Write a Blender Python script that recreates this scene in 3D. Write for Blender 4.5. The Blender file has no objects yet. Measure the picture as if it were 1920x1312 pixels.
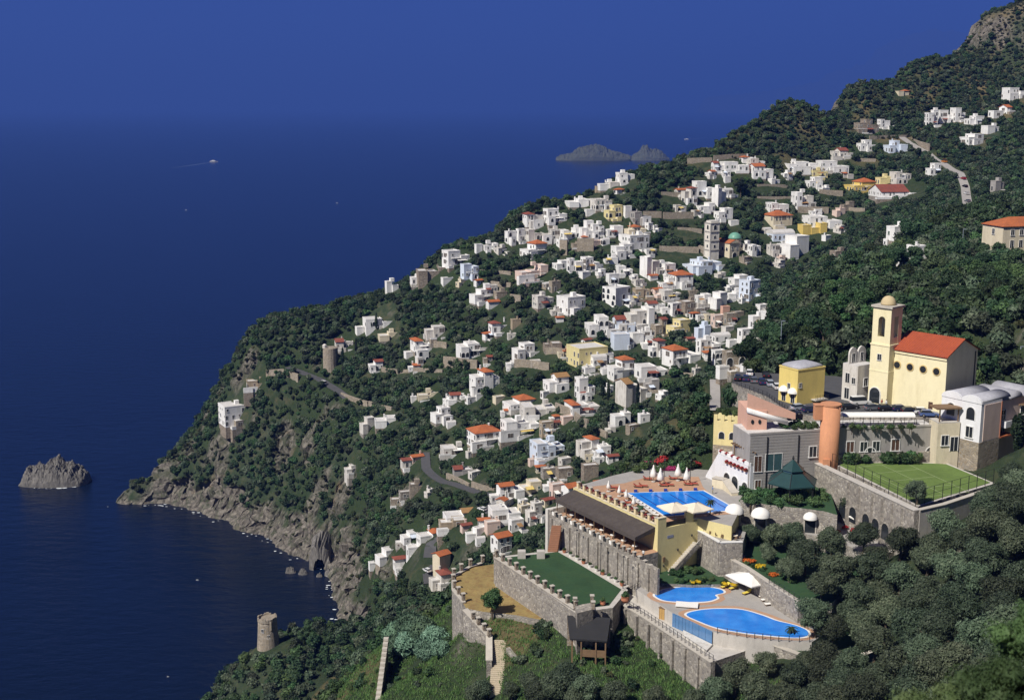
import bpy, bmesh, math, random
import numpy as np
from mathutils import Vector, Matrix

random.seed(7)
rng = np.random.default_rng(11)
SC = bpy.context.scene
COL = SC.collection

# ------------------------------------------------------------------ camera
CAM_H, PITCH, FPX = 210.0, math.radians(11.18), 2318.0
cam_data = bpy.data.cameras.new('camera')
cam = bpy.data.objects.new('camera', cam_data)
COL.objects.link(cam)
cam.location = (0, 0, CAM_H)
cam.rotation_euler = (math.pi / 2 - PITCH, 0, 0)
cam_data.sensor_width = 36.0
cam_data.lens = 36.0 * FPX / 1920.0
cam_data.clip_start = 0.5
cam_data.clip_end = 200000.0
cam_data.dof.use_dof = True
cam_data.dof.focus_distance = 420.0
cam_data.dof.aperture_fstop = 1.2
SC.camera = cam

# ------------------------------------------------------------------ sky and sun
SUN = Vector((-0.72, -0.66, 1.06)).normalized()
SUN_EL = math.asin(SUN.z)
SUN_AZ = math.atan2(SUN.x, SUN.y)
world = bpy.data.worlds.new('World')
SC.world = world
world.use_nodes = True
wn = world.node_tree
sky = wn.nodes.new('ShaderNodeTexSky')
sky.sky_type = 'NISHITA'
sky.sun_disc = False
sky.sun_elevation = SUN_EL
sky.sun_rotation = SUN_AZ
sky.air_density = 0.27
sky.dust_density = 0.0
sky.ozone_density = 10.0
sky.altitude = 2000.0
tint = wn.nodes.new('ShaderNodeMix')
tint.data_type = 'RGBA'
tint.blend_type = 'MULTIPLY'
tint.inputs[0].default_value = 1.0
tint.inputs[7].default_value = (0.55, 0.63, 1.01, 1)
wn.links.new(sky.outputs[0], tint.inputs[6])
wbg = wn.nodes['Background']
wbg.inputs[1].default_value = 0.058
wn.links.new(tint.outputs[2], wbg.inputs[0])

sun_data = bpy.data.lights.new('sun', 'SUN')
sun_data.energy = 4.8
sun_data.angle = math.radians(0.53)
sun_data.color = (1.0, 0.95, 0.86)
sun = bpy.data.objects.new('sun', sun_data)
COL.objects.link(sun)
sun.rotation_euler = SUN.to_track_quat('Z', 'Y').to_euler()
sun.location = (-200, -100, 600)

vs = SC.view_settings
vs.view_transform = 'Standard'
vs.look = 'None'
vs.exposure = 0.55
vs.gamma = 1.0
vs.use_curve_mapping = False
SC.cycles.use_denoising = True
SC.cycles.max_bounces = 6
SC.cycles.diffuse_bounces = 2
SC.cycles.glossy_bounces = 2
SC.cycles.transmission_bounces = 3
SC.cycles.volume_bounces = 0
SC.cycles.transparent_max_bounces = 8

# ------------------------------------------------------------------ survey helpers
CP, SP_ = math.cos(PITCH), math.sin(PITCH)

def ray(px, py):
    u, v = (px - 960.0) / FPX, (656.0 - py) / FPX
    return u, CP + v * SP_, -SP_ + v * CP

def at(px, py, z=None, Y=None):
    """ground survey: the place seen at a photo pixel, at a given height or distance"""
    dx, dy, dz = ray(px, py)
    t = (z - CAM_H) / dz if Y is None else Y / dy
    return Vector((dx * t, dy * t, CAM_H + dz * t))

def proj(x, y, z):
    """photo pixel of world points (arrays)"""
    zz = z - CAM_H
    d = y * CP - zz * SP_
    return 960 + FPX * x / d, 656 - FPX * (y * SP_ + zz * CP) / d, d

# ------------------------------------------------------------------ numpy noise
_perm = np.random.default_rng(5).permutation(512)
_perm = np.concatenate([_perm, _perm])
_gr = np.random.default_rng(6).normal(size=(512, 3))
_gr /= np.linalg.norm(_gr, axis=1)[:, None]

def noise3(x, y, z):
    xi, yi, zi = np.floor(x).astype(int), np.floor(y).astype(int), np.floor(z).astype(int)
    xf, yf, zf = x - xi, y - yi, z - zi
    f = lambda t: t * t * t * (t * (t * 6 - 15) + 10)
    u, v, w = f(xf), f(yf), f(zf)
    r = 0
    for a in (0, 1):
        for b in (0, 1):
            for c in (0, 1):
                h = _perm[(_perm[(_perm[(xi + a) & 511] + yi + b) & 511] + zi + c) & 511]
                g = _gr[h & 511]
                dot = g[..., 0] * (xf - a) + g[..., 1] * (yf - b) + g[..., 2] * (zf - c)
                r = r + dot * (u if a else 1 - u) * (v if b else 1 - v) * (w if c else 1 - w)
    return r * 1.6

def fbm(x, y, z=0.0, oct=4, lac=2.1, gain=0.5):
    z = np.zeros_like(x) + z
    s, a, k = 0, 1.0, 1.0
    for i in range(oct):
        s = s + a * noise3(x * k + 17.3 * i, y * k - 9.1 * i, z * k + 3.7 * i)
        a *= gain
        k *= lac
    return s

# ------------------------------------------------------------------ materials
MATS = {}

def _new(name):
    m = bpy.data.materials.new(name)
    m.use_nodes = True
    nt = m.node_tree
    return m, nt, nt.nodes['Principled BSDF']

def _noise(nt, vec, scale, detail=4.0, rough=0.6):
    n = nt.nodes.new('ShaderNodeTexNoise')
    n.inputs['Scale'].default_value = scale
    n.inputs['Detail'].default_value = detail
    n.inputs['Roughness'].default_value = rough
    nt.links.new(vec, n.inputs['Vector'])
    return n

def _ramp(nt, fac, stops):
    r = nt.nodes.new('ShaderNodeValToRGB')
    e = r.color_ramp.elements
    while len(e) < len(stops):
        e.new(0.5)
    for i, (p, c) in enumerate(stops):
        e[i].position = p
        e[i].color = (c[0], c[1], c[2], 1)
    nt.links.new(fac, r.inputs[0])
    return r

def _mix(nt, fac, a, b, mode='MIX'):
    m = nt.nodes.new('ShaderNodeMix')
    m.data_type = 'RGBA'
    m.blend_type = mode
    for s, v in ((m.inputs[0], fac), (m.inputs[6], a), (m.inputs[7], b)):
        if isinstance(v, (int, float)):
            s.default_value = v
        elif isinstance(v, (tuple, list)):
            s.default_value = (v[0], v[1], v[2], 1)
        else:
            nt.links.new(v, s)
    return m.outputs[2]

def _bump(nt, bs, h, strength, dist):
    b = nt.nodes.new('ShaderNodeBump')
    b.inputs['Strength'].default_value = strength
    b.inputs['Distance'].default_value = dist
    nt.links.new(h, b.inputs['Height'])
    nt.links.new(b.outputs[0], bs.inputs['Normal'])

def _pos(nt):
    return nt.nodes.new('ShaderNodeNewGeometry').outputs['Position']

def pm(name, col, var=0.18, scale=0.6, rough=0.8, bump=0.0, stain=None, stain_amt=0.5, spec=0.3, metallic=0.0):
    """plain procedural paint / plaster / cloth: colour with two scales of noise, optional stains"""
    if name in MATS:
        return MATS[name]
    m, nt, bs = _new(name)
    p = _pos(nt)
    n1 = _noise(nt, p, scale)
    n2 = _noise(nt, p, scale * 7.3, 3)
    lo = [c * (1 - var) for c in col]
    hi = [min(1, c * (1 + var * 0.6)) for c in col]
    c = _ramp(nt, n1.outputs['Fac'], [(0.3, lo), (0.7, hi)]).outputs[0]
    c = _mix(nt, 0.35, c, _ramp(nt, n2.outputs['Fac'], [(0.35, lo), (0.65, hi)]).outputs[0])
    if stain:
        mp = nt.nodes.new('ShaderNodeMapping')
        mp.inputs['Scale'].default_value = (1.0, 1.0, 0.22)
        nt.links.new(p, mp.inputs[0])
        ns = _noise(nt, mp.outputs[0], scale * 2.2, 5, 0.7)
        f = _ramp(nt, ns.outputs['Fac'], [(0.48, (0, 0, 0)), (0.72, (stain_amt,) * 3)]).outputs[0]
        c = _mix(nt, f, c, stain)
    nt.links.new(c, bs.inputs['Base Color'])
    bs.inputs['Roughness'].default_value = rough
    bs.inputs['Specular IOR Level'].default_value = spec
    bs.inputs['Metallic'].default_value = metallic
    if bump:
        _bump(nt, bs, n2.outputs['Fac'], 0.5, bump)
    MATS[name] = m
    return m

def stone(name, cols, scale=2.2, mortar=(0.30, 0.27, 0.23), bump=0.06, mort_w=0.05):
    """rubble masonry: voronoi stones with mortar joints"""
    m, nt, bs = _new(name)
    p = _pos(nt)
    w = _noise(nt, p, 1.3, 2)
    off = nt.nodes.new('ShaderNodeVectorMath'); off.operation = 'MULTIPLY_ADD'
    nt.links.new(w.outputs['Color'], off.inputs[0])
    off.inputs[1].default_value = (0.35, 0.35, 0.35)
    nt.links.new(p, off.inputs[2])
    v = nt.nodes.new('ShaderNodeTexVoronoi'); v.inputs['Scale'].default_value = scale
    nt.links.new(off.outputs[0], v.inputs['Vector'])
    e = nt.nodes.new('ShaderNodeTexVoronoi'); e.feature = 'DISTANCE_TO_EDGE'; e.inputs['Scale'].default_value = scale
    nt.links.new(off.outputs[0], e.inputs['Vector'])
    sep = nt.nodes.new('ShaderNodeSeparateColor'); nt.links.new(v.outputs['Color'], sep.inputs[0])
    k = len(cols)
    c = _ramp(nt, sep.outputs[0], [((i + 0.5) / k, cols[i]) for i in range(k)]).outputs[0]
    big = _noise(nt, p, 0.25, 4)
    c = _mix(nt, 0.55, c, _ramp(nt, big.outputs['Fac'], [(0.3, (0.45, 0.43, 0.40)), (0.7, (1.0, 1.0, 1.0))]).outputs[0], 'MULTIPLY')
    f = _ramp(nt, e.outputs['Distance'], [(0.0, (1, 1, 1)), (mort_w, (1, 1, 1)), (mort_w * 2.2, (0, 0, 0))]).outputs[0]
    c = _mix(nt, f, c, mortar)
    nt.links.new(c, bs.inputs['Base Color'])
    bs.inputs['Roughness'].default_value = 0.9
    bs.inputs['Specular IOR Level'].default_value = 0.2
    _bump(nt, bs, _ramp(nt, e.outputs['Distance'], [(0.0, (0, 0, 0)), (0.14, (1, 1, 1))]).outputs[0], 0.8, bump)
    MATS[name] = m
    return m

def tiles(name, col, dark, rows=0.42):
    """clay roof tiles: rows of channels along the slope, mottled"""
    m, nt, bs = _new(name)
    p = _pos(nt)
    n = _noise(nt, p, 1.7, 5, 0.7)
    n2 = _noise(nt, p, 0.35, 3)
    c = _ramp(nt, n.outputs['Fac'], [(0.28, dark), (0.55, col), (0.8, [min(1, x * 1.25) for x in col])]).outputs[0]
    c = _mix(nt, 0.4, c, _ramp(nt, n2.outputs['Fac'], [(0.35, dark), (0.6, col)]).outputs[0])
    wv = nt.nodes.new('ShaderNodeTexWave')
    wv.inputs['Scale'].default_value = 1.1
    wv.inputs['Distortion'].default_value = 0.6
    nt.links.new(p, wv.inputs[0])
    c = _mix(nt, 0.25, c, wv.outputs['Color'], 'MULTIPLY')
    nt.links.new(c, bs.inputs['Base Color'])
    bs.inputs['Roughness'].default_value = 0.85
    bs.inputs['Specular IOR Level'].default_value = 0.2
    _bump(nt, bs, wv.outputs['Fac'], 0.6, 0.06)
    MATS[name] = m
    return m

def leafmat(name, c1, c2, c3, trans=0.25):
    """leaves: colour varies by leaf clump and by tree, some light comes through"""
    m, nt, bs = _new(name)
    p = _pos(nt)
    oi = nt.nodes.new('ShaderNodeObjectInfo')
    n = _noise(nt, p, 1.1, 3)
    c = _ramp(nt, n.outputs['Fac'], [(0.3, c1), (0.55, c2), (0.75, c3)]).outputs[0]
    hs = nt.nodes.new('ShaderNodeHueSaturation')
    mr = nt.nodes.new('ShaderNodeMapRange')
    mr.inputs[3].default_value = 0.58; mr.inputs[4].default_value = 1.75
    nt.links.new(oi.outputs['Random'], mr.inputs[0])
    nt.links.new(mr.outputs[0], hs.inputs['Value'])
    mh = nt.nodes.new('ShaderNodeMapRange')
    mul = nt.nodes.new('ShaderNodeMath'); mul.operation = 'MULTIPLY'; mul.inputs[1].default_value = 7.77
    fr = nt.nodes.new('ShaderNodeMath'); fr.operation = 'FRACT'
    nt.links.new(oi.outputs['Random'], mul.inputs[0]); nt.links.new(mul.outputs[0], fr.inputs[0])
    nt.links.new(fr.outputs[0], mh.inputs[0])
    mh.inputs[3].default_value = 0.462; mh.inputs[4].default_value = 0.53
    nt.links.new(mh.outputs[0], hs.inputs['Hue'])
    nt.links.new(c, hs.inputs['Color'])
    nt.links.new(hs.outputs[0], bs.inputs['Base Color'])
    bs.inputs['Roughness'].default_value = 0.6
    bs.inputs['Specular IOR Level'].default_value = 0.25
    tr = nt.nodes.new('ShaderNodeBsdfTranslucent')
    nt.links.new(hs.outputs[0], tr.inputs['Color'])
    ms = nt.nodes.new('ShaderNodeMixShader'); ms.inputs[0].default_value = trans
    out = nt.nodes['Material Output']
    nt.links.new(bs.outputs[0], ms.inputs[1]); nt.links.new(tr.outputs[0], ms.inputs[2])
    nt.links.new(ms.outputs[0], out.inputs['Surface'])
    MATS[name] = m
    return m

WHITE = pm('whitewash', (0.84, 0.83, 0.81), 0.10, 0.30, 0.85, 0, (0.50, 0.47, 0.42), 0.55)
WHITE2 = pm('old_whitewash', (0.66, 0.63, 0.58), 0.16, 0.35, 0.88, 0, (0.33, 0.29, 0.24), 0.75)
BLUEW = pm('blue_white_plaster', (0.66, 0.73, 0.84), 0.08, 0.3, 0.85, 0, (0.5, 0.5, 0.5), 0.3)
CREAM = pm('cream_plaster', (0.70, 0.62, 0.46), 0.12, 0.3, 0.85, 0, (0.42, 0.36, 0.26), 0.5)
YELLOW = pm('yellow_plaster', (0.72, 0.54, 0.16), 0.10, 0.3, 0.85, 0, (0.45, 0.33, 0.14), 0.45)
PALEY = pm('pale_yellow_plaster', (0.74, 0.64, 0.32), 0.09, 0.25, 0.85, 0, (0.50, 0.42, 0.22), 0.4)
PINK = pm('pink_plaster', (0.70, 0.42, 0.32), 0.10, 0.3, 0.85, 0, (0.45, 0.27, 0.2), 0.4)
PALEPINK = pm('pale_pink_plaster', (0.72, 0.56, 0.48), 0.10, 0.3, 0.85, 0, (0.45, 0.33, 0.28), 0.4)
TAN = pm('tan_plaster', (0.42, 0.34, 0.24), 0.25, 0.5, 0.9, 0, (0.2, 0.16, 0.12), 0.6)
GREYP = pm('grey_render', (0.36, 0.34, 0.32), 0.12, 0.4, 0.9, 0, (0.22, 0.2, 0.19), 0.5)
BROWNST = stone('brown_masonry', [(0.26, 0.20, 0.15), (0.36, 0.29, 0.22), (0.20, 0.16, 0.13), (0.42, 0.35, 0.27)], 1.6)
GREYST = stone('grey_masonry', [(0.30, 0.28, 0.26), (0.44, 0.41, 0.37), (0.22, 0.20, 0.19), (0.52, 0.48, 0.42)], 1.9)
TANST = stone('tan_masonry', [(0.34, 0.28, 0.20), (0.42, 0.35, 0.26), (0.26, 0.22, 0.17), (0.48, 0.41, 0.32)], 1.5)
ORANGE = tiles('clay_tiles', (0.52, 0.16, 0.06), (0.30, 0.10, 0.05))
REDT = tiles('red_tiles', (0.30, 0.09, 0.06), (0.17, 0.06, 0.05))
OCHRET = tiles('ochre_tiles', (0.42, 0.24, 0.10), (0.24, 0.14, 0.08))
GREYROOF = pm('lime_roof', (0.62, 0.60, 0.58), 0.15, 0.4, 0.9, 0, (0.35, 0.33, 0.32), 0.5)
GREYVAULT = pm('weathered_vault', (0.40, 0.40, 0.44), 0.2, 0.5, 0.9, 0, (0.25, 0.25, 0.28), 0.6)
GREENDOME = pm('majolica_green', (0.16, 0.36, 0.27), 0.2, 1.0, 0.4)
GLASS = pm('dark_glass', (0.025, 0.030, 0.035), 0.3, 0.4, 0.15, 0, None, 0, 0.5)
SHUTTER = pm('brown_shutter', (0.10, 0.055, 0.035), 0.3, 0.5, 0.7)
GSHUT = pm('green_shutter', (0.04, 0.09, 0.06), 0.3, 0.5, 0.7)
FRAMEW = pm('white_frame', (0.72, 0.71, 0.69), 0.06, 0.5, 0.6)
DARKM = pm('dark_iron', (0.03, 0.032, 0.035), 0.3, 0.8, 0.5, 0, None, 0, 0.4, 0.3)
GREYM = pm('grey_metal', (0.35, 0.40, 0.46), 0.12, 0.8, 0.45, 0, None, 0, 0.5, 0.4)
BARK = pm('bark', (0.11, 0.085, 0.06), 0.3, 1.5, 0.95, 0.02)
WOOD = pm('weathered_wood', (0.22, 0.14, 0.08), 0.25, 1.4, 0.8)
CONC = pm('pale_concrete', (0.52, 0.49, 0.45), 0.14, 0.5, 0.9, 0, (0.32, 0.29, 0.26), 0.5)
ASPH = pm('asphalt', (0.085, 0.085, 0.09), 0.2, 0.5, 0.9)
CANVASW = pm('white_canvas', (0.82, 0.80, 0.76), 0.05, 0.8, 0.8)

# ------------------------------------------------------------------ mesh helpers
class MB:
    """collects boxes, prisms, tubes ... into one mesh"""
    def __init__(s):
        s.v, s.f, s.m = [], [], []

    def add(s, vs_, fs, mi=0):
        o = len(s.v)
        s.v += [tuple(v) for v in vs_]
        s.f += [tuple(i + o for i in f) for f in fs]
        s.m += [mi] * len(fs)
        return s

    def box(s, x0, x1, y0, y1, z0, z1, mi=0, M=None, top=None):
        vs_ = [(x0, y0, z0), (x1, y0, z0), (x1, y1, z0), (x0, y1, z0), (x0, y0, z1), (x1, y0, z1), (x1, y1, z1), (x0, y1, z1)]
        if M is not None:
            vs_ = [M @ Vector(v) for v in vs_]
        s.add(vs_, [(0, 3, 2, 1), (0, 1, 5, 4), (1, 2, 6, 5), (2, 3, 7, 6), (3, 0, 4, 7)], mi)
        o = len(s.v) - 8
        s.f.append((o + 4, o + 5, o + 6, o + 7)); s.m.append(mi if top is None else top)
        return s

    def prism(s, poly, z0, z1, mi=0, top=None, z1s=None):
        """extrude a ccw xy polygon"""
        n = len(poly)
        a = sum(poly[i][0] * poly[(i + 1) % n][1] - poly[(i + 1) % n][0] * poly[i][1] for i in range(n))
        if a < 0:
            poly = list(poly)[::-1]
            if z1s: z1s = list(z1s)[::-1]
        vs_ = [(p[0], p[1], z0) for p in poly] + [(p[0], p[1], z1s[i] if z1s else z1) for i, p in enumerate(poly)]
        s.add(vs_, [(i, (i + 1) % n, n + (i + 1) % n, n + i) for i in range(n)] + [tuple(range(n))[::-1]], mi)
        o = len(s.v) - 2 * n
        s.f.append(tuple(o + n + i for i in range(n))); s.m.append(mi if top is None else top)
        return s

    def loft(s, rings, mi=0, caps=True, closed=True):
        n = len(rings[0]); o = len(s.v)
        for r in rings: s.v += [tuple(v) for v in r]
        for k in range(len(rings) - 1):
            for i in range(n if closed else n - 1):
                j = (i + 1) % n
                s.f.append((o + k * n + i, o + k * n + j, o + (k + 1) * n + j, o + (k + 1) * n + i)); s.m.append(mi)
        if caps and closed:
            s.f.append(tuple(o + i for i in range(n))[::-1]); s.m.append(mi)
            s.f.append(tuple(o + (len(rings) - 1) * n + i for i in range(n))); s.m.append(mi)
        return s

    def lathe(s, c, prof, n=16, mi=0, a0=0.0, caps=True):
        return s.loft([[(c[0] + r * math.cos(a0 + 2 * math.pi * i / n), c[1] + r * math.sin(a0 + 2 * math.pi * i / n), c[2] + z) for i in range(n)] for r, z in prof], mi, caps)

    def tube(s, pts, r, n=6, mi=0):
        pts = [Vector(p) for p in pts]
        rr = r if isinstance(r, (list, tuple)) else [r] * len(pts)
        rings = []
        for i, p in enumerate(pts):
            d = (pts[min(i + 1, len(pts) - 1)] - pts[max(i - 1, 0)]).normalized()
            a = d.cross(Vector((0, 0, 1)) if abs(d.z) < 0.9 else Vector((1, 0, 0))).normalized()
            b = d.cross(a)
            rings.append([p + (a * math.cos(2 * math.pi * k / n) + b * math.sin(2 * math.pi * k / n)) * rr[i] for k in range(n)])
        return s.loft(rings, mi)

    def build(s, name, mats, parent=None, smooth=False):
        me = bpy.data.meshes.new(name)
        me.from_pydata(s.v, [], s.f)
        if not isinstance(mats, (list, tuple)): mats = [mats]
        for m in mats: me.materials.append(m)
        if len(mats) > 1: me.polygons.foreach_set('material_index', s.m)
        if smooth: me.polygons.foreach_set('use_smooth', [True] * len(me.polygons))
        me.update()
        return link(name, me, parent)

def link(name, data, parent=None, loc=None, rz=0.0, scale=None):
    o = bpy.data.objects.new(name, data)
    COL.objects.link(o)
    if parent is not None: o.parent = parent
    if loc is not None: o.location = loc
    if rz: o.rotation_euler = (0, 0, rz)
    if scale is not None: o.scale = scale if isinstance(scale, (tuple, list)) else (scale,) * 3
    return o

def thing(name, label, cat, loc=(0, 0, 0), rz=0.0, group=None):
    return tag(link(name, None, None, loc, rz), label, cat, group)

def tag(o, label=None, cat=None, group=None, kind=None):
    if label: o['label'] = label
    if cat: o['category'] = cat
    if group: o['group'] = group
    if kind: o['kind'] = kind
    elif cat: o['kind'] = 'thing'
    return o

def copy_tree(o, parent=None):
    c = o.copy(); COL.objects.link(c)
    c.parent = parent
    for ch in list(o.children): copy_tree(ch, c)
    return c

def mesh_np(name, v, f, mats, fm=None, smooth=False):
    """mesh from numpy quads/tris"""
    me = bpy.data.meshes.new(name)
    k = f.shape[1]
    me.vertices.add(len(v)); me.vertices.foreach_set('co', v.astype(np.float32).ravel())
    me.loops.add(f.size); me.loops.foreach_set('vertex_index', f.astype(np.int32).ravel())
    me.polygons.add(len(f))
    me.polygons.foreach_set('loop_start', np.arange(0, f.size, k, dtype=np.int32))
    me.polygons.foreach_set('loop_total', np.full(len(f), k, dtype=np.int32))
    for m in mats: me.materials.append(m)
    if fm is not None: me.polygons.foreach_set('material_index', fm.astype(np.int32))
    me.polygons.foreach_set('use_smooth', np.full(len(f), smooth))
    me.update(calc_edges=True)
    return me
# ------------------------------------------------------------------ terrain survey
# (photo pixel x, y, distance in metres) along the visible slopes
CTRL = """
245 905 648;300 870 656;300 922 640;330 840 664;385 770 670;430 690 674;490 610 680;560 585 686;640 568 694;720 550 694;790 515 694
840 475 696;900 455 700;985 395 712;1080 375 728;1170 338 748;1280 302 778;1370 257 812;1450 215 852;1590 166 902;1700 132 950
1790 108 960;1828 85 962;1848 30 968;1885 18 968;1925 4 966;1990 -30 966
400 900 630;450 960 602;500 985 590;450 780 642;520 700 642;520 850 612;560 950 582;600 800 600;600 900 570;618 1000 552;645 650 650
645 1000 540;650 1060 524;655 1130 492;700 750 595;700 850 550;700 950 520;700 1050 478;690 1120 458;800 650 620;800 750 570;800 850 525;800 950 480
800 1050 430;780 1100 415;900 550 640;900 650 600;900 750 550;900 850 505;900 950 455;880 1000 430;1000 450 682;1000 550 625;1000 650 580;1000 750 535
1000 850 490;1000 920 455;1000 980 425;1100 450 672;1100 550 620;1100 650 570;1100 750 525;1100 850 470;1200 400 692;1200 500 640;1200 600 590
1200 700 540;1200 780 500;1300 350 728;1300 450 675;1300 550 620;1300 650 560;1400 320 752;1400 420 692;1400 500 640;1400 580 590
1500 270 800;1500 350 742;1500 430 690;1500 500 650;1600 230 852;1600 320 770;1600 400 705;1600 470 640;1700 200 882;1700 280 800
1700 350 730;1700 420 660;1800 170 902;1800 260 800;1800 330 720;1900 100 932;1900 200 852;1900 300 745
1850 400 560;1800 440 540;1850 480 400;1920 440 420;1700 470 520;1600 520 480;1800 520 360;1900 540 320;1750 590 315;1850 600 300;1700 540 350;1600 570 350;1500 620 340
1650 500 430;1500 565 430;1400 655 380;1300 742 325;1220 822 295;1180 868 285;1560 620 310;1450 690 305
600 1255 385;500 1222 402;470 1228 402;440 1262 398;415 1300 396;402 1312 396;650 1195 400;700 1182 400;760 1135 400;560 1290 370
"""
# world points: x, y, z
WPTS = """
-106 395 8;-104 380 5;-98 340 4;-125 400 -9;-125 370 -10;-120 330 -10;-112 290 -8;-100 250 -4;-92 200 -2;-130 440 -14;-100 430 -8;-78 425 14;-70 440 0;-60 455 6;-85 455 -9
-55 330 30;-48 300 52;-36 262 84;-52 255 66;-70 245 38;-85 220 14;-40 220 78;-22 230 97;-26 223 96;-10 235 104;-55 180 50;-80 150 5;-30 180 84
0 232 111;-6 240 112;5 225 113;-9 222 106.5;-2 218 110.8;4 219 112;5 214 112.6;11 211 114.5;8 215 114.8;12 214 115;3 221 114.6;8 219 115;-4 222 113.8;-7 225 114;-3 208 104.4;3 206 107.5;10 200 110;-5 198 101;-16 222 102;18 207 113.4;22 197 111.8;27 188 110.6;12 207 113.6;14 198 112.4;30 180 112;14 180 108;0 180 100;35 170 113;45 175 117;55 170 124;42 160 119
48 190 119;60 190 125;70 190 131;80 195 136;66 150 140;55 150 135;80 160 143;100 180 148;40 140 126;20 150 108;0 140 96;-20 140 82
45 110 147;60 110 151;30 110 138;80 120 156;15 100 128;0 100 110;30 60 170;15 30 189;40 60 174;10 10 202;8 17 199.4;12 19 199;0 0 203;-20 20 180;-30 60 140;60 40 190;-60 80 60;-10 60 150;120 120 172;140 200 165;120 240 160;110 262 150
95 290 149;80 290 147;60 290 142;45 280 135;30 265 128;18 262 119;8 262 113;-5 265 104;-20 270 92;-15 300 72;5 300 84;20 300 94;35 310 108
30 245 128;40 235 128;15 235 119;60 250 134;75 250 135;90 240 136;100 250 142
-10 340 58;10 350 66;30 350 80;45 400 92;75 430 100;20 400 66;-20 380 46;60 360 104;95 480 112;120 480 120
-60 470 10;-45 440 22;-30 420 34
-230 640 -16;-260 600 -20;-215 690 -18;-180 590 -14;-160 560 -14;-120 520 -14;-105 480 -14;-200 620 -9;-146 556 -8;-112 521 -8;-190 720 -12;-150 740 -8;-100 760 5;-40 780 20;30 810 40;110 850 70;180 900 100;240 960 130;320 1020 160;420 1080 200;-300 500 -20;-300 750 -20;-200 820 -20;-80 860 -20;40 920 -20;140 1000 -10;260 1080 40;-250 400 -20;-200 300 -20;-180 200 -18;-150 100 -16
470 1050 235;500 950 270;480 850 240;430 760 205;400 650 190;330 520 180;260 420 172;200 320 170;180 220 176;200 120 190;120 40 200;400 300 230;500 500 260;560 700 280;600 960 330;600 200 280
"""
_pts = []
for l in CTRL.replace('\n', ';').split(';'):
    if l.strip():
        a, b, c = map(float, l.split())
        p = at(a, b, Y=c); _pts.append(tuple(p))
# shoreline seen at sea level
for a, b in ((245, 930), (300, 946), (380, 966), (430, 985), (470, 1003), (520, 1030), (560, 1048), (600, 1062), (622, 1100), (628, 1155)):
    p = at(a, b, z=-0.5); _pts.append((p.x, p.y, -0.5))
for l in WPTS.replace('\n', ';').split(';'):
    if l.strip(): _pts.append(tuple(map(float, l.split())))
_pts = np.array(_pts)
_S = 100.0

def _k(r2):
    return 0.5 * r2 * np.log(r2 + 1e-9)

_q = _pts[:, :2] / _S
_n = len(_q)
_A = np.zeros((_n + 3, _n + 3))
_A[:_n, :_n] = _k(((_q[:, None] - _q[None]) ** 2).sum(-1)) + np.eye(_n) * 0.0012
_A[:_n, _n:] = np.c_[np.ones(_n), _q]
_A[_n:, :_n] = _A[:_n, _n:].T
_w = np.linalg.solve(_A, np.r_[_pts[:, 2], 0, 0, 0])

def base_h(x, y):
    x = np.asarray(x, float) / _S; y = np.asarray(y, float) / _S
    o = _w[_n] + _w[_n + 1] * x + _w[_n + 2] * y
    for i in range(_n):
        o = o + _w[i] * _k((x - _q[i, 0]) ** 2 + (y - _q[i, 1]) ** 2)
    return o

def axis(segs):
    o = []
    for a, b, s in segs: o += list(np.arange(a, b, s))
    return np.array(o + [segs[-1][1]])

GX = axis([(-360, -215, 6), (-215, -50, 1.25), (-50, 130, 2.0), (130, 330, 3.0), (330, 620, 5.0)])
GY = axis([(-20, 100, 5), (100, 290, 2.0), (290, 440, 3.0), (440, 680, 1.5), (680, 860, 3.0), (860, 1120, 5.0)])
XX, YY = np.meshgrid(GX, GY)
HH = base_h(XX, YY)
_gy, _gx = np.gradient(HH, GY, GX)
SLOPE = np.sqrt(_gx ** 2 + _gy ** 2)
_far = np.clip((YY - 260) / 120, 0, 1)
HH += fbm(XX / 55, YY / 55, 1.0, 5) * (1.0 + 2.6 * _far - 1.9 * np.clip((YY - 700) / 120, 0, 1)) * np.clip(HH / 14 + 0.25, 0.15, 1)
# terraced hillside: soften the slope into steps where gardens are
_ter = np.clip(fbm(XX / 120, YY / 120, 7.0, 3) * 2 + 0.6, 0, 1) * _far * np.clip((HH - 30) / 30, 0, 1) * np.clip(1.2 - SLOPE, 0, 1)
_st = 4.2
_fr = HH / _st - np.floor(HH / _st)
HH = HH + _ter * _st * (np.clip((_fr - 0.55) / 0.45, 0, 1) ** 1.0 - _fr) * 0.75

# level platforms cut into the slope: polygon (x, y), height
PLATS = []

def inside(poly, x, y):
    r = np.zeros(x.shape, bool)
    n = len(poly)
    for i in range(n):
        x0, y0 = poly[i][:2]; x1, y1 = poly[(i + 1) % n][:2]
        c = ((y0 > y) != (y1 > y)) & (x < (x1 - x0) * (y - y0) / ((y1 - y0) if y1 != y0 else 1e-9) + x0)
        r ^= c
    return r

def grow(poly, d):
    c = Vector((sum(p[0] for p in poly) / len(poly), sum(p[1] for p in poly) / len(poly)))
    o = []
    for p in poly:
        v = Vector((p[0], p[1])) - c
        o.append(tuple(c + v * (1 + d / max(v.length, 0.1))))
    return o

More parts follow.
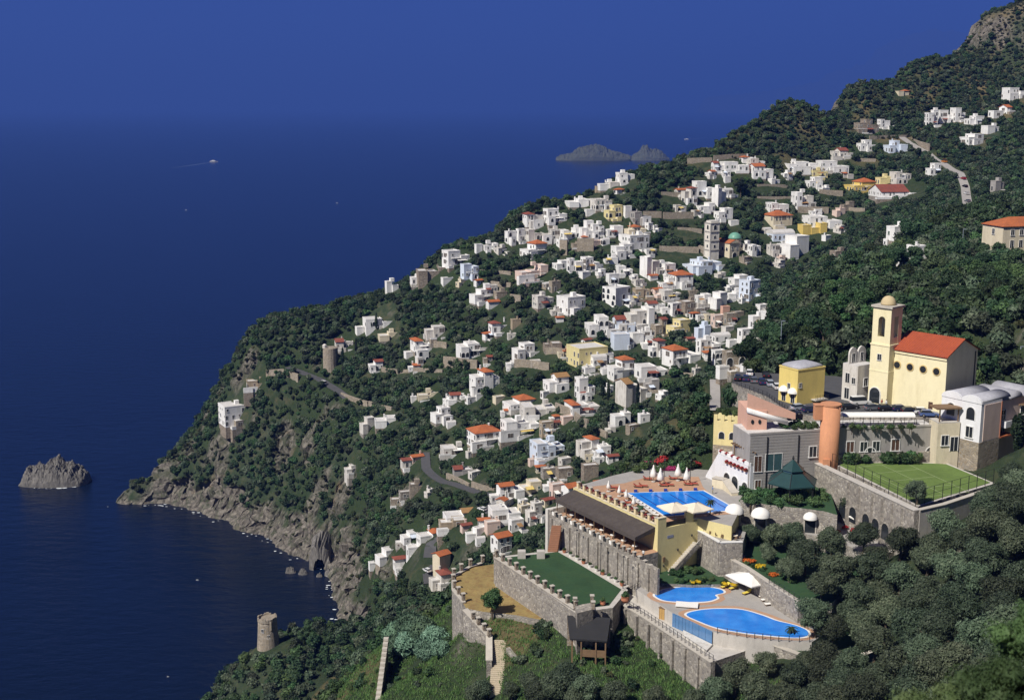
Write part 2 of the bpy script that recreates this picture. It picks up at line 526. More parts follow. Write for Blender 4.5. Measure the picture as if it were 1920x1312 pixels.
def cut(poly, z, d=1.5, fill=False, slope=0.9, reach=14.0):
    """lower the ground under a platform and grade the bank round it"""
    P = np.array([p[:2] for p in poly], float)
    x0, y0 = P.min(0) - reach - d; x1, y1 = P.max(0) + reach + d
    i0, i1 = np.searchsorted(GX, [x0, x1]); j0, j1 = np.searchsorted(GY, [y0, y1])
    X, Y = XX[j0:j1, i0:i1], YY[j0:j1, i0:i1]
    if X.size == 0: return
    D = np.full(X.shape, 1e9)
    for k in range(len(P)):
        a, b = P[k], P[(k + 1) % len(P)]
        e = b - a; t = np.clip(((X - a[0]) * e[0] + (Y - a[1]) * e[1]) / max(e @ e, 1e-9), 0, 1)
        D = np.minimum(D, np.hypot(X - a[0] - t * e[0], Y - a[1] - t * e[1]))
    D = np.where(inside([tuple(p) for p in P], X, Y), 0, np.maximum(D - d, 0))
    lim = np.where(D <= reach, z - 0.6 + D * slope, 1e9)
    HH[j0:j1, i0:i1] = np.minimum(HH[j0:j1, i0:i1], lim)
    if fill:
        near = D <= 0.01
        HH[j0:j1, i0:i1] = np.where(near, z - 0.6, HH[j0:j1, i0:i1])

def ground(x, y):
    """height of the finished ground, bilinear"""
    x = np.asarray(x, float); y = np.asarray(y, float)
    i = np.clip(np.searchsorted(GX, x) - 1, 0, len(GX) - 2); j = np.clip(np.searchsorted(GY, y) - 1, 0, len(GY) - 2)
    u = np.clip((x - GX[i]) / (GX[i + 1] - GX[i]), 0, 1); v = np.clip((y - GY[j]) / (GY[j + 1] - GY[j]), 0, 1)
    return HH[j, i] * (1 - u) * (1 - v) + HH[j, i + 1] * u * (1 - v) + HH[j + 1, i] * (1 - u) * v + HH[j + 1, i + 1] * u * v

def hit(px, py, y0=150.0, y1=1100.0):
    """first ground point seen at a photo pixel"""
    dx, dy, dz = ray(px, py)
    Y = np.arange(y0, y1, 1.0)
    t = Y / dy
    zz = CAM_H + dz * t
    g = ground(dx * t, Y)
    k = np.nonzero(g >= zz)[0]
    i = k[0] if len(k) else len(Y) - 1
    return Vector((dx * t[i], Y[i], float(g[i])))
# ------------------------------------------------------------------ village
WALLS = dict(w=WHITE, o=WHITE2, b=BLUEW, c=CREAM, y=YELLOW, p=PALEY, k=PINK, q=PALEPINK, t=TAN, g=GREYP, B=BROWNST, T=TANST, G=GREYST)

def _win_mesh(name, w, h, arch=False, mats=None, sill=True):
    mb = MB()
    f = 0.09
    if arch:
        n = 7; r = w / 2
        pane = [(-r, 0), (r, 0)] + [(r * math.cos(math.pi * i / n), h - r + r * math.sin(math.pi * i / n)) for i in range(n + 1)]
        mb.add([(x, -0.04, z) for x, z in pane] + [(x, 0.05, z) for x, z in pane], [tuple(range(len(pane)))] + [(i, (i + 1) % len(pane) + 0, len(pane) + (i + 1) % len(pane), len(pane) + i)[::-1] for i in range(len(pane))], 1)
        ro = r + 0.14
        out = [(ro, 0)] + [(ro * math.cos(math.pi * i / n), h - r + ro * math.sin(math.pi * i / n)) for i in range(n + 1)] + [(-ro, 0)]
        inn = [(r, 0)] + [(r * math.cos(math.pi * i / n), h - r + r * math.sin(math.pi * i / n)) for i in range(n + 1)] + [(-r, 0)]
        k = len(out)
        vs_ = [(x, -0.09, z) for x, z in out] + [(x, -0.09, z) for x, z in inn] + [(x, 0.03, z) for x, z in out]
        mb.add(vs_, [(i, i + 1, k + i + 1, k + i)[::-1] for i in range(k - 1)] + [(i, i + 1, 2 * k + i + 1, 2 * k + i) for i in range(k - 1)], 0)
    else:
        mb.box(-w / 2, w / 2, -0.04, 0.05, 0, h, 1)
        mb.box(-w / 2 - f, -w / 2, -0.10, 0.05, 0, h + f, 0)
        mb.box(w / 2, w / 2 + f, -0.10, 0.05, 0, h + f, 0)
        mb.box(-w / 2, w / 2, -0.10, 0.05, h, h + f, 0)
        mb.box(-0.03, 0.03, -0.07, -0.04, 0.002, h - 0.002, 0)
        if sill: mb.box(-w / 2 - 0.16, w / 2 + 0.16, -0.18, 0.05, -0.1, 0, 0)
    me = bpy.data.meshes.new(name)
    me.from_pydata(mb.v, [], mb.f)
    for m in mats or (FRAMEW, GLASS): me.materials.append(m)
    me.polygons.foreach_set('material_index', mb.m)
    me.update()
    return me

WIN = _win_mesh('window', 1.05, 1.5)
WINB = _win_mesh('shuttered_window', 1.05, 1.5, mats=(FRAMEW, SHUTTER))
WING = _win_mesh('green_shuttered_window', 1.05, 1.5, mats=(FRAMEW, GSHUT))
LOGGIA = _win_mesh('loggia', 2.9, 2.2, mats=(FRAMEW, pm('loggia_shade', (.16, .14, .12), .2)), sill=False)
DOOR = _win_mesh('french_window', 1.15, 2.15, sill=False)
ARCHW = _win_mesh('arched_window', 1.7, 2.3, True)

def put(me, name, t, x, y, z, rz=0.0, sc=None):
    o = link(name, me, t, (x, y, z), rz, sc)
    return o

def roof_part(t, kind, x0, x1, y0, y1, h, wm=None):
    mb = MB()
    if kind == 'f':
        # flat lime roof behind a low parapet
        mb.box(x0 + 0.01, x1 - 0.01, y0 + 0.01, y1 - 0.01, h, h + 0.16, 1)
        e = 0.22
        for a, b, c, d in ((x0 - .06, x1 + .06, y0 - .06, y0 + e), (x0 - .06, x1 + .06, y1 - e, y1 + .06), (x0 - .06, x0 + e, y0 + e, y1 - e), (x1 - e, x1 + .06, y0 + e, y1 - e)):
            mb.box(a, b, c, d, h + .002, h + 0.55, 0)
        return mb.build('parapet_roof', [wm or WHITE, GREYROOF], t)
    if kind in 'hr':
        e = 0.45; rise = min(x1 - x0, y1 - y0) * 0.23
        a, b, c, d = x0 - e, x1 + e, y0 - e, y1 + e
        if (b - a) > (d - c):
            k = (d - c) / 2; r0, r1 = (a + k, (c + d) / 2), (b - k, (c + d) / 2)
        else:
            k = (b - a) / 2; r0, r1 = ((a + b) / 2, c + k), ((a + b) / 2, d - k)
        vs_ = [(a, c, h), (b, c, h), (b, d, h), (a, d, h), (a, c, h + .18), (b, c, h + .18), (b, d, h + .18), (a, d, h + .18), (r0[0], r0[1], h + .18 + rise), (r1[0], r1[1], h + .18 + rise)]
        fs = [(0, 3, 2, 1), (0, 1, 5, 4), (1, 2, 6, 5), (2, 3, 7, 6), (3, 0, 4, 7)]
        fs += [(4, 5, 9, 8), (5, 6, 9), (6, 7, 8, 9), (7, 4, 8)] if (b - a) > (d - c) else [(4, 5, 8), (5, 6, 9, 8), (6, 7, 9), (7, 4, 8, 9)]
        mb.add(vs_, fs)
        return mb.build('tiled_roof', ORANGE if kind == 'h' else REDT, t)
    if kind in 'gOR':
        e = 0.4; rise = (y1 - y0) * 0.22
        a, b, c, d = x0 - e, x1 + e, y0 - e, y1 + e; m = (c + d) / 2
        vs_ = [(a, c, h), (b, c, h), (b, m, h + rise), (a, m, h + rise), (b, d, h), (a, d, h)]
        vs_ += [(x, y, z + 0.2) for x, y, z in vs_]
        mb.add(vs_, [(0, 3, 2, 1), (3, 5, 4, 2), (6, 7, 8, 9), (9, 8, 10, 11), (0, 1, 7, 6), (4, 5, 11, 10), (0, 6, 9, 3), (3, 9, 11, 5), (1, 2, 8, 7), (2, 4, 10, 8)])
        o = mb.build('tiled_roof', {'g': ORANGE, 'O': OCHRET, 'R': REDT}[kind], t)
        mb = MB(); mb.add([(x0, y0, h), (x0, y1, h), (x0, m, h + rise), (x0 + .2, y0, h), (x0 + .2, y1, h), (x0 + .2, m, h + rise)], [(0, 2, 1), (3, 4, 5), (0, 1, 4, 3), (1, 2, 5, 4), (2, 0, 3, 5)]); mb.build('gable', wm or WHITE, t); mb = MB()
        mb.add([(x1, y0, h), (x1, y1, h), (x1, m, h + rise), (x1 - .2, y0, h), (x1 - .2, y1, h), (x1 - .2, m, h + rise)], [(0, 1, 2), (3, 5, 4), (0, 3, 4, 1), (1, 4, 5, 2), (2, 5, 3, 0)])
        mb.build('gable', wm or WHITE, t)
        return o
    if kind == 'v':
        n = 8; r = (y1 - y0) / 2; m = (y0 + y1) / 2; rings = []
        for x in (x0 - .05, x1 + .05):
            rings.append([(x, m - r * math.cos(math.pi * i / n), h + 0.55 * r * math.sin(math.pi * i / n)) for i in range(n + 1)])
        mb.loft(rings)
        return mb.build('vaulted_roof', GREYROOF, t)
    return None

def facade(t, x0, x1, y0, y1, h, fl, flags, rs):
    """windows and doors on the seaward and near sides"""
    if 'n' in flags: return
    fh = h / fl
    for face in 'FL':
        L = (x1 - x0) if face == 'F' else (y1 - y0)
        n = max(1, int(round(L / rs.uniform(2.5, 3.3))))
        if L < 2: continue
        for k in range(fl):
            for i in range(n):
                if rs.random() < 0.33: continue
                u = min(max((i + 0.5 + rs.uniform(-.28, .28)) / n * L, .8), L - .8)
                z = k * fh
                if L > 5 and i == n // 2 and rs.random() < .22 and 'A' not in flags:
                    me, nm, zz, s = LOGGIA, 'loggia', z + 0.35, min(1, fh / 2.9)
                elif 'a' in flags and k == 0 or 'A' in flags:
                    me, nm, zz, s = ARCHW, 'arched_window', z + 0.25, min(1, fh / 2.9)
                elif (k == 0 and rs.random() < .4) or (k > 0 and rs.random() < .35):
                    me, nm, zz, s = DOOR, 'french_window', z + 0.1, min(1, fh / 2.7)
                else:
                    me, nm, zz, s = rs.choice((WIN, WIN, WINB, WING)), 'window', z + fh * 0.34, min(1, fh / 2.6) * rs.uniform(.68, 1.0)
                if face == 'F': put(me, nm, t, x0 + u, y0, zz, 0, s)
                else: put(me, nm, t, x0, y1 - u, zz, -math.pi / 2, s)

BALC_M = {}

def balcony(t, x0, x1, y0, z, mat=WHITE):
    mb = MB()
    mb.box(x0, x1, y0 - 1.2, y0, z - 0.16, z)
    mb.box(x0, x1, y0 - 1.2, y0 - 1.1, z + .85, z + 0.95, 1)
    n = max(2, int((x1 - x0) / 0.6))
    for i in range(n + 1):
        x = x0 + (x1 - x0 - 0.08) * i / n
        mb.box(x, x + 0.08, y0 - 1.2, y0 - 1.12, z, z + 0.85, 1)
    mb.build('balcony', [mat, DARKM if hash(round(x0 * 10)) % 2 else FRAMEW], t)

HOUSE_BOX = []      # px0, px1, py0, py1, distance : kept clear of trees
HOUSE_XY = []

def house(x0, x1, y0, y1, wall, roof, label, flags='', yaw=None, cat='house', name='house', c=None, group='village houses'):
    rs = random.Random(int(x0 * 7 + y0 * 13))
    if c is None: c = hit((x0 + x1) / 2, y1 - 1)
    d = c.y * CP - (c.z - CAM_H) * SP_
    s = d / FPX
    W, H = (x1 - x0) * s * 1.08, (y1 - y0) * s * 0.83
    if yaw is None: yaw = rs.choice((28, 32, 36, 22, 40, 18))
    th = math.radians(yaw)
    ratio = 0.85 if 'd' in flags else 0.62
    w = W / (math.cos(abs(th)) + ratio * math.sin(abs(th)))
    dp = max(3.2, w * ratio) if w > 5 else w * ratio
    if roof in 'hr': H -= min(w, dp) * 0.2
    elif roof in 'gOR': H -= dp * 0.2
    elif roof == 'v': H -= dp * 0.25
    elif roof == 'f': H -= 0.5
    H = max(H, 2.2)
    t = thing(name, label, cat, (c.x, c.y + dp * 0.35, c.z), th, group)
    wm = WALLS[wall]
    a, b, e, f = -w / 2, w / 2, -dp / 2, dp / 2
    low = None
    if 's' in flags: low = (a, a + w * 0.42)
    if 'S' in flags: low = (b - w * 0.42, b)
    fl = max(1, int(round(H / 3.3)))
    foot = -7.0
    fm_ = rs.choice((BROWNST, TANST, GREYST, wm))
    def blk(xa, xb, ya, yb, hh, rf, nfl, wmat):
        mb = MB(); mb.box(xa, xb, ya, yb, -.8, hh); mb.build('wall', wmat, t)
        mb = MB(); mb.box(xa + .04, xb - .04, ya + .04, yb - .04, foot, -.802); mb.build('foundation', fm_, t)
        roof_part(t, rf, xa, xb, ya, yb, hh, wmat)
        facade(t, xa, xb, ya, yb, hh, nfl, flags, rs)
    if low:
        ma, mb_ = (low[1], b) if 's' in flags else (a, low[0])
        blk(ma, mb_, e, f, H, roof, fl, wm)
        hl = H * rs.uniform(0.5, 0.68)
        blk(low[0] + (.0 if 's' in flags else .003), low[1] - .003, e - dp * rs.uniform(.1, .3), f - dp * 0.1, hl, 'f', max(1, fl - 1), wm)
    elif w > 6.2 and roof != 'v' and 'd' not in flags:
        # a row of joined blocks of unequal height and depth
        cuts = [0, rs.uniform(.36, .62), 1] if w < 11 else [0, rs.uniform(.26, .38), rs.uniform(.6, .74), 1]
        hs_ = [1.0] + [rs.choice((.62, .72, .82, .55)) for _ in cuts[2:]]
        rs.shuffle(hs_)
        for k in range(len(cuts) - 1):
            xa, xb = a + w * cuts[k], a + w * cuts[k + 1] - .003
            ya = e + dp * rs.uniform(-.28, .18); hh = H * hs_[k]
            blk(xa, xb, ya, f - dp * rs.uniform(0, .15), hh, roof if hs_[k] == 1 else 'f', max(1, int(round(hh / 3.2))), wm if rs.random() < .75 or wall not in 'wo' else rs.choice((WHITE, WHITE2)))
    else:
        blk(a, b, e, f, H, roof, fl, wm)
    # lower annexes, terraces and awnings that break up the block
    if w > 4.5 and 'n' not in flags:
        for k in range(rs.choice((1, 2, 2, 3))):
            aw = w * rs.uniform(.3, .6); ax = rs.uniform(a - aw * .45, b - aw * .55); ad = rs.uniform(1.8, 3.6); ah = rs.choice((-.6, .4, 2.5, 2.8)) if H > 5 else rs.choice((-.8, -.2, .5))
            y1_ = e - .004 - .01 * k
            am = wm if rs.random() < .6 else WALLS[rs.choice('wwwwooT')]
            mb = MB(); mb.box(ax, ax + aw, y1_ - ad, y1_, min(-1.6, ah - .6), ah); mb.build('annex_wall', am, t)
            mb = MB(); mb.box(ax + .04, ax + aw - .04, y1_ - ad + .04, y1_, foot - 2, min(-1.6, ah - .6) - .002); mb.build('annex_foundation', BROWNST if am is WHITE else GREYST, t)
            mb = MB()
            mb.box(ax + .01, ax + aw - .01, y1_ - ad + .01, y1_, ah + .001 * k, ah + .08, 1)
            mb.box(ax - .04, ax + aw + .04, y1_ - ad - .04, y1_ - ad + .12, ah + .002, ah + .8 if rs.random() < .6 else ah + .3, 0); mb.build('annex_parapet', [WHITE if rs.random() < .7 else am, GREYROOF], t)
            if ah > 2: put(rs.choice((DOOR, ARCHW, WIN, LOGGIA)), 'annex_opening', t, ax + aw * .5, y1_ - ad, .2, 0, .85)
        if rs.random() < .3:
            q0 = rs.uniform(a, 0); cm = rs.choice((CANVASW, YELLOW, REDT, BLUEW, OCHRET))
            mb = MB(); mb.add([(q0, e, 2.9), (q0 + w * .4, e, 2.9), (q0 + w * .4, e - 2.2, 2.3), (q0, e - 2.2, 2.3), (q0, e, 2.84), (q0 + w * .4, e, 2.84), (q0 + w * .4, e - 2.2, 2.24), (q0, e - 2.2, 2.24)], [(0, 3, 2, 1), (4, 5, 6, 7), (3, 7, 6, 2), (0, 4, 7, 3), (1, 2, 6, 5)]); mb.build('awning', cm, t)
    if 'T' in flags:      # terrace in front, with its own wall
        k = -H * 0.1
        mb = MB(); mb.box(a - 1, b + 1.5, e - dp * 0.55, e - 0.003, foot - 2, k + .2); mb.build('terrace', wm, t)
        mb = MB(); mb.box(a - 1, b + 1.5, e - dp * 0.55 - .05, e - dp * 0.55 + .15, k + .2, k + 1.0); mb.build('terrace_parapet', WHITE, t)
    if 'b' in flags and fl > 1:
        for k in range(1, fl): balcony(t, a + w * 0.12, b - w * 0.12, e, k * H / fl + .05, WHITE)
    if roof == 'f' and w > 6 and rs.random() < 0.6 and not low:
        q = rs.uniform(-0.3, 0.2) * w
        mb = MB(); mb.box(q, q + 2.2, -1, 1.2, H + .162, H + 2.1); mb.build('stair_hut', wm, t)
    if rs.random() < 0.45:
        q = rs.uniform(-0.25, 0.35) * w; hh = H * (1 if not low else .98)
        mb = MB(); mb.box(q, q + .6, .5, 1.1, hh, hh + 1.5 + (0.1 * dp if roof != 'f' else 0)); mb.box(q - .08, q + .68, .42, 1.18, hh + 1.5 + (0.1 * dp if roof != 'f' else 0), hh + 1.65 + (0.1 * dp if roof != 'f' else 0))
        mb.build('chimney', wm, t)
    HOUSE_BOX.append((x0, x1, y0, y1, c.y))
    HOUSE_XY.append((c.x, c.y + dp * .35, max(w, dp) * 0.62))
    return t

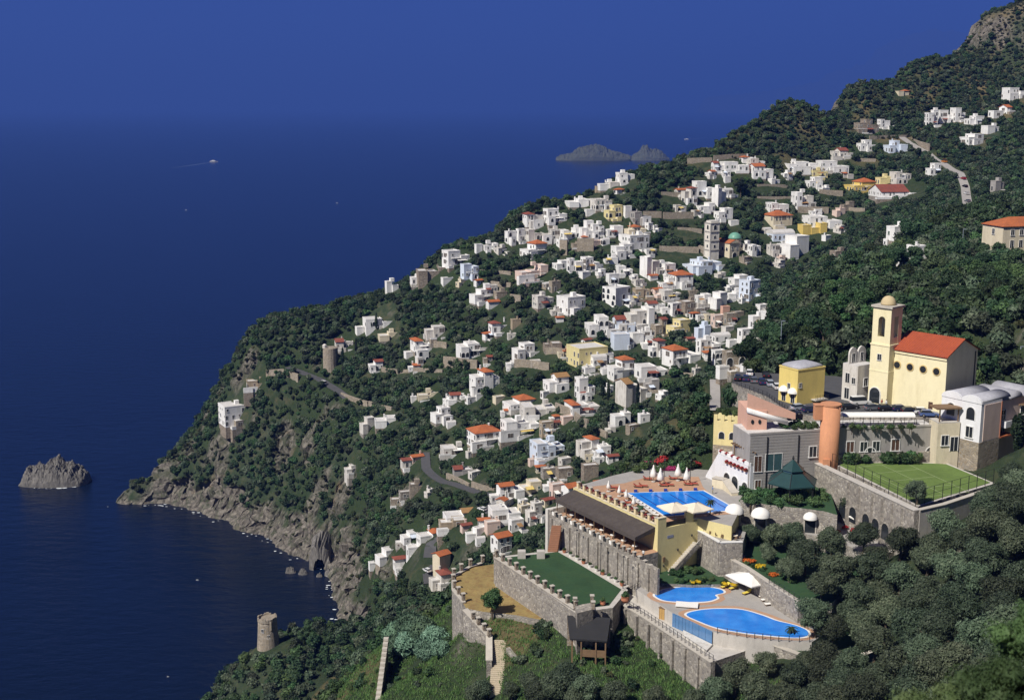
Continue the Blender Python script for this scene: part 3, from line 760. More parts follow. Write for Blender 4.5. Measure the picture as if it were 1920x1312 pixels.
HOUSES = """
830 877 467 498 w f bS 30|white cubic house at the village's far left end above the sea cliff
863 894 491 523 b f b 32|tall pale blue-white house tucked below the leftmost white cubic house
890 904 456 475 w f n 30|narrow white house sticking up on the shore ridge right of the leftmost cubic house
905 932 456 470 w f - 20|low white house on the shore ridge beside the narrow white one
947 968 431 456 w f A 30|white house with tall arches at the left end of the row below the red-hipped villa
968 985 427 454 w f - 30|narrow white house wedged between the two arched houses
984 1017 427 451 w f a 24|white arched house in the middle of the row below the red-hipped villa
981 1020 394 425 w r - 22|white villa with red hipped roof on the left skyline of the village
1020 1060 389 418 w f bS 22|white three-storey house with balconies right of the red-hipped skyline villa
975 1024 447 482 w h sb 34|white terraced house with an orange roof corner under the arched row
1017 1050 427 452 o f - 15|long white house with grey base right of the arched row
1050 1090 426 447 w f a 18|white house with dark arcade above the tan stone bastion
1086 1112 410 446 w f s 20|stepped white house above the wider tan stone bastion
1062 1118 373 387 w f n 10|long low white house on the skyline above the terraced village
968 1026 495 528 q f bT 25|cream-pink villa with terraces and red balconies in the left village
1030 1051 526 549 T f - 30|tan stone house right of the cream-pink villa
906 932 530 551 w f - 20|white box house above the porch house left of the cream-pink villa
880 919 540 567 w f bs 30|white house with dark porch on the tree line left of the cream-pink villa
1036 1066 488 504 w f s 25|low stepped white house at the left of the white cluster above the cubic block
1063 1091 481 509 w f a 25|white house with arches in the middle of the cluster above the cubic block
1090 1122 479 507 w f S 28|white house at the right of the cluster above the cubic block
998 1038 552 578 o f - 30|white flat-roofed house with stone base left of the big cubic block
1046 1096 551 588 w f d 35|big white cubic three-storey house among trees below the cream-pink villa
780 836 500 522 B f n 12|brown stone house on the tree-covered shoulder at the left skyline
722 746 524 549 w f n 25|small white house alone at the far left skyline above the trees
1156 1189 322 346 w f - 15|white house with crenellated parapet highest on the left skyline
1122 1158 341 357 w f n 15|low white house on the skyline below the crenellated white house
1116 1129 348 362 t f n 20|small tan house at the skyline end below the low white house
1108 1147 371 394 o f a 20|tan and white house with wide roof under the skyline
1133 1166 384 412 p f as 25|pale cream house with arched porch left of the orange-hipped tan house
1169 1184 384 409 w f - 25|narrow white house with stair above the orange-hipped tan house
1182 1214 396 420 g f - 25|grey house with one yellow wall behind the orange-hipped tan house
1169 1211 417 447 c h - 22|tan house with orange hipped roof in the upper left village
1163 1216 437 466 w f d 30|white two-storey house right under the orange-hipped tan house
1147 1185 455 482 w f b 22|white house with balcony below the two-storey house under the orange-hipped one
1133 1167 423 444 w f s 18|white stepped house left of the orange-hipped tan house
1108 1131 417 447 w f b 20|white tall house with balconies above the tan bastion's right end
1278 1303 346 381 w r A 30|tall white house with red trim and arched ground floor in the upper village
1300 1336 337 369 w f aS 18|white house with dark loggia right of the tall red-trimmed house
1335 1360 350 384 w f n 40|white tower-like house with leaning side in the upper village
1306 1338 380 397 w f - 18|low white house under the tower-like house
1340 1373 389 413 w f s 20|white house with columns above the village bell tower
1357 1370 330 344 w f - 20|tiny white house left of the big dark pine
1335 1357 303 323 w R - 12|white house with brown roof below the bare ridge path
1354 1400 302 321 w f S 10|long white house with flat wide roof below the bare ridge path
1402 1434 296 316 w f - 12|white house behind the orange-roofed one under the ridge woods
1408 1447 305 332 w g S 15|white house with orange roof and grey lean-to under the ridge woods
1402 1427 455 480 w f - 25|grey-shaded white house beside the village church dome
1284 1350 487 511 b f - 25|long pale house with flat roof at the foot of the village bell tower
1199 1233 476 516 w f n 40|tall white blank-sided house in the middle village
1224 1263 492 516 w f b 25|white house with wide flat eaves right of the tall blank-sided house
1155 1186 497 517 w f - 15|white house with shaded front left of the tall blank-sided house
1137 1160 511 533 w f a 25|small white house with red arches left below the shaded-front house
1257 1298 506 541 w h d 20|white cube with orange hipped roof and tall dark windows in the middle village
1233 1271 519 541 w f bs 20|white terraced house left of the cube with tall dark windows
1236 1274 540 563 o f - 20|weathered white house right below the terraced house
1132 1181 533 574 w f Ad 42|white three-storey house with rows of arches on its left face
1188 1219 540 559 t f - 15|tan ruin right of the three-storey arched house
1173 1222 573 611 o f a 22|white house with brown stone lower floors above the blue-shaded hotel
1211 1246 563 582 w R - 15|low white house with red trim in the crowded middle
1253 1277 565 592 w f A 35|slim white house with arched window beside the brown stone block
1273 1311 560 589 B f - 25|brown stone block house in the crowded middle
1304 1331 549 571 w f - 18|white house right of the brown stone block
1328 1363 546 578 w f sn 38|dazzling white stepped house below the tall grey-white house
1361 1391 547 563 w f - 15|low white house joining the stepped house to the tall grey-white house
1388 1425 520 563 b f d 38|tall grey-white house at the village's right edge against the trees
1367 1401 515 536 w f s 22|white house behind the tall grey-white one at the trees' edge
1304 1329 569 588 o f - 20|weathered house under the house right of the brown stone block
1334 1359 587 613 q f - 25|faded pink house in the crowded right village
1358 1381 584 608 T f - 20|tan stone house right of the faded pink one
1352 1368 573 589 k f n 20|small salmon pink house above the faded pink one
1404 1433 589 613 w f - 20|white house in the row that ends at the tall lamp post
1432 1481 582 604 w f S 12|long white house at the row's end beside the tall lamp post
1098 1150 588 628 w f Ab 12|white hotel with blue-shaded balconies and arcade columns in the lower middle village
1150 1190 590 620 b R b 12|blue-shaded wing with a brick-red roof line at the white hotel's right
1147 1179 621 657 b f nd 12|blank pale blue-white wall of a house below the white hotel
1182 1206 621 644 w f n 20|small white house right of the blank-walled house
1221 1249 591 630 T R - 25|tall tan house with red roof edge in the lower middle village
1250 1293 596 630 p f s 28|tan and yellow house beside the tall tan one
1216 1244 629 669 w r a 25|white house with red roof and arched terrace above the orange-roofed long house
1245 1307 641 684 w h Sb 28|long white house with orange roof stepping down to the right
1302 1331 607 640 b f n 30|white house under the grey awning by the village stairs
1307 1349 634 662 w f b 22|white house with shaded veranda right of the orange-roofed long house
1334 1369 623 642 w v - 20|white vaulted house above the shaded veranda house
1334 1359 651 689 w f Ab 25|tall white house with arched loggias beside the tan arched ruin
1357 1395 654 689 T f a 15|tan ruin with an arch at the village's lower right corner
1384 1411 613 642 w f - 28|white house at the tree line above the tan arched ruin
1140 1187 664 712 w h bs 22|white house with orange roof and round balcony below the blank blue wall
1193 1249 682 707 w f aS 18|long white house with dark left annex right of the round-balcony house
1066 1137 644 685 p f d 25|large pale yellow villa in the lower middle village
1107 1137 662 688 w v - 20|small white barrel-roofed house against the yellow villa
960 1001 640 673 w f s 28|white house with cut-out terrace left of the yellow villa
916 958 601 626 w r b 22|white villa with pinkish balconies alone among the terraces
958 976 597 616 t f n 20|tan ruin wall right of the pinkish-balconied villa
855 914 640 669 w f ba 18|white villa with long balcony above the stone terrace wall
880 933 682 733 w h bT 25|stacked white house with small orange roof below the long-balcony villa
1019 1051 642 660 B f n 12|brown stone shed left of the yellow villa
1019 1065 698 731 w O s 22|white house with brown tiled roof below the yellow villa
1079 1113 700 746 w f S 25|white stacked house with tall chimney between two dark trees
1061 1121 744 777 w h - 18|white villa with very wide pale roof below the stacked house with tall chimney
1156 1211 702 758 o O n 30|tall streaked white building with ochre roof at the foot of the village
1207 1235 708 735 g f - 15|dark grey annex behind the ochre-roofed building
943 1001 740 768 w h s 25|white house with small orange roof above the long low house
976 1039 756 781 o f - 12|long low white house with pinkish roof edge
939 1009 785 818 w f b 22|wide white house with flat overhanging roof right of the round orange-roofed villa
1012 1037 787 818 t f - 22|tan and white house right of the wide flat-roofed one
877 936 796 838 w h bd 25|white villa with large orange roof and rounded terraces in the valley
995 1057 823 857 b f bT 22|modern white house with blue glass veranda in the valley
1080 1119 812 853 o h - 30|stone house with bright orange curved roof in the valley
1107 1144 834 857 w f s 18|white house to the right of the orange curved roof
1145 1181 770 798 w f A 20|white framed house standing alone left of the near green slope
1197 1218 774 794 w f b 20|white house half hidden by the near green slope
826 873 838 854 o f - 15|low pale house with flat roof left of the orange villa's garden
931 979 900 936 w g - 22|white house with broad orange roof beside the valley road
1054 1090 904 937 w g d 30|white house with orange roof touching the hotel terrace corner
1031 1057 901 933 q f b 25|pale stuccoed house left of the one touching the hotel terrace
973 1014 899 925 c f s 20|cream house right of the broad orange roof by the valley road
931 961 929 953 o g n 60|low building with a steep orange tent-like roof by the valley road
917 973 949 978 w f bS 15|white flat-roofed house below the tent-like orange roof
985 1016 936 981 o f s 28|white house with a stone arch front above the hotel gardens
909 937 974 999 q f b 22|pink-white terraced house lowest in the cluster left of the hotel
954 981 969 996 w f - 25|white house with small terraces right of the pink-white one
831 887 954 976 w O - 14|white house with flat brown roof left of the valley road
823 871 973 991 t f - 12|tan house with one white wall below the flat brown roof
921 958 997 1041 w g d 32|white house with orange roof and dark balconies left of the lawn
750 785 999 1019 w f s 25|white stepped house at the left of the cove hamlet
781 824 989 1023 w h - 25|white house with orange roof and red pergola in the cove hamlet
762 791 1019 1056 w f b 20|tall white house at the centre of the cove hamlet
703 741 1027 1056 w f sn 30|white house stepping down at the far left of the cove hamlet
737 764 1042 1069 w r b 20|white house with dark red roof in the cove hamlet
812 843 1029 1071 c g nd 42|tan house with steep orange roof beside the cove road
805 843 1064 1106 o r - 25|pale house with faded red roof lowest beside the cove road
691 711 1059 1072 w f n 20|tiny white hut left below the cove hamlet
748 771 919 938 G f - 20|small stone house among trees left of the valley road
767 801 904 923 B f n 12|roofless stone ruin among trees left of the valley road
873 896 999 1014 w f n 15|white flat hut among trees between cove hamlet and lawn
1015 1041 875 898 G f - 18|grey stone house, left of the three above the hotel
1043 1073 874 901 B f - 18|brown stone house, middle of the three above the hotel
1091 1121 867 901 B f n 15|stone house with green flat roof, right of the three above the hotel
408 467 757 801 w f d 30|white three-storey house alone on the headland cliff
680 736 597 614 w f aS 18|white villa with ragged roofline behind dark cypresses on the headland
666 691 611 627 w f n 25|small white annex left below the cypress villa
708 745 622 637 c f n 15|cream walled terrace house right below the cypress villa
627 661 636 657 o R - 15|grey house with thin red roof behind the round stone bastion
690 717 673 697 w R s 20|white house with brown porch right of the round stone bastion
770 816 629 657 w h b 22|white house with orange roof on the headland road slope
779 803 654 682 w f A 25|narrow white house with tall arches under the headland's orange-roofed house
796 833 611 638 o f - 18|pale stone house above the headland's orange-roofed house
782 821 735 749 c f - 12|long cream house among trees in the middle of the headland
770 781 743 755 w f n 20|tiny white chapel-like hut beside the long cream house
807 843 760 789 w f s 30|white house descending the slope below the long cream house
842 879 735 750 w R - 12|white bungalow with orange awning right of the long cream house
461 496 714 731 t f - 15|tan house with flat roof high on the left headland
674 701 780 812 o f sn 30|broken white house in the trees below the headland road
702 741 781 799 w f n 10|long white garden house in the trees below the headland road
751 779 857 877 o R - 20|small pale house with red roof left of the valley road bend
645 671 872 890 o f s 25|whitish ruin in the trees above the cliffs
849 885 873 890 g R n 12|blue-grey shed below the orange roofed villa's garden
1736 1758 203 238 w f a 12|white three-storey block at the left of the high hillside cluster
1757 1787 204 232 w f S 12|white house in the middle of the high hillside cluster
1784 1810 199 228 w f b 15|white house at the right of the high hillside cluster
1812 1841 216 234 w f - 15|white house right of the high hillside cluster
1857 1894 195 219 w g - 20|white house with orange roof high at the right
1884 1922 162 186 w f S 18|white house at the right picture edge highest on the slope
1802 1844 249 271 w f s 25|low white house under the high orange roof
1843 1873 235 251 w f n 20|small white house stepping up toward the high orange roof
1680 1704 168 180 c h n 15|small house with yellowish roof highest in the ridge woods
1605 1646 220 250 B f - 15|tall brown stone house on the upper slope
1646 1667 222 240 w f - 15|white house beside the tall brown stone house
1608 1633 261 283 w f s 15|white house below the tall brown stone house
1661 1698 261 286 b f - 12|bluish house with veranda on the upper slope
1560 1597 277 297 o R - 12|weathered house with thin red roof under the upper slope trees
1474 1531 302 324 w f a 10|white villa with arcade on the upper terraces
1536 1587 299 324 w f S 10|white villa right of the arcaded one
1521 1552 319 334 p f - 12|small yellow house below the two upper white villas
1511 1541 331 353 w f s 15|white house under the small yellow one
1586 1640 332 359 y h s 18|bright yellow house with orange roof on the upper terraces
1644 1670 330 346 p f - 15|pale yellow house right of the bright yellow one
1672 1708 320 345 o f - 15|greyish house among trees right of the yellow ones
1644 1736 346 368 w R S 8|long white house with pinkish roof below the yellow houses
1738 1763 304 328 w f s 15|white house left of the hillside road
1486 1524 356 389 w f a 15|white house with tall french windows above the stone terrace
1438 1475 379 402 w f - 15|white house behind the yellowish orange-roofed villa
1436 1484 393 424 c h d 22|yellowish villa with orange hipped roof above the village church
1500 1549 416 441 y f n 15|plain yellow block right of the village church
1511 1572 403 426 w f S 12|white house behind the plain yellow block
1441 1489 430 452 b v - 18|pale house with long white vault beside the village church
1459 1516 437 480 w f sn 30|white stepped house below the plain yellow block
1439 1461 456 480 o f - 20|weathered house between church and white stepped house
1557 1587 466 499 B f - 25|unfinished stone house with one white edge on the wooded slope
1664 1713 421 449 w f - 25|white house alone on the wooded slope
1690 1736 457 486 w f s 22|white and tan house right below the lone white house
1577 1601 376 396 B f n 20|small brown stone house above the wooded slope
1858 1883 337 359 g f - 25|grey ruin right of the hillside road
"""
for _l in HOUSES.strip().split('\n'):
    _a, _lab = _l.split('|')
    _p = _a.split()
    house(*[float(v) for v in _p[:4]], _p[4], _p[5], _lab, '' if _p[6] == '-' else _p[6], float(_p[7]))

# smaller dwellings squeezed in beside the larger ones
_rs = random.Random(99)
_n = 0
for _l in HOUSES.strip().split('\n'):
    _a, _lab = _l.split('|'); _p = _a.split(); q0, q1, q2, q3 = [float(v) for v in _p[:4]]
    if not (740 < q0 < 1700 and 290 < q2 < 1000) or (q1 - q0) < 22: continue
    for _side in _rs.sample((('left below', -.55, .55), ('right below', .62, .5), ('right above', .5, -.55), ('left above', -.5, -.5)), 3):
        cw, ch = _rs.uniform(14, 25), _rs.uniform(9, 16)
        cx_ = (q0 + q1) / 2 + _side[1] * (q1 - q0 + cw) * .62; cb = q3 + _side[2] * (q3 - q2) * .9
        box_ = (cx_ - cw / 2, cx_ + cw / 2, cb - ch, cb)
        if any(min(box_[1], h[1]) - max(box_[0], h[0]) > cw * .45 and min(box_[3], h[3]) - max(box_[2], h[2]) > ch * .35 for h in HOUSE_BOX): continue
        ww = _rs.choice('wwwwwwwoocTq'); word = {'w': 'white', 'o': 'weathered white', 'c': 'cream', 'T': 'tan stone', 't': 'tan', 'q': 'pinkish', 'p': 'pale yellow'}[ww]
        short = ' '.join(_lab.split()[:8])
        while short.split()[-1] in ('the', 'of', 'with', 'and', 'a', 'at', 'in', 'on', 'to', 'its', 'below', 'above', 'under', 'left', 'right', 'beside', 'behind', 'by', 'one', 'that', 'from', 'village\'s', 'tall', 'white', 'tan', 'red', 'orange', 'orange-hipped', 'big', 'brown', 'stone', 'pinkish-balconied', 'wide', 'red-hipped', 'upper', 'middle', 'lower', 'dark', 'cream-pink', 'crowded', 'arched', 'round', 'pale', 'cubic', 'round-balcony'): short = ' '.join(short.split()[:-1])
        house(*box_, ww, _rs.choice('ffffffhRgv'), 'small %s house %s the %s' % (word, _side[0], short), _rs.choice(('', 'a', 's', 'n', 'b')), _rs.choice((18, 25, 32, 38, 12)))
        _n += 1
        if _n > 112 or _rs.random() < .2: break
print('SMALL', _n)

# ---- village bell tower and church
def bell_tower():
    c = hit(1335, 489); d = c.y * CP - (c.z - CAM_H) * SP_; s = d / FPX
    H = 71 * s; w = 19 * s
    t = thing('bell_tower', 'tall pale square bell tower with dark string courses in the village', 'bell tower', (c.x, c.y + w / 2, c.z), math.radians(25))
    mb = MB(); mb.box(-w / 2, w / 2, -w / 2, w / 2, -6, H); mb.build('shaft', pm('pale_tower_plaster', (.74, .70, .62), .1, .3, .85, 0, (.45, .4, .33), .5), t)
    for k in (0.28, 0.52, 0.76, 0.985):
        e = 0.28
        mb = MB(); mb.box(-w / 2 - e, w / 2 + e, -w / 2 - e, w / 2 + e, H * k - .22, H * k + .22); mb.build('string_course', GREYP, t)
    e = 0.13
    for sx in (-1, 1):
        for sy in (-1, 1):
            mb = MB(); mb.box(sx * w / 2 - .35 if sx < 0 else w / 2 - .3, sx * w / 2 + .3 if sx < 0 else w / 2 + .08, sy * w / 2 - .08 if sy < 0 else w / 2 - .3, sy * w / 2 + .3 if sy < 0 else w / 2 + .08, -6, H * 0.97); mb.build('corner_pilaster', WHITE2, t)
    for k in (0.34, 0.58, 0.82):
        put(ARCHW, 'belfry_opening' if k > .8 else 'window', t, 0, -w / 2 - .05, H * k, 0, 1.0 if k > .8 else 0.7)
        put(ARCHW, 'belfry_opening' if k > .8 else 'window', t, -w / 2 - .05, 0, H * k, -math.pi / 2, 1.0 if k > .8 else 0.7)
    mb = MB(); mb.box(-w / 2 + .4, w / 2 - .4, -w / 2 + .4, w / 2 - .4, H, H + .9); mb.build('parapet', WHITE2, t)
    HOUSE_BOX.append((1320, 1350, 416, 490, c.y)); HOUSE_XY.append((c.x, c.y + w / 2, w))
    # church
    c2 = hit(1368, 488); d = c2.y * CP - (c2.z - CAM_H) * SP_; s = d / FPX
    t = thing('village_church', 'cream village church with orange roof and green tiled dome', 'church', (c2.x, c2.y + 8, c2.z), math.radians(32))
    W, D, H = 24 * s, 40 * s, 30 * s
    mb = MB(); mb.box(-W / 2, W / 2, -D / 2, D / 2, -6, H); mb.build('nave_wall', CREAM, t)
    # roof along the nave (ridge along y)
    e = .5; r = W * .25
    mb = MB(); mb.add([(-W / 2 - e, -D / 2 - .3, H), (W / 2 + e, -D / 2 - .3, H), (0, -D / 2 - .3, H + r), (-W / 2 - e, D / 2, H), (W / 2 + e, D / 2, H), (0, D / 2, H + r)], [(0, 1, 2), (3, 5, 4), (0, 2, 5, 3), (1, 4, 5, 2), (0, 3, 4, 1)]); mb.build('tiled_roof', ORANGE, t)
    mb = MB(); mb.add([(-W / 2, -D / 2 - .05, H - .05), (W / 2, -D / 2 - .05, H - .05), (0, -D / 2 - .35, H + r - .15), (-W / 2, -D / 2 - .4, H - .05), (W / 2, -D / 2 - .4, H - .05)], [(3, 4, 2)]); mb.build('pediment', CREAM, t)
    for x in (-.25, .25): put(WIN, 'window', t, x * W, -D / 2, H * .6)
    put(ARCHW, 'portal', t, 0, -D / 2, 0, 0, 1.5)
    for y in (-.3, 0, .3): put(ARCHW, 'nave_window', t, -W / 2, y * D, H * .5, -math.pi / 2, .8)
    mb = MB(); mb.lathe((W * .75, 0, 0), [(3.4, -4), (3.4, H + 1.6)], 16); mb.build('dome_drum', CREAM, t)
    mb = MB(); mb.lathe((W * .75, 0, H + 1.6), [(3.7, 0), (3.6, .5), (3.3, 1.4), (2.6, 2.4), (1.5, 3.1), (.3, 3.4)], 16); mb.build('dome', GREENDOME, t, True)
    mb = MB(); mb.box(W * .5, W * 1.6, -3, 4, -6, H * .55); mb.build('sacristy_wall', CREAM, t)
    roof_part(t, 'f', W * .5, W * 1.6, -3, 4, H * .55, CREAM)
    for a in (-1.9, -1.2, -2.7):
        put(WIN, 'drum_window', t, W * .75 + 3.38 * math.cos(a), 3.38 * math.sin(a), H - .6, a + math.pi / 2, .8)
    HOUSE_BOX.append((1350, 1415, 430, 488, c2.y)); HOUSE_XY.append((c2.x, c2.y + 8, 11))
bell_tower()
# ------------------------------------------------------------------ hotel hillside
DECK = pm('terracotta_paving', (0.46, 0.28, 0.18), 0.16, 0.8, 0.85)
PAVE = pm('grey_paving', (0.36, 0.34, 0.32), 0.14, 0.7, 0.85)
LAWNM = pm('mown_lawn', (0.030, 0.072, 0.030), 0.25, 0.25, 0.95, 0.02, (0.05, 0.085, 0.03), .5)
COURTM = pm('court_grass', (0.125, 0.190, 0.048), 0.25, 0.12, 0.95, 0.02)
DRYG = pm('dry_grass', (0.30, 0.22, 0.085), 0.30, 0.35, 0.95, 0.05, (0.20, 0.11, 0.05), 0.9)
AWN = pm('brown_awning', (0.075, 0.062, 0.056), 0.16, 0.35, 0.85, 0, (0.11, 0.095, 0.085), 0.6)
TERRAC = pm('terracotta_plaster', (0.60, 0.28, 0.15), 0.10, 0.3, 0.85, 0, (0.34, 0.16, 0.10), 0.4)
REDF = pm('red_flowers', (0.35, 0.03, 0.03), 0.4, 3.0, 0.8)
MAGF = pm('magenta_flowers', (0.33, 0.03, 0.12), 0.4, 3.0, 0.8)
YELF = pm('yellow_flowers', (0.70, 0.48, 0.02), 0.3, 3.0, 0.8)
ORAF = pm('orange_flowers', (0.60, 0.14, 0.02), 0.3, 3.0, 0.8)
VIOF = pm('violet_flowers', (0.25, 0.20, 0.42), 0.3, 3.0, 0.8)
YCAN = pm('yellow_canvas', (0.75, 0.60, 0.10), 0.08, 1.0, 0.8)
REDC = pm('red_cushion', (0.42, 0.09, 0.06), 0.12, 1.0, 0.8)
CREAMC = pm('cream_canvas', (0.74, 0.66, 0.52), 0.06, 1.0, 0.8)
TERP = pm('terracotta_pot', (0.45, 0.18, 0.10), 0.2, 1.0, 0.8)
SLATE = pm('dark_green_roof', (0.020, 0.055, 0.055), 0.22, 0.8, 0.4, 0, None, 0, 0.5)
COPING = pm('coping_stone', (0.50, 0.46, 0.40), 0.15, 0.8, 0.9)
HEDGE = leafmat('hedge_leaves', (0.016, 0.038, 0.014), (0.030, 0.062, 0.022), (0.055, 0.095, 0.034))

def poolmat():
    m, nt, bs = _new('pool_water')
    p = _pos(nt)
    n = _noise(nt, p, 0.35, 4, 0.6)
    c = _ramp(nt, n.outputs['Fac'], [(0.3, (0.012, 0.16, 0.62)), (0.7, (0.035, 0.27, 0.78))]).outputs[0]
    nt.links.new(c, bs.inputs['Base Color'])
    bs.inputs['Roughness'].default_value = 0.12
    bs.inputs['IOR'].default_value = 1.33
    w = _noise(nt, p, 2.2, 3)
    _bump(nt, bs, w.outputs['Fac'], 0.25, 0.05)
    return m
POOL = poolmat()
TILEB = pm('pool_tile_blue', (0.02, 0.05, 0.28), 0.1, 1.0, 0.4)
GLASSB = pm('blue_glass_panel', (0.10, 0.22, 0.42), 0.15, 0.6, 0.12, 0, None, 0, 0.6)

def xy(p): return (p.x, p.y)
def PA(pts, z): return [xy(at(a, b, z=z)) for a, b in pts]

def platform(name, label, pts, z, zb, mats, cat='terrace', px=True, kind=None, d=1.0):
    poly = PA(pts, z) if px else pts
    cut(poly, z, d)
    PLATS.append((poly, z))
    mb = MB(); mb.prism(poly, zb, z, 1, 0)
    o = mb.build(name, mats)
    return tag(o, label, cat, None, kind), poly

def sheet(name, label, poly, z, mat, cat, kind=None, parent=None, h=0.05):
    mb = MB(); mb.prism(poly, z - h, z)
    o = mb.build(name, mat, parent)
    return tag(o, label, cat, None, kind) if parent is None else o

def wall_run(name, label, pts, zt, zb, th, mat, cope=True, cat='wall', cmat=None):
    """wall along a polyline of (x, y); zt list of top heights"""
    t = thing(name, label, cat, (pts[0][0], pts[0][1], 0))
    ox, oy = pts[0][0], pts[0][1]
    zt = zt if isinstance(zt, (list, tuple)) else [zt] * len(pts)
    for i in range(len(pts) - 1):
        a, b = Vector(pts[i]), Vector(pts[i + 1])
        d = (b - a).normalized(); n = Vector((-d.y, d.x)) * th / 2
        q = [a - n, b - n, b + n, a + n]
        mb = MB(); mb.prism([(p.x - ox, p.y - oy) for p in q], zb, 0, z1s=[zt[i], zt[i + 1], zt[i + 1], zt[i]]); mb.build('masonry', mat, t)
        if cope:
            n2 = n * 1.25
            q = [a - n2, b - n2, b + n2, a + n2]
            zz = [zt[i], zt[i + 1], zt[i + 1], zt[i]]
            mb = MB(); mb.add([(p.x - ox, p.y - oy, z + .003) for p, z in zip(q, zz)] + [(p.x - ox, p.y - oy, z + .15) for p, z in zip(q, zz)], [(0, 3, 2, 1), (4, 5, 6, 7), (0, 1, 5, 4), (1, 2, 6, 5), (2, 3, 7, 6), (3, 0, 4, 7)]); mb.build('coping', cmat or COPING, t)
    return t

def _pillar_mesh(w, h, mats, cap=0.18):
    mb = MB(); mb.box(-w / 2, w / 2, -w / 2, w / 2, 0, h, 0); mb.box(-w / 2 - .1, w / 2 + .1, -w / 2 - .1, w / 2 + .1, h + .002, h + cap, 1)
    me = bpy.data.meshes.new('pillar'); me.from_pydata(mb.v, [], mb.f)
    for m in mats: me.materials.append(m)
    me.polygons.foreach_set('material_index', mb.m); me.update()
    return me

def pillars(t, a, b, n, z0, z1, me, name='pillar', rz=0.0, org=(0, 0)):
    for i in range(n):
        k = i / max(1, n - 1)
        link(name, me, t, (a[0] + (b[0] - a[0]) * k - org[0], a[1] + (b[1] - a[1]) * k - org[1], z0 + (z1 - z0) * k), rz)

_post = None
def railing(label, pts, zs, h=1.1, step=2.0, mat=None):
    """iron railing: posts and two rails along a polyline"""
    global _post
    mat = mat or DARKM
    if _post is None:
        mb = MB(); mb.box(-.05, .05, -.05, .05, 0, 1.0); _post = bpy.data.meshes.new('post'); _post.from_pydata(mb.v, [], mb.f); _post.materials.append(DARKM)
    ox, oy = pts[0]
    t = thing('railing', label, 'railing', (ox, oy, 0))
    zs = zs if isinstance(zs, (list, tuple)) else [zs] * len(pts)
    for i in range(len(pts) - 1):
        a, b = Vector(pts[i]), Vector(pts[i + 1]); L = (b - a).length
        n = max(1, int(L / step))
        for k in range(n + (1 if i == len(pts) - 2 else 0)):
            p = a.lerp(b, k / n)
            link('post', _post, t, (p.x - ox, p.y - oy, zs[i] + (zs[i + 1] - zs[i]) * k / n), 0, (1, 1, h))
        for hh in (h, h * .55):
            mb = MB(); mb.tube([(a.x - ox, a.y - oy, zs[i] + hh), (b.x - ox, b.y - oy, zs[i + 1] + hh)], .035, 4); mb.build('rail', mat, t)
    return t

ZC, ZT, ZP, ZR, ZL, ZD, ZB = 145.0, 137.0, 131.0, 126.0, 120.5, 121.0, 114.8
PATCHES = [(PA([(580, 1312), (720, 1312), (720, 1195), (650, 1230)], 85), 'dry', .45), (PA([(880, 1160), (1010, 1150), (1080, 1190), (960, 1215)], 112), 'dry', .55)]

# ---- church square and car park
_sq = PA([(1372, 717), (1440, 744), (1478, 772), (1535, 781), (1750, 781), (1790, 781)], ZC) + [(111, 260), (109, 280), (93, 293), (56, 301)]
platform('church_square', 'asphalt church square and car park above the grey hotel front', _sq, ZC, 125, [ASPH, GREYST], 'car park', False, 'structure')

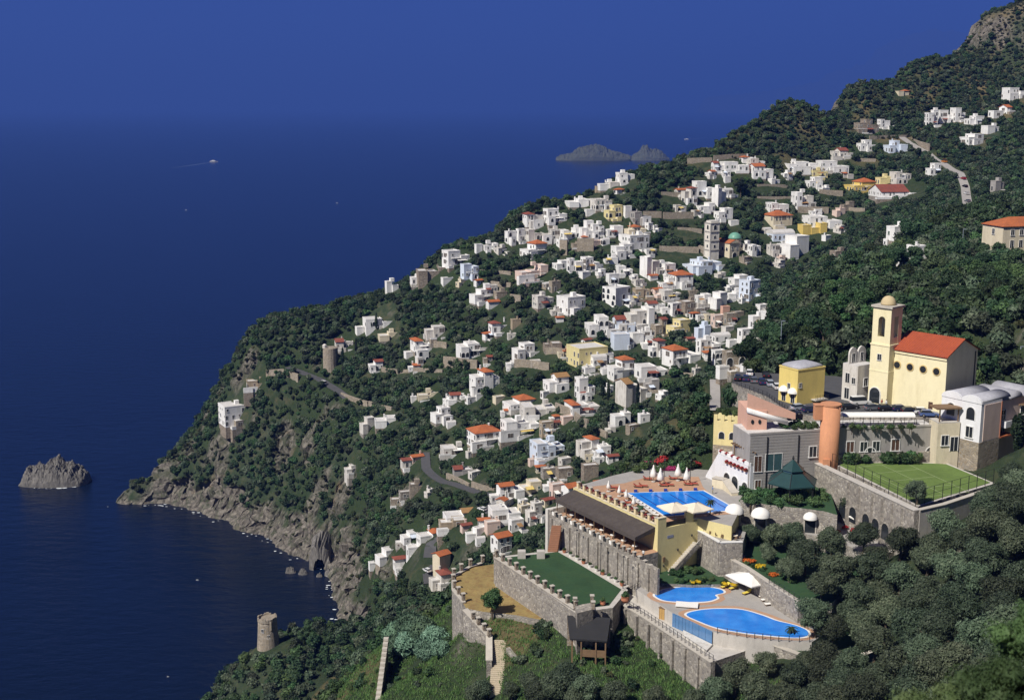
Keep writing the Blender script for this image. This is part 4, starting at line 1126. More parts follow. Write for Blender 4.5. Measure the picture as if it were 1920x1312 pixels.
def church():
    a = at(1668, 757, z=ZC); b = at(1769, 777, z=ZC)
    d = Vector((b.x - a.x, b.y - a.y, 0)); L = d.length; ang = math.atan2(d.y, d.x)
    t = thing('church', 'yellow church with red tiled roof and tall domed bell tower above the car park', 'church', (a.x, a.y, ZC), ang)
    # local: x along the long lit wall, y into the building
    Wd = 13.0; H = 12.6; R = 2.9
    YW = pm('church_yellow', (0.84, 0.76, 0.50), 0.06, 0.25, 0.85, 0, (0.55, 0.46, 0.25), 0.35)
    mb = MB()
    mb.add([(0, 0, -3), (L, 0, -3), (L, Wd, -3), (0, Wd, -3), (0, 0, H), (L, 0, H), (L, Wd / 2, H + R), (L, Wd, H), (0, Wd, H), (0, Wd / 2, H + R)],
           [(0, 1, 5, 4), (1, 2, 7, 6, 5), (2, 3, 8, 7), (3, 0, 4, 9, 8)])
    mb.build('nave_wall', YW, t)
    e = .5
    for nm, y0, y1, z0, z1 in (('tiled_roof', -e, Wd / 2, H - e * R / (Wd / 2), H + R), ('tiled_roof', Wd + e, Wd / 2, H - e * R / (Wd / 2), H + R)):
        n = 26
        mb = MB()
        top = []
        for i in range(n * 2 + 1):
            x = -.35 + (L + .7) * i / (2 * n); q = .22 + (.1 if i % 2 else 0)
            top.append((x, q))
        vs_ = [(x, y0, z0 + q) for x, q in top] + [(x, y1, z1 + q) for x, q in top] + [(-.35, y0, z0), (L + .35, y0, z0), (-.35, y1, z1), (L + .35, y1, z1)]
        m_ = len(top)
        fs = [(i, i + 1, m_ + i + 1, m_ + i) for i in range(m_ - 1)] + [(2 * m_, 2 * m_ + 1, m_ - 1) + tuple(range(m_ - 2, -1, -1)), (2 * m_, 2 * m_ + 2, 2 * m_ + 3, 2 * m_ + 1)]
        mb.add(vs_, fs if y0 < y1 else [f[::-1] for f in fs])
        mb.build(nm, tiles('church_tiles', (0.44, 0.10, 0.045), (0.33, 0.075, 0.04)) if 'church_tiles' not in MATS else MATS['church_tiles'], t)
    mb = MB(); mb.box(-.02, L + .02, -.25, -.003, H - .9, H - .45); mb.build('cornice', YW, t)
    # round windows set in deep reveals
    for i in range(4):
        x = L * (0.10 + i * 0.242); z = H * (0.72 - 0.0 * i)
        mb = MB(); mb.lathe((0, 0, 0), [(0.95, -.06), (0.95, .12)], 20)
        o = mb.build('round_window_reveal', pm('reveal_yellow', (0.62, 0.47, 0.22), .1), t)
        o.location = (x, 0, z); o.rotation_euler = (math.pi / 2, 0, 0)
        mb = MB(); mb.lathe((0, 0, 0), [(0.72, 0), (0.72, .19)], 20); g = mb.build('pane', GLASS, o)
    mb = MB(); mb.box(L * .72, L * .72 + 1.0, -.06, .05, 0, 2.2); mb.build('side_door', SHUTTER, t)
    mb = MB(); mb.box(L - .12, L + .1, Wd - 1.2, Wd - .8, -2, H - .3); mb.build('downpipe', DARKM, t)
    # tower
    w = 4.5; tx, ty = -w / 2 + .4, w / 2 - 2.1; TH = 21.6
    mb = MB(); mb.box(tx - w / 2 - .1, tx + w / 2 + .1, ty - w / 2 - .1, ty + w / 2 + .1, -3, TH * .62); mb.build('tower_base', YW, t)
    # belfry with real openings: four corner piers, sills and lintels
    z0, zs, zl, z1 = TH * .62, TH * .70, TH * .91, TH
    p = 1.42
    for sx in (-1, 1):
        for sy in (-1, 1):
            xa, xb = (tx - w / 2, tx - w / 2 + p) if sx < 0 else (tx + w / 2 - p, tx + w / 2)
            ya, yb = (ty - w / 2, ty - w / 2 + p) if sy < 0 else (ty + w / 2 - p, ty + w / 2)
            mb = MB(); mb.box(xa, xb, ya, yb, z0, z1); mb.build('belfry_pier', YW, t)
    for nm, za, zb in (('belfry_sill', z0 + .002, zs), ('belfry_lintel', zl, z1 - .002)):
        for bx_ in ((tx - w / 2 + p, tx + w / 2 - p, ty - w / 2 + .02, ty - w / 2 + .7), (tx - w / 2 + p, tx + w / 2 - p, ty + w / 2 - .7, ty + w / 2 - .02), (tx - w / 2 + .02, tx - w / 2 + .7, ty - w / 2 + p, ty + w / 2 - p), (tx + w / 2 - .7, tx + w / 2 - .02, ty - w / 2 + p, ty + w / 2 - p)):
            mb = MB(); mb.box(*bx_, za, zb); mb.build(nm, YW, t)
    # rounded heads of the openings
    for rz, x, y in ((0, tx, ty - w / 2 + .03), (-math.pi / 2, tx - w / 2 + .03, ty)):
        r = (w - 2 * p) / 2; n = 8
        for s in (-1, 1):
            mb = MB(); pts = [(s * r, zl)] + [(s * r * math.cos(math.pi / 2 * i / n), zl - r + r * math.sin(math.pi / 2 * i / n)) for i in range(n + 1)]
            vs_ = [(a_, 0, b_) for a_, b_ in pts] + [(a_, .6, b_) for a_, b_ in pts]; k = len(pts)
            mb.add(vs_, [tuple(range(k)), tuple(range(k, 2 * k))[::-1]] + [(i, (i + 1) % k, k + (i + 1) % k, k + i) for i in range(k)])
            o = mb.build('arch_spandrel', YW, t); o.location = (x, y, 0); o.rotation_euler = (0, 0, rz)
    mb = MB(); mb.lathe((tx, ty, zs + 1.2), [(.2, 1.3), (.45, 1.2), (.6, .5), (.85, 0)], 12); mb.build('bell', DARKM, t)
    for k, e, h in ((.34, .16, .25), (.61, .22, .35), (1.0, .38, .45)):
        mb = MB(); mb.box(tx - w / 2 - e, tx + w / 2 + e, ty - w / 2 - e, ty + w / 2 + e, TH * k, TH * k + h); mb.build('cornice', YW if k < 1 else COPING, t)
    mb = MB(); mb.lathe((tx, ty, TH + .5), [(1.65, 0), (1.65, .25), (1.55, .8), (1.25, 1.35), (.8, 1.75), (.2, 1.95)], 20); mb.build('cupola', pm('cupola_plaster', (0.55, .44, .26), .12, .6), t, True)
    mb = MB(); mb.box(tx - .06, tx + .06, ty - .06, ty + .06, TH + 2.4, TH + 4.6); mb.box(tx - .55, tx + .55, ty - .05, ty + .05, TH + 3.9, TH + 4.05); mb.build('cross', DARKM, t)
    put(ARCHW, 'tower_window', t, tx - w / 2 - .12, ty, TH * .40, -math.pi / 2, 1.0)
    put(ARCHW, 'tower_door', t, tx - w / 2 - .12, ty, .2, -math.pi / 2, 1.6)
    put(ARCHW, 'tower_door', t, tx - .6, ty - w / 2 - .12, .2, 0, 1.5)
    put(WIN, 'tower_window', t, tx, ty - w / 2 - .12, TH * .46, 0, .9)
church()

def box_building(name, label, cat, px0, px1, pyt, pyb, z, yaw, wmat, roofk, ratio=.8, wins=(), depth=None, flip=False):
    c = at((px0 + px1) / 2, pyb, z=z)
    d = c.y * CP - (z - CAM_H) * SP_; s = d / FPX
    W, H = (px1 - px0) * s, (pyb - pyt) * s * 1.02
    th = math.radians(yaw); w = W / (math.cos(abs(th)) + ratio * math.sin(abs(th))); dp = w * ratio
    t = thing(name, label, cat, (c.x, c.y + (dp * math.cos(th) + w * math.sin(abs(th))) * .42, z), th)
    if roofk == 'v': H -= dp * .2
    mb = MB(); mb.box(-w / 2, w / 2, -dp / 2, dp / 2, -4, H); mb.build('wall', wmat, t)
    if roofk: roof_part(t, roofk, -w / 2, w / 2, -dp / 2, dp / 2, H, wmat)
    for me, nm, face, u, z_, sc in wins:
        if face == 'F': put(me, nm, t, (u - .5) * w, -dp / 2, z_ * H, 0, sc)
        else: put(me, nm, t, -w / 2, (.5 - u) * dp, z_ * H, -math.pi / 2, sc)
    return t, w, dp, H

# ruined white house left of the church tower
t, w, dp, H = box_building('white_ruin', 'weathered white house with ruined gables left of the church tower', 'house', 1584, 1642, 686, 754, ZC, 34, WHITE2, None, .8,
    [(DOOR, 'opening', 'L', .35, .50, 1.0), (DOOR, 'opening', 'L', .35, .06, 1.1), (WIN, 'opening', 'F', .5, .42, 1.2), (WIN, 'opening', 'L', .75, .5, .9)])
for a, b in ((-.5, -.02), (0.02, .5)):
    n = 8
    pts = [(a * w, H)] + [(w * ((a + b) / 2 - (b - a) / 2 * math.cos(math.pi * i / n)), H + 2.2 + 1.6 * math.sin(math.pi * i / n)) for i in range(n + 1)] + [(b * w, H)]
    k = len(pts)
    mb = MB(); y0 = dp * .1
    mb.add([(x, y0, z) for x, z in pts] + [(x, y0 + .4, z) for x, z in pts], [tuple(range(k))[::-1][::-1], tuple(range(k, 2 * k))[::-1]] + [(i, (i + 1) % k, k + (i + 1) % k, k + i)[::-1] for i in range(k)])
    mb.build('ruined_gable', WHITE2, t)
    put(DOOR, 'opening', t, (a + b) / 2 * w, y0, H + .4, 0, .9)
mb = MB(); mb.box(-w / 2 + .01, w / 2 - .01, -dp / 2 + .01, dp / 2 - .01, H, H + .12); mb.build('roof_deck', GREYROOF, t)

# yellow cube with the low domed roof
t, w, dp, H = box_building('yellow_house', 'small bright yellow house with grey domed roof and white shell awnings beside the cars', 'house', 1467, 1551, 694, 758, ZC, 30, pm('lemon_plaster', (.76, .60, .20), .07, .3, .85, 0, (.5, .38, .15), .3), None, .75,
    [(DOOR, 'door', 'L', .3, .02, 1.0), (DOOR, 'door', 'L', .78, .02, 1.0), (WIN, 'window', 'L', .55, .42, .8), (WIN, 'window', 'F', .1, .5, .7)])
mb = MB(); mb.box(-w / 2 - .1, w / 2 + .1, -dp / 2 - .1, dp / 2 + .1, H, H + .25); mb.build('parapet', MATS['lemon_plaster'], t)
mb = MB()
rings = []
for k in range(6):
    a = k / 5 * math.pi / 2; s = math.cos(a) * .46; zz = H + .25 + 1.1 * math.sin(a)
    rings.append([(s * w * c_, s * dp * d_, zz) for c_, d_ in ((-1, -1), (0, -1.06), (1, -1), (1.06, 0), (1, 1), (0, 1.06), (-1, 1), (-1.06, 0))])
mb.loft(rings); mb.build('domed_roof', GREYVAULT, t, True)
def shell_awning(parent, x, y, z, r, rz=0.0, mat=None, name='shell_awning', top=False):
    """quarter-sphere canvas awning over a door"""
    mb = MB(); n, m_ = 12, 6; vs_ = []; fs = []
    for i in range(m_ + 1):
        b = math.pi / 2 * i / m_
        for k in range(n + 1):
            a = math.pi * k / n
            vs_.append((r * math.cos(a) * math.cos(b), -r * math.sin(a) * math.cos(b), r * .95 * math.sin(b)))
    for i in range(m_):
        for k in range(n):
            fs.append((i * (n + 1) + k, (i + 1) * (n + 1) + k, (i + 1) * (n + 1) + k + 1, i * (n + 1) + k + 1))
    mb.add(vs_, fs)
    o = mb.build(name, mat or CANVASW, parent, True)
    o.location = (x, y, z); o.rotation_euler = (0, 0, rz)
    return o
for u in (.3, .78): shell_awning(t, -w / 2, (.5 - u) * dp, 2.5, 1.25, -math.pi / 2)
mb = MB(); mb.box(w * .02, w * .48, -dp / 2 - 1.6, -dp / 2 - .003, .7, .9); mb.build('balcony_slab', CONC, t)
for i in range(9):
    mb = MB(); mb.box(w * .02 + i * w * .0575 - .03, w * .02 + i * w * .0575 + .03, -dp / 2 - 1.58, -dp / 2 - 1.5, .9, 2.0); mb.build('balcony_bar', DARKM, t)

# ---- grey hotel front
g0, g1, g2 = at(1407, 816, z=144), at(1540, 808, z=144), at(1752, 801, z=144)
def facade_block(name, label, a, b, zb, zt, depth, mat, cat='building', roof=GREYROOF, overlap=0.0):
    d = Vector((b.x - a.x, b.y - a.y, 0)); L = d.length; ang = math.atan2(d.y, d.x)
    t = thing(name, label, cat, (a.x, a.y, 0), ang)
    mb = MB(); mb.box(0, L, 0, depth, zb, zt); mb.build('wall', mat, t)
    mb = MB(); mb.box(-.1, L + .1, -.12, .35, zt + .002, zt + .4); mb.build('parapet', mat, t)
    mb = MB(); mb.box(.05, L - .05, .352, depth - .05, zt + .002, zt + .1); mb.build('roof_terrace', roof, t)
    poly = [xy(a), xy(b), (b.x - d.y / L * depth, b.y + d.x / L * depth), (a.x - d.y / L * depth, a.y + d.x / L * depth)]
    cut(poly, zb + 4, 1.0)
    return t, L
def band(t, L, y, z0, z1, step, mat):
    z = z0
    while z < z1:
        mb = MB(); mb.box(.02, L - .02, y - .05, y - .002, z, z + step * .86); mb.build('cladding_course', mat, t); z += step
GREYC = pm('grey_cladding', (0.34, 0.325, 0.31), .10, .5, .9, 0, (.25, .23, .22), .4)
t, L = facade_block('hotel_grey_wing', 'grey banded hotel wing with large square window above the pool', g0, g1, 126, 144, 9, GREYP)
band(t, L, 0, 132.2, 143.6, .62, GREYC)
BIGW = _win_mesh('big_window', 3.6, 3.6, mats=(FRAMEW, pm('teal_glass', (.05, .10, .11), .2, .4, .1, 0, None, 0, .6)))
def at_face(px, t_, L_, a, b):
    """distance along a face for a photo column"""
    u = (px - 960) / FPX
    best = min(range(101), key=lambda k: abs(proj(np.array(a.x + (b.x - a.x) * k / 100), np.array(a.y + (b.y - a.y) * k / 100), np.array(a.z))[0] - px))
    return best / 100 * L_
put(BIGW, 'large_window', t, at_face(1453, t, L, g0, g1), -.06, 136.2, 0, 1.0)
put(_win_mesh('tall_window', 1.6, 3.3, mats=(FRAMEW, SHUTTER)), 'tall_window', t, at_face(1423, t, L, g0, g1), -.06, 136.2)
put(WIN, 'window', t, at_face(1525, t, L, g0, g1), -.06, 138.6, 0, 1.5)
put(WINB, 'window', t, at_face(1424, t, L, g0, g1), -.06, 132.6, 0, 1.2)
for px in (1439, 1498):
    x = at_face(px, t, L, g0, g1); mb = MB(); mb.box(x - .1, x + .1, -.22, -.06, 131.5, 143.5); mb.build('downpipe', DARKM, t)
t, L = facade_block('hotel_stone_wing', 'long grey plastered hotel wing with arched doors behind the grass court', g1, g2, 130, 144.2, 7, GREYP)
for px, zz, me, nm, s in ((1595, 139.3, WINB, 'window', 1.5), (1622, 139.3, WIN, 'window', 1.4), (1644, 139.3, WIN, 'window', 1.4), (1681, 139.3, WINB, 'window', 1.6), (1634, 137.0, ARCHW, 'arched_door', 1.35), (1747, 137.0, ARCHW, 'arched_door', 1.2)):
    put(me, nm, t, at_face(px, t, L, g1, g2), -.003, zz, 0, s)
mb = MB(); mb.box(2, L + .5, -.35, -.003, 131, 138.9); mb.build('stone_plinth', GREYST, t)
# terracotta round tower
c = at(1556, 858, Y=246.2)
t = thing('terracotta_tower', 'round terracotta tower joined to the grey hotel front', 'tower', (c.x, c.y + 1.2, 0))
mb = MB(); mb.lathe((0, 0, 0), [(2.0, 128), (2.0, 149.6)], 28); mb.build('shaft', TERRAC, t, True)
mb = MB(); mb.lathe((0, 0, 0), [(2.12, 149.602), (2.12, 149.9), (.2, 149.95)], 28); mb.build('rim', TERRAC, t)
mb = MB(); mb.box(-3.4, -1.2, -.9, .9, 146.6, 149.58); mb.build('side_box', TERRAC, t)
mb = MB(); mb.box(-3.5, -1.9, -1.0, 1.0, 149.584, 149.75); mb.build('side_box_rim', TERRAC, t)
mb = MB(); mb.box(-1.6, -.2, -2.35, -1.7, 137.2, 138.6); mb.build('planter_niche', TERRAC, t)

# pink block with the white sloping band
pA, pB = at(1400, 818, z=142.5), at(1433, 812, z=142.5)
d0 = at(1402, 818, z=142.6); d1 = at(1432, 811, z=142.6)
t = thing('pink_wing', 'salmon pink hotel wing with a white sloping band and round windows', 'building', (d0.x, d0.y - .35, 0), math.radians(2))
W = 9.8; zt0, zt1 = 151.6, 147.3
mb = MB()
mb.add([(-.3, 0, 130), (3.8, 0, 130), (3.8, 0, 148.2), (-.3, 0, 148.2), (-.3, 9, 130), (3.8, 9, 130), (3.8, 9, 148.2), (-.3, 9, 148.2)], [(0, 1, 2, 3), (1, 5, 6, 2), (5, 4, 7, 6), (4, 0, 3, 7), (3, 2, 6, 7)])
mb.build('wall', PINK, t)
mb = MB()
mb.add([(-.3, .2, 148.2), (W, .2, 146.2), (W, .2, 147.5), (-.3, .2, 151.8), (-.3, .6, 148.2), (W, .6, 146.2), (W, .6, 147.5), (-.3, .6, 151.8)], [(0, 1, 2, 3), (5, 4, 7, 6), (3, 2, 6, 7), (1, 5, 6, 2), (4, 0, 3, 7), (0, 4, 5, 1)])
mb.build('sloping_parapet', PINK, t)
mb = MB()
r = [(-.4, -.15), (-.4, .35)]
rings = []
for x, z in ((-.45, 148.3), (8.2, 145.6)):
    rings.append([(x, .15 + .38 * math.cos(2 * math.pi * i / 12) - .2, z + .55 * math.sin(2 * math.pi * i / 12)) for i in range(12)])
mb.loft(rings); mb.build('white_band', WHITE, t, True)
for x in (.8, 2.3):
    mb = MB(); mb.lathe((0, 0, 0), [(.32, 0), (.32, .1)], 14); o = mb.build('round_window', GLASS, t); o.location = (x, 0.0, 145.8); o.rotation_euler = (math.pi / 2, 0, 0); o.scale = (1, 1.5, 1)
# yellow crenellated wing left of it
a, b = at(1337, 828, z=138.2), at(1384, 832, z=138.2)
d = Vector((b.x - a.x, b.y - a.y, 0)); L = d.length
t = thing('yellow_crenellated_wing', 'pale yellow hotel wing with notched parapet and hanging plants', 'building', (a.x, a.y, 0), math.atan2(d.y, d.x))
mb = MB(); mb.box(0, L, 0, 8, 137.6, 143.0); mb.build('wall', PALEY, t)
mb = MB(); mb.box(0, L, -.02, 8, 128, 137.598); mb.build('stone_base', TANST, t)
for i in range(4):
    x = i * L / 3.6
    mb = MB(); mb.box(x, x + .75, 0, .5, 143.002, 144.3); mb.build('merlon', PALEY, t)
for x in (.33, .75): put(ARCHW, 'arched_window', t, x * L, -.003, 139.0, 0, .7)
mb = MB(); mb.box(L + .003, L + 4, .3, 8, 128, 143.4); mb.build('side_wall', PALEY, t)

# white buttress with arches and flower boxes
a, b = at(1323, 893, z=ZP), at(1405, 931, z=ZP)
d = Vector((b.x - a.x, b.y - a.y, 0)); L = d.length
t = thing('white_arcade', 'white buttress wall with arched doors and red flower boxes at the pool terrace', 'building', (a.x, a.y, 0), math.atan2(d.y, d.x))
prof = [(0, 0.2), (L * .28, 6.4), (L, 6.4), (L, 0), (0, 0)]
k = len(prof)
mb = MB(); mb.add([(x, 0, ZP - 3 if z == 0 else ZP + z) for x, z in prof] + [(x, 5, ZP - 3 if z == 0 else ZP + z) for x, z in prof], [tuple(range(k))[::-1], tuple(range(k, 2 * k))] + [(i, (i + 1) % k, k + (i + 1) % k, k + i) for i in range(k)])
mb.build('wall', pm('blue_shade_white', (.74, .74, .76), .06, .3, .85, 0, (.5, .48, .46), .35), t)
for x in (.50, .68, .9): put(ARCHW, 'arched_door', t, x * L, -.003, ZP + .1, 0, 1.25 if x < .8 else 1.1)
for i in range(6):
    x = L * (.50 + .085 * i)
    mb = MB(); mb.box(x - .35, x + .35, -.55, -.003, ZP + 5.1, ZP + 5.5); o = mb.build('flower_box', TERP, t)
mb = MB(); mb.box(L * .28, L, -.06, .25, ZP + 6.402, ZP + 7.2); mb.build('balustrade', WHITE, t)
# pergola on its roof
pg = thing('timber_pergola', 'brown timber pergola on the terrace over the white arcade', 'pergola', (a.x, a.y, ZP + 6.4), math.atan2(d.y, d.x))
for x in (.55, .75, .97):
    for y in (1.0, 3.8):
        mb = MB(); mb.box(x * L - .1, x * L + .1, y - .1, y + .1, 0, 2.7); mb.build('post', WOOD, pg)
for y in (1.0, 3.8):
    mb = MB(); mb.box(.5 * L, 1.02 * L, y - .1, y + .1, 2.702, 2.95); mb.build('beam', WOOD, pg)
for i in range(8):
    x = L * (.52 + i * .068); mb = MB(); mb.box(x - .07, x + .07, .4, 4.4, 2.952, 3.15); mb.build('rafter', WOOD, pg)
# side stair hump at the arcade foot
a2, b2 = at(1336, 905, z=ZP), at(1385, 930, z=ZP)
wall_run('curved_stair_wall', 'curved pale stair wall in front of the white arcade', [xy(at(1338, 910, z=ZP)), xy(at(1360, 915, z=ZP)), xy(at(1378, 928, z=ZP))], [ZP + 1.8, ZP + 1.9, ZP + .4], ZP - 1, 1.4, CREAM, True)

# ---- green glazed pavilion
c = at(1489, 901, z=136.4)
gar = PA([(1388, 936), (1440, 946), (1500, 952), (1545, 958), (1570, 965), (1552, 905), (1537, 880), (1440, 880), (1405, 905)], 132.5)
platform('shrub_terrace', 'stone-walled planted terrace below the grey hotel wing', gar, 132.5, 120, [MATS['hedge_leaves'] if False else LAWNM, GREYST], 'terrace', False, 'structure')
t = thing('green_pavilion', 'dark green pyramid-roofed garden pavilion in front of the grey wing', 'pavilion', (c.x, c.y + 1.5, 132.5), math.radians(12))
R_ = 5.3; h0, hp = 3.4, 4.6
for i in range(6):
    a0, a1 = math.pi * i / 3, math.pi * (i + 1) / 3
    p0, p1 = (R_ * math.cos(a0), R_ * math.sin(a0)), (R_ * math.cos(a1), R_ * math.sin(a1))
    q0, q1 = (p0[0] * .45, p0[1] * .45), (p1[0] * .45, p1[1] * .45)
    mb = MB(); mb.add([(p0[0], p0[1], h0), (p1[0], p1[1], h0), (q1[0], q1[1], h0 + 2.0), (q0[0], q0[1], h0 + 2.0), (p0[0], p0[1], h0 - .25), (p1[0], p1[1], h0 - .25)], [(0, 1, 2, 3), (4, 5, 1, 0)]); mb.build('lower_roof_panel', SLATE, t)
    mb = MB(); mb.add([(q0[0] * .9, q0[1] * .9, h0 + 2.0), (q1[0] * .9, q1[1] * .9, h0 + 2.0), (q1[0] * .9, q1[1] * .9, h0 + 2.5), (q0[0] * .9, q0[1] * .9, h0 + 2.5)], [(0, 1, 2, 3)]); mb.build('lantern_pane', MATS['teal_glass'], t)
    mb = MB(); mb.add([(q0[0] * 1.02, q0[1] * 1.02, h0 + 2.5), (q1[0] * 1.02, q1[1] * 1.02, h0 + 2.5), (0, 0, h0 + hp)], [(0, 1, 2)]); mb.build('upper_roof_panel', SLATE, t)
    mb = MB(); mb.tube([(p0[0], p0[1], h0), (q0[0], q0[1], h0 + 2.04)], .09, 5); mb.build('ridge_bar', DARKM, t)
    mb = MB(); mb.box(p0[0] * .92 - .1, p0[0] * .92 + .1, p0[1] * .92 - .1, p0[1] * .92 + .1, -.2, h0 - .02); mb.build('post', DARKM, t)
mb = MB(); mb.lathe((0, 0, h0 + hp - .1), [(.18, 0), (.25, .3), (.05, .8)], 8); mb.build('finial', DARKM, t)

# ---- grass court and its arched wall
court = PA([(1562, 868), (1700, 864), (1778, 868), (1866, 905), (1722, 948)], ZT)
platform('court_base', 'stone retaining base of the grass tennis court', court, ZT - .1, 122, [CONC, GREYST], 'wall', False, 'structure', 2.0)
sheet('grass_court', 'sunlit green grass tennis court with white lines', grow(court, -.9), ZT, COURTM, 'tennis court', 'structure', None, .09)
A_, B_, C_ = at(1570, 870, z=ZT), at(1720, 945, z=ZT), at(1858, 905, z=ZT)
u_ = (B_ - A_).normalized(); v_ = (C_ - B_); v_ = (v_ - u_ * v_.dot(u_)).normalized()
ct = thing('court_markings', 'faint white lines painted on the grass court', 'court lines', (0, 0, 0))
for s0, s1, w0, w1 in ((3, 24, 3, 3.12), (3, 24, 8.5, 8.62), (3, 24, 14, 14.12), (3, 3.12, 3, 14), (24, 24.12, 3, 14), (13.4, 13.52, 3, 14), (8, 8.12, 3, 14), (19, 19.12, 3, 14)):
    P_ = [A_ + u_ * a + v_ * b for a, b in ((s0, w0), (s1, w0), (s1, w1), (s0, w1))]
    mb = MB(); mb.prism([xy(p) for p in P_], ZT - .02, ZT + .006); mb.build('line', pm('faded_line', (.30, .36, .19), .15, 1.0), ct)
wl = wall_run('court_wall', 'long stone wall with arches under the grass court', [xy(at(1533, 868, z=ZT + .3)), xy(at(1570, 886, z=ZT + .3)), xy(at(1720, 957, z=ZT + .3))], ZT + .3, 120, 1.2, GREYST, True, 'wall', CONC)
wl2 = wall_run('court_end_wall', 'plain concrete wall at the near corner of the grass court', [xy(at(1722, 956, z=ZT + .25)), xy(at(1770, 945, z=ZT + .25)), xy(at(1870, 912, z=ZT + .25))], ZT + .25, 122, .8, CONC)
wa, wb = at(1570, 886, z=ZT + .3), at(1720, 957, z=ZT + .3)
dw = (wb - wa); Lw = dw.length; angw = math.atan2(dw.y, dw.x)
for px in (1588, 1608, 1632, 1650, 1668, 1688, 1706):
    x = at_face(px, None, Lw, wa, wb); p = wa + dw * (x / Lw); n = Vector((dw.y, -dw.x, 0)).normalized() * .61
    o = put(_win_mesh('wall_arch', 1.7, 2.5, True, (GREYST, GLASS)) if px == 1588 else bpy.data.meshes['wall_arch'], 'blind_arch', wl, p.x + n.x - wl.location.x, p.y + n.y - wl.location.y, 129.0, angw, 1.3)
    q = p + dw.normalized() * 1.0 * 1.6
    if px != 1706:
        mb = MB(); mb.box(q.x - .3 - wl.location.x + n.x, q.x + .3 - wl.location.x + n.x, q.y - .3 - wl.location.y + n.y, q.y + .3 - wl.location.y + n.y, 120, 136.8); mb.build('buttress', GREYST, wl)
railing('tall dark net fence along the near sides of the grass court', [xy(at(1560, 878, z=ZT)), xy(at(1716, 951, z=ZT)), xy(at(1862, 908, z=ZT))], ZT + .2, 3.0, 2.6)

# ---- white house with vaults at the right edge
def vault_house():
    c = at(1832, 876, z=ZT)
    s = (c.y * CP - (ZT - CAM_H) * SP_) / FPX
    th = math.radians(35)
    WB = pm('cool_whitewash', (.76, .76, .78), .06, .3, .85, 0, (.5, .48, .47), .35)
    t = thing('vaulted_white_house', 'white and pink house with barrel vaults and balcony at the right edge', 'house', (c.x, c.y, ZT), th)
    # left lit face: x=0, y from 0 to D ; front face y=0
    D, W1, H = 9.5, 7.0, 13.6
    for nm, x0, x1, y0, y1, h, m in (('wall', 0, W1, 0, D, H, WB), ('wing_wall', W1 + .003, 22, 1.6, D, H - 1.2, PALEPINK)):
        mb = MB(); mb.box(x0, x1, y0, y1, -4, h); mb.build(nm, m, t)
    mb = MB(); mb.box(-.12, -.003, -.1, D, -4, 5.2); mb.box(-.12, W1 * .98, -.12, -.004, -4, 5.2); mb.build('stone_base', TANST, t)
    mb = MB(); mb.box(W1 * .15, W1 - .02, -.1, -.004, 5.4, H - .6); mb.build('pink_panel', PALEPINK, t)
    for k in range(2):     # two vaults side by side, ends facing the court
        y0, y1 = D * k / 2, D * (k + 1) / 2; r = (y1 - y0) / 2; n = 10
        rings = [[(x, (y0 + y1) / 2 - r * math.cos(math.pi * i / n), H + r * .45 * math.sin(math.pi * i / n)) for i in range(n + 1)] for x in (.4, W1 + 3)]
        mb = MB(); mb.loft(rings); mb.build('barrel_vault', GREYVAULT, t, True)
        rings = [[(x, (y0 + y1) / 2 - r * 1.03 * math.cos(math.pi * i / n), H - .3 + (r * .5 + .3) * math.sin(math.pi * i / n)) for i in range(n + 1)] for x in (-.12, .4)]
        mb = MB(); mb.loft(rings); mb.build('gable_end', WB, t)
        put(ARCHW, 'window', t, -.003, (y0 + y1) / 2, 9.6, -math.pi / 2, 1.15)
        put(WIN, 'window', t, -.003, (y0 + y1) / 2, 5.9, -math.pi / 2, 1.5)
    r = 3.0; n = 10
    for x0, x1 in ((11, 16.5), (16.7, 22)):
        rings = [[((x0 + x1) / 2 - (x1 - x0) / 2 * math.cos(math.pi * i / n), y, H - 1.2 + 1.7 * math.sin(math.pi * i / n)) for i in range(n + 1)] for y in (1.4, D)]
        mb = MB(); mb.loft(rings); mb.build('barrel_vault', GREYVAULT, t, True)
    put(DOOR, 'french_window', t, 10.2, 1.6, 7.6, 0, 1.3); put(WIN, 'window', t, 10.2, 1.6, 4.6, 0, 1.3); put(WIN, 'window', t, 17, 1.6, 8.4, 0, 1.3); put(WIN, 'window', t, 17, 1.6, 4, 0, 1.3)
    mb = MB(); mb.box(8.4, 15, -.4, 1.597, 7.1, 7.4); mb.box(8.4, 15, -.4, -.2, 7.402, 8.5); mb.box(8.4, 8.6, -.2, 1.597, 7.402, 8.5); mb.build('balcony', WB, t)
    mb = MB(); mb.box(W1 - .3, W1 - .1, -.2, -.1, 5.2, H - .5); mb.build('downpipe', TERP, t)
    mb = MB(); mb.box(W1 + .1, W1 + 4.5, -.3, 1.59, 5.2, 5.5); mb.build('tiled_ledge', ORANGE, t)
    mb = MB(); mb.box(15.5, 22, -2.0, -1.8, 10.4, 10.6); mb.box(15.5, 22, 1.3, 1.5, 10.6, 10.8); mb.build('pergola_beam', WOOD, t)
    for i in range(8):
        mb = MB(); mb.box(15.6 + i * .85, 15.75 + i * .85, -2.4, 1.6, 10.802, 10.95); mb.build('pergola_rafter', WOOD, t)
    mb = MB(); mb.box(15.6, 15.8, -1.98, -1.82, 7.5, 10.4); mb.build('pergola_post', WOOD, t)
    cut([(c.x - 1, c.y - 1), (c.x + 20, c.y + 12), (c.x + 12, c.y + 24), (c.x - 8, c.y + 8)], ZT, 0)
vault_house()
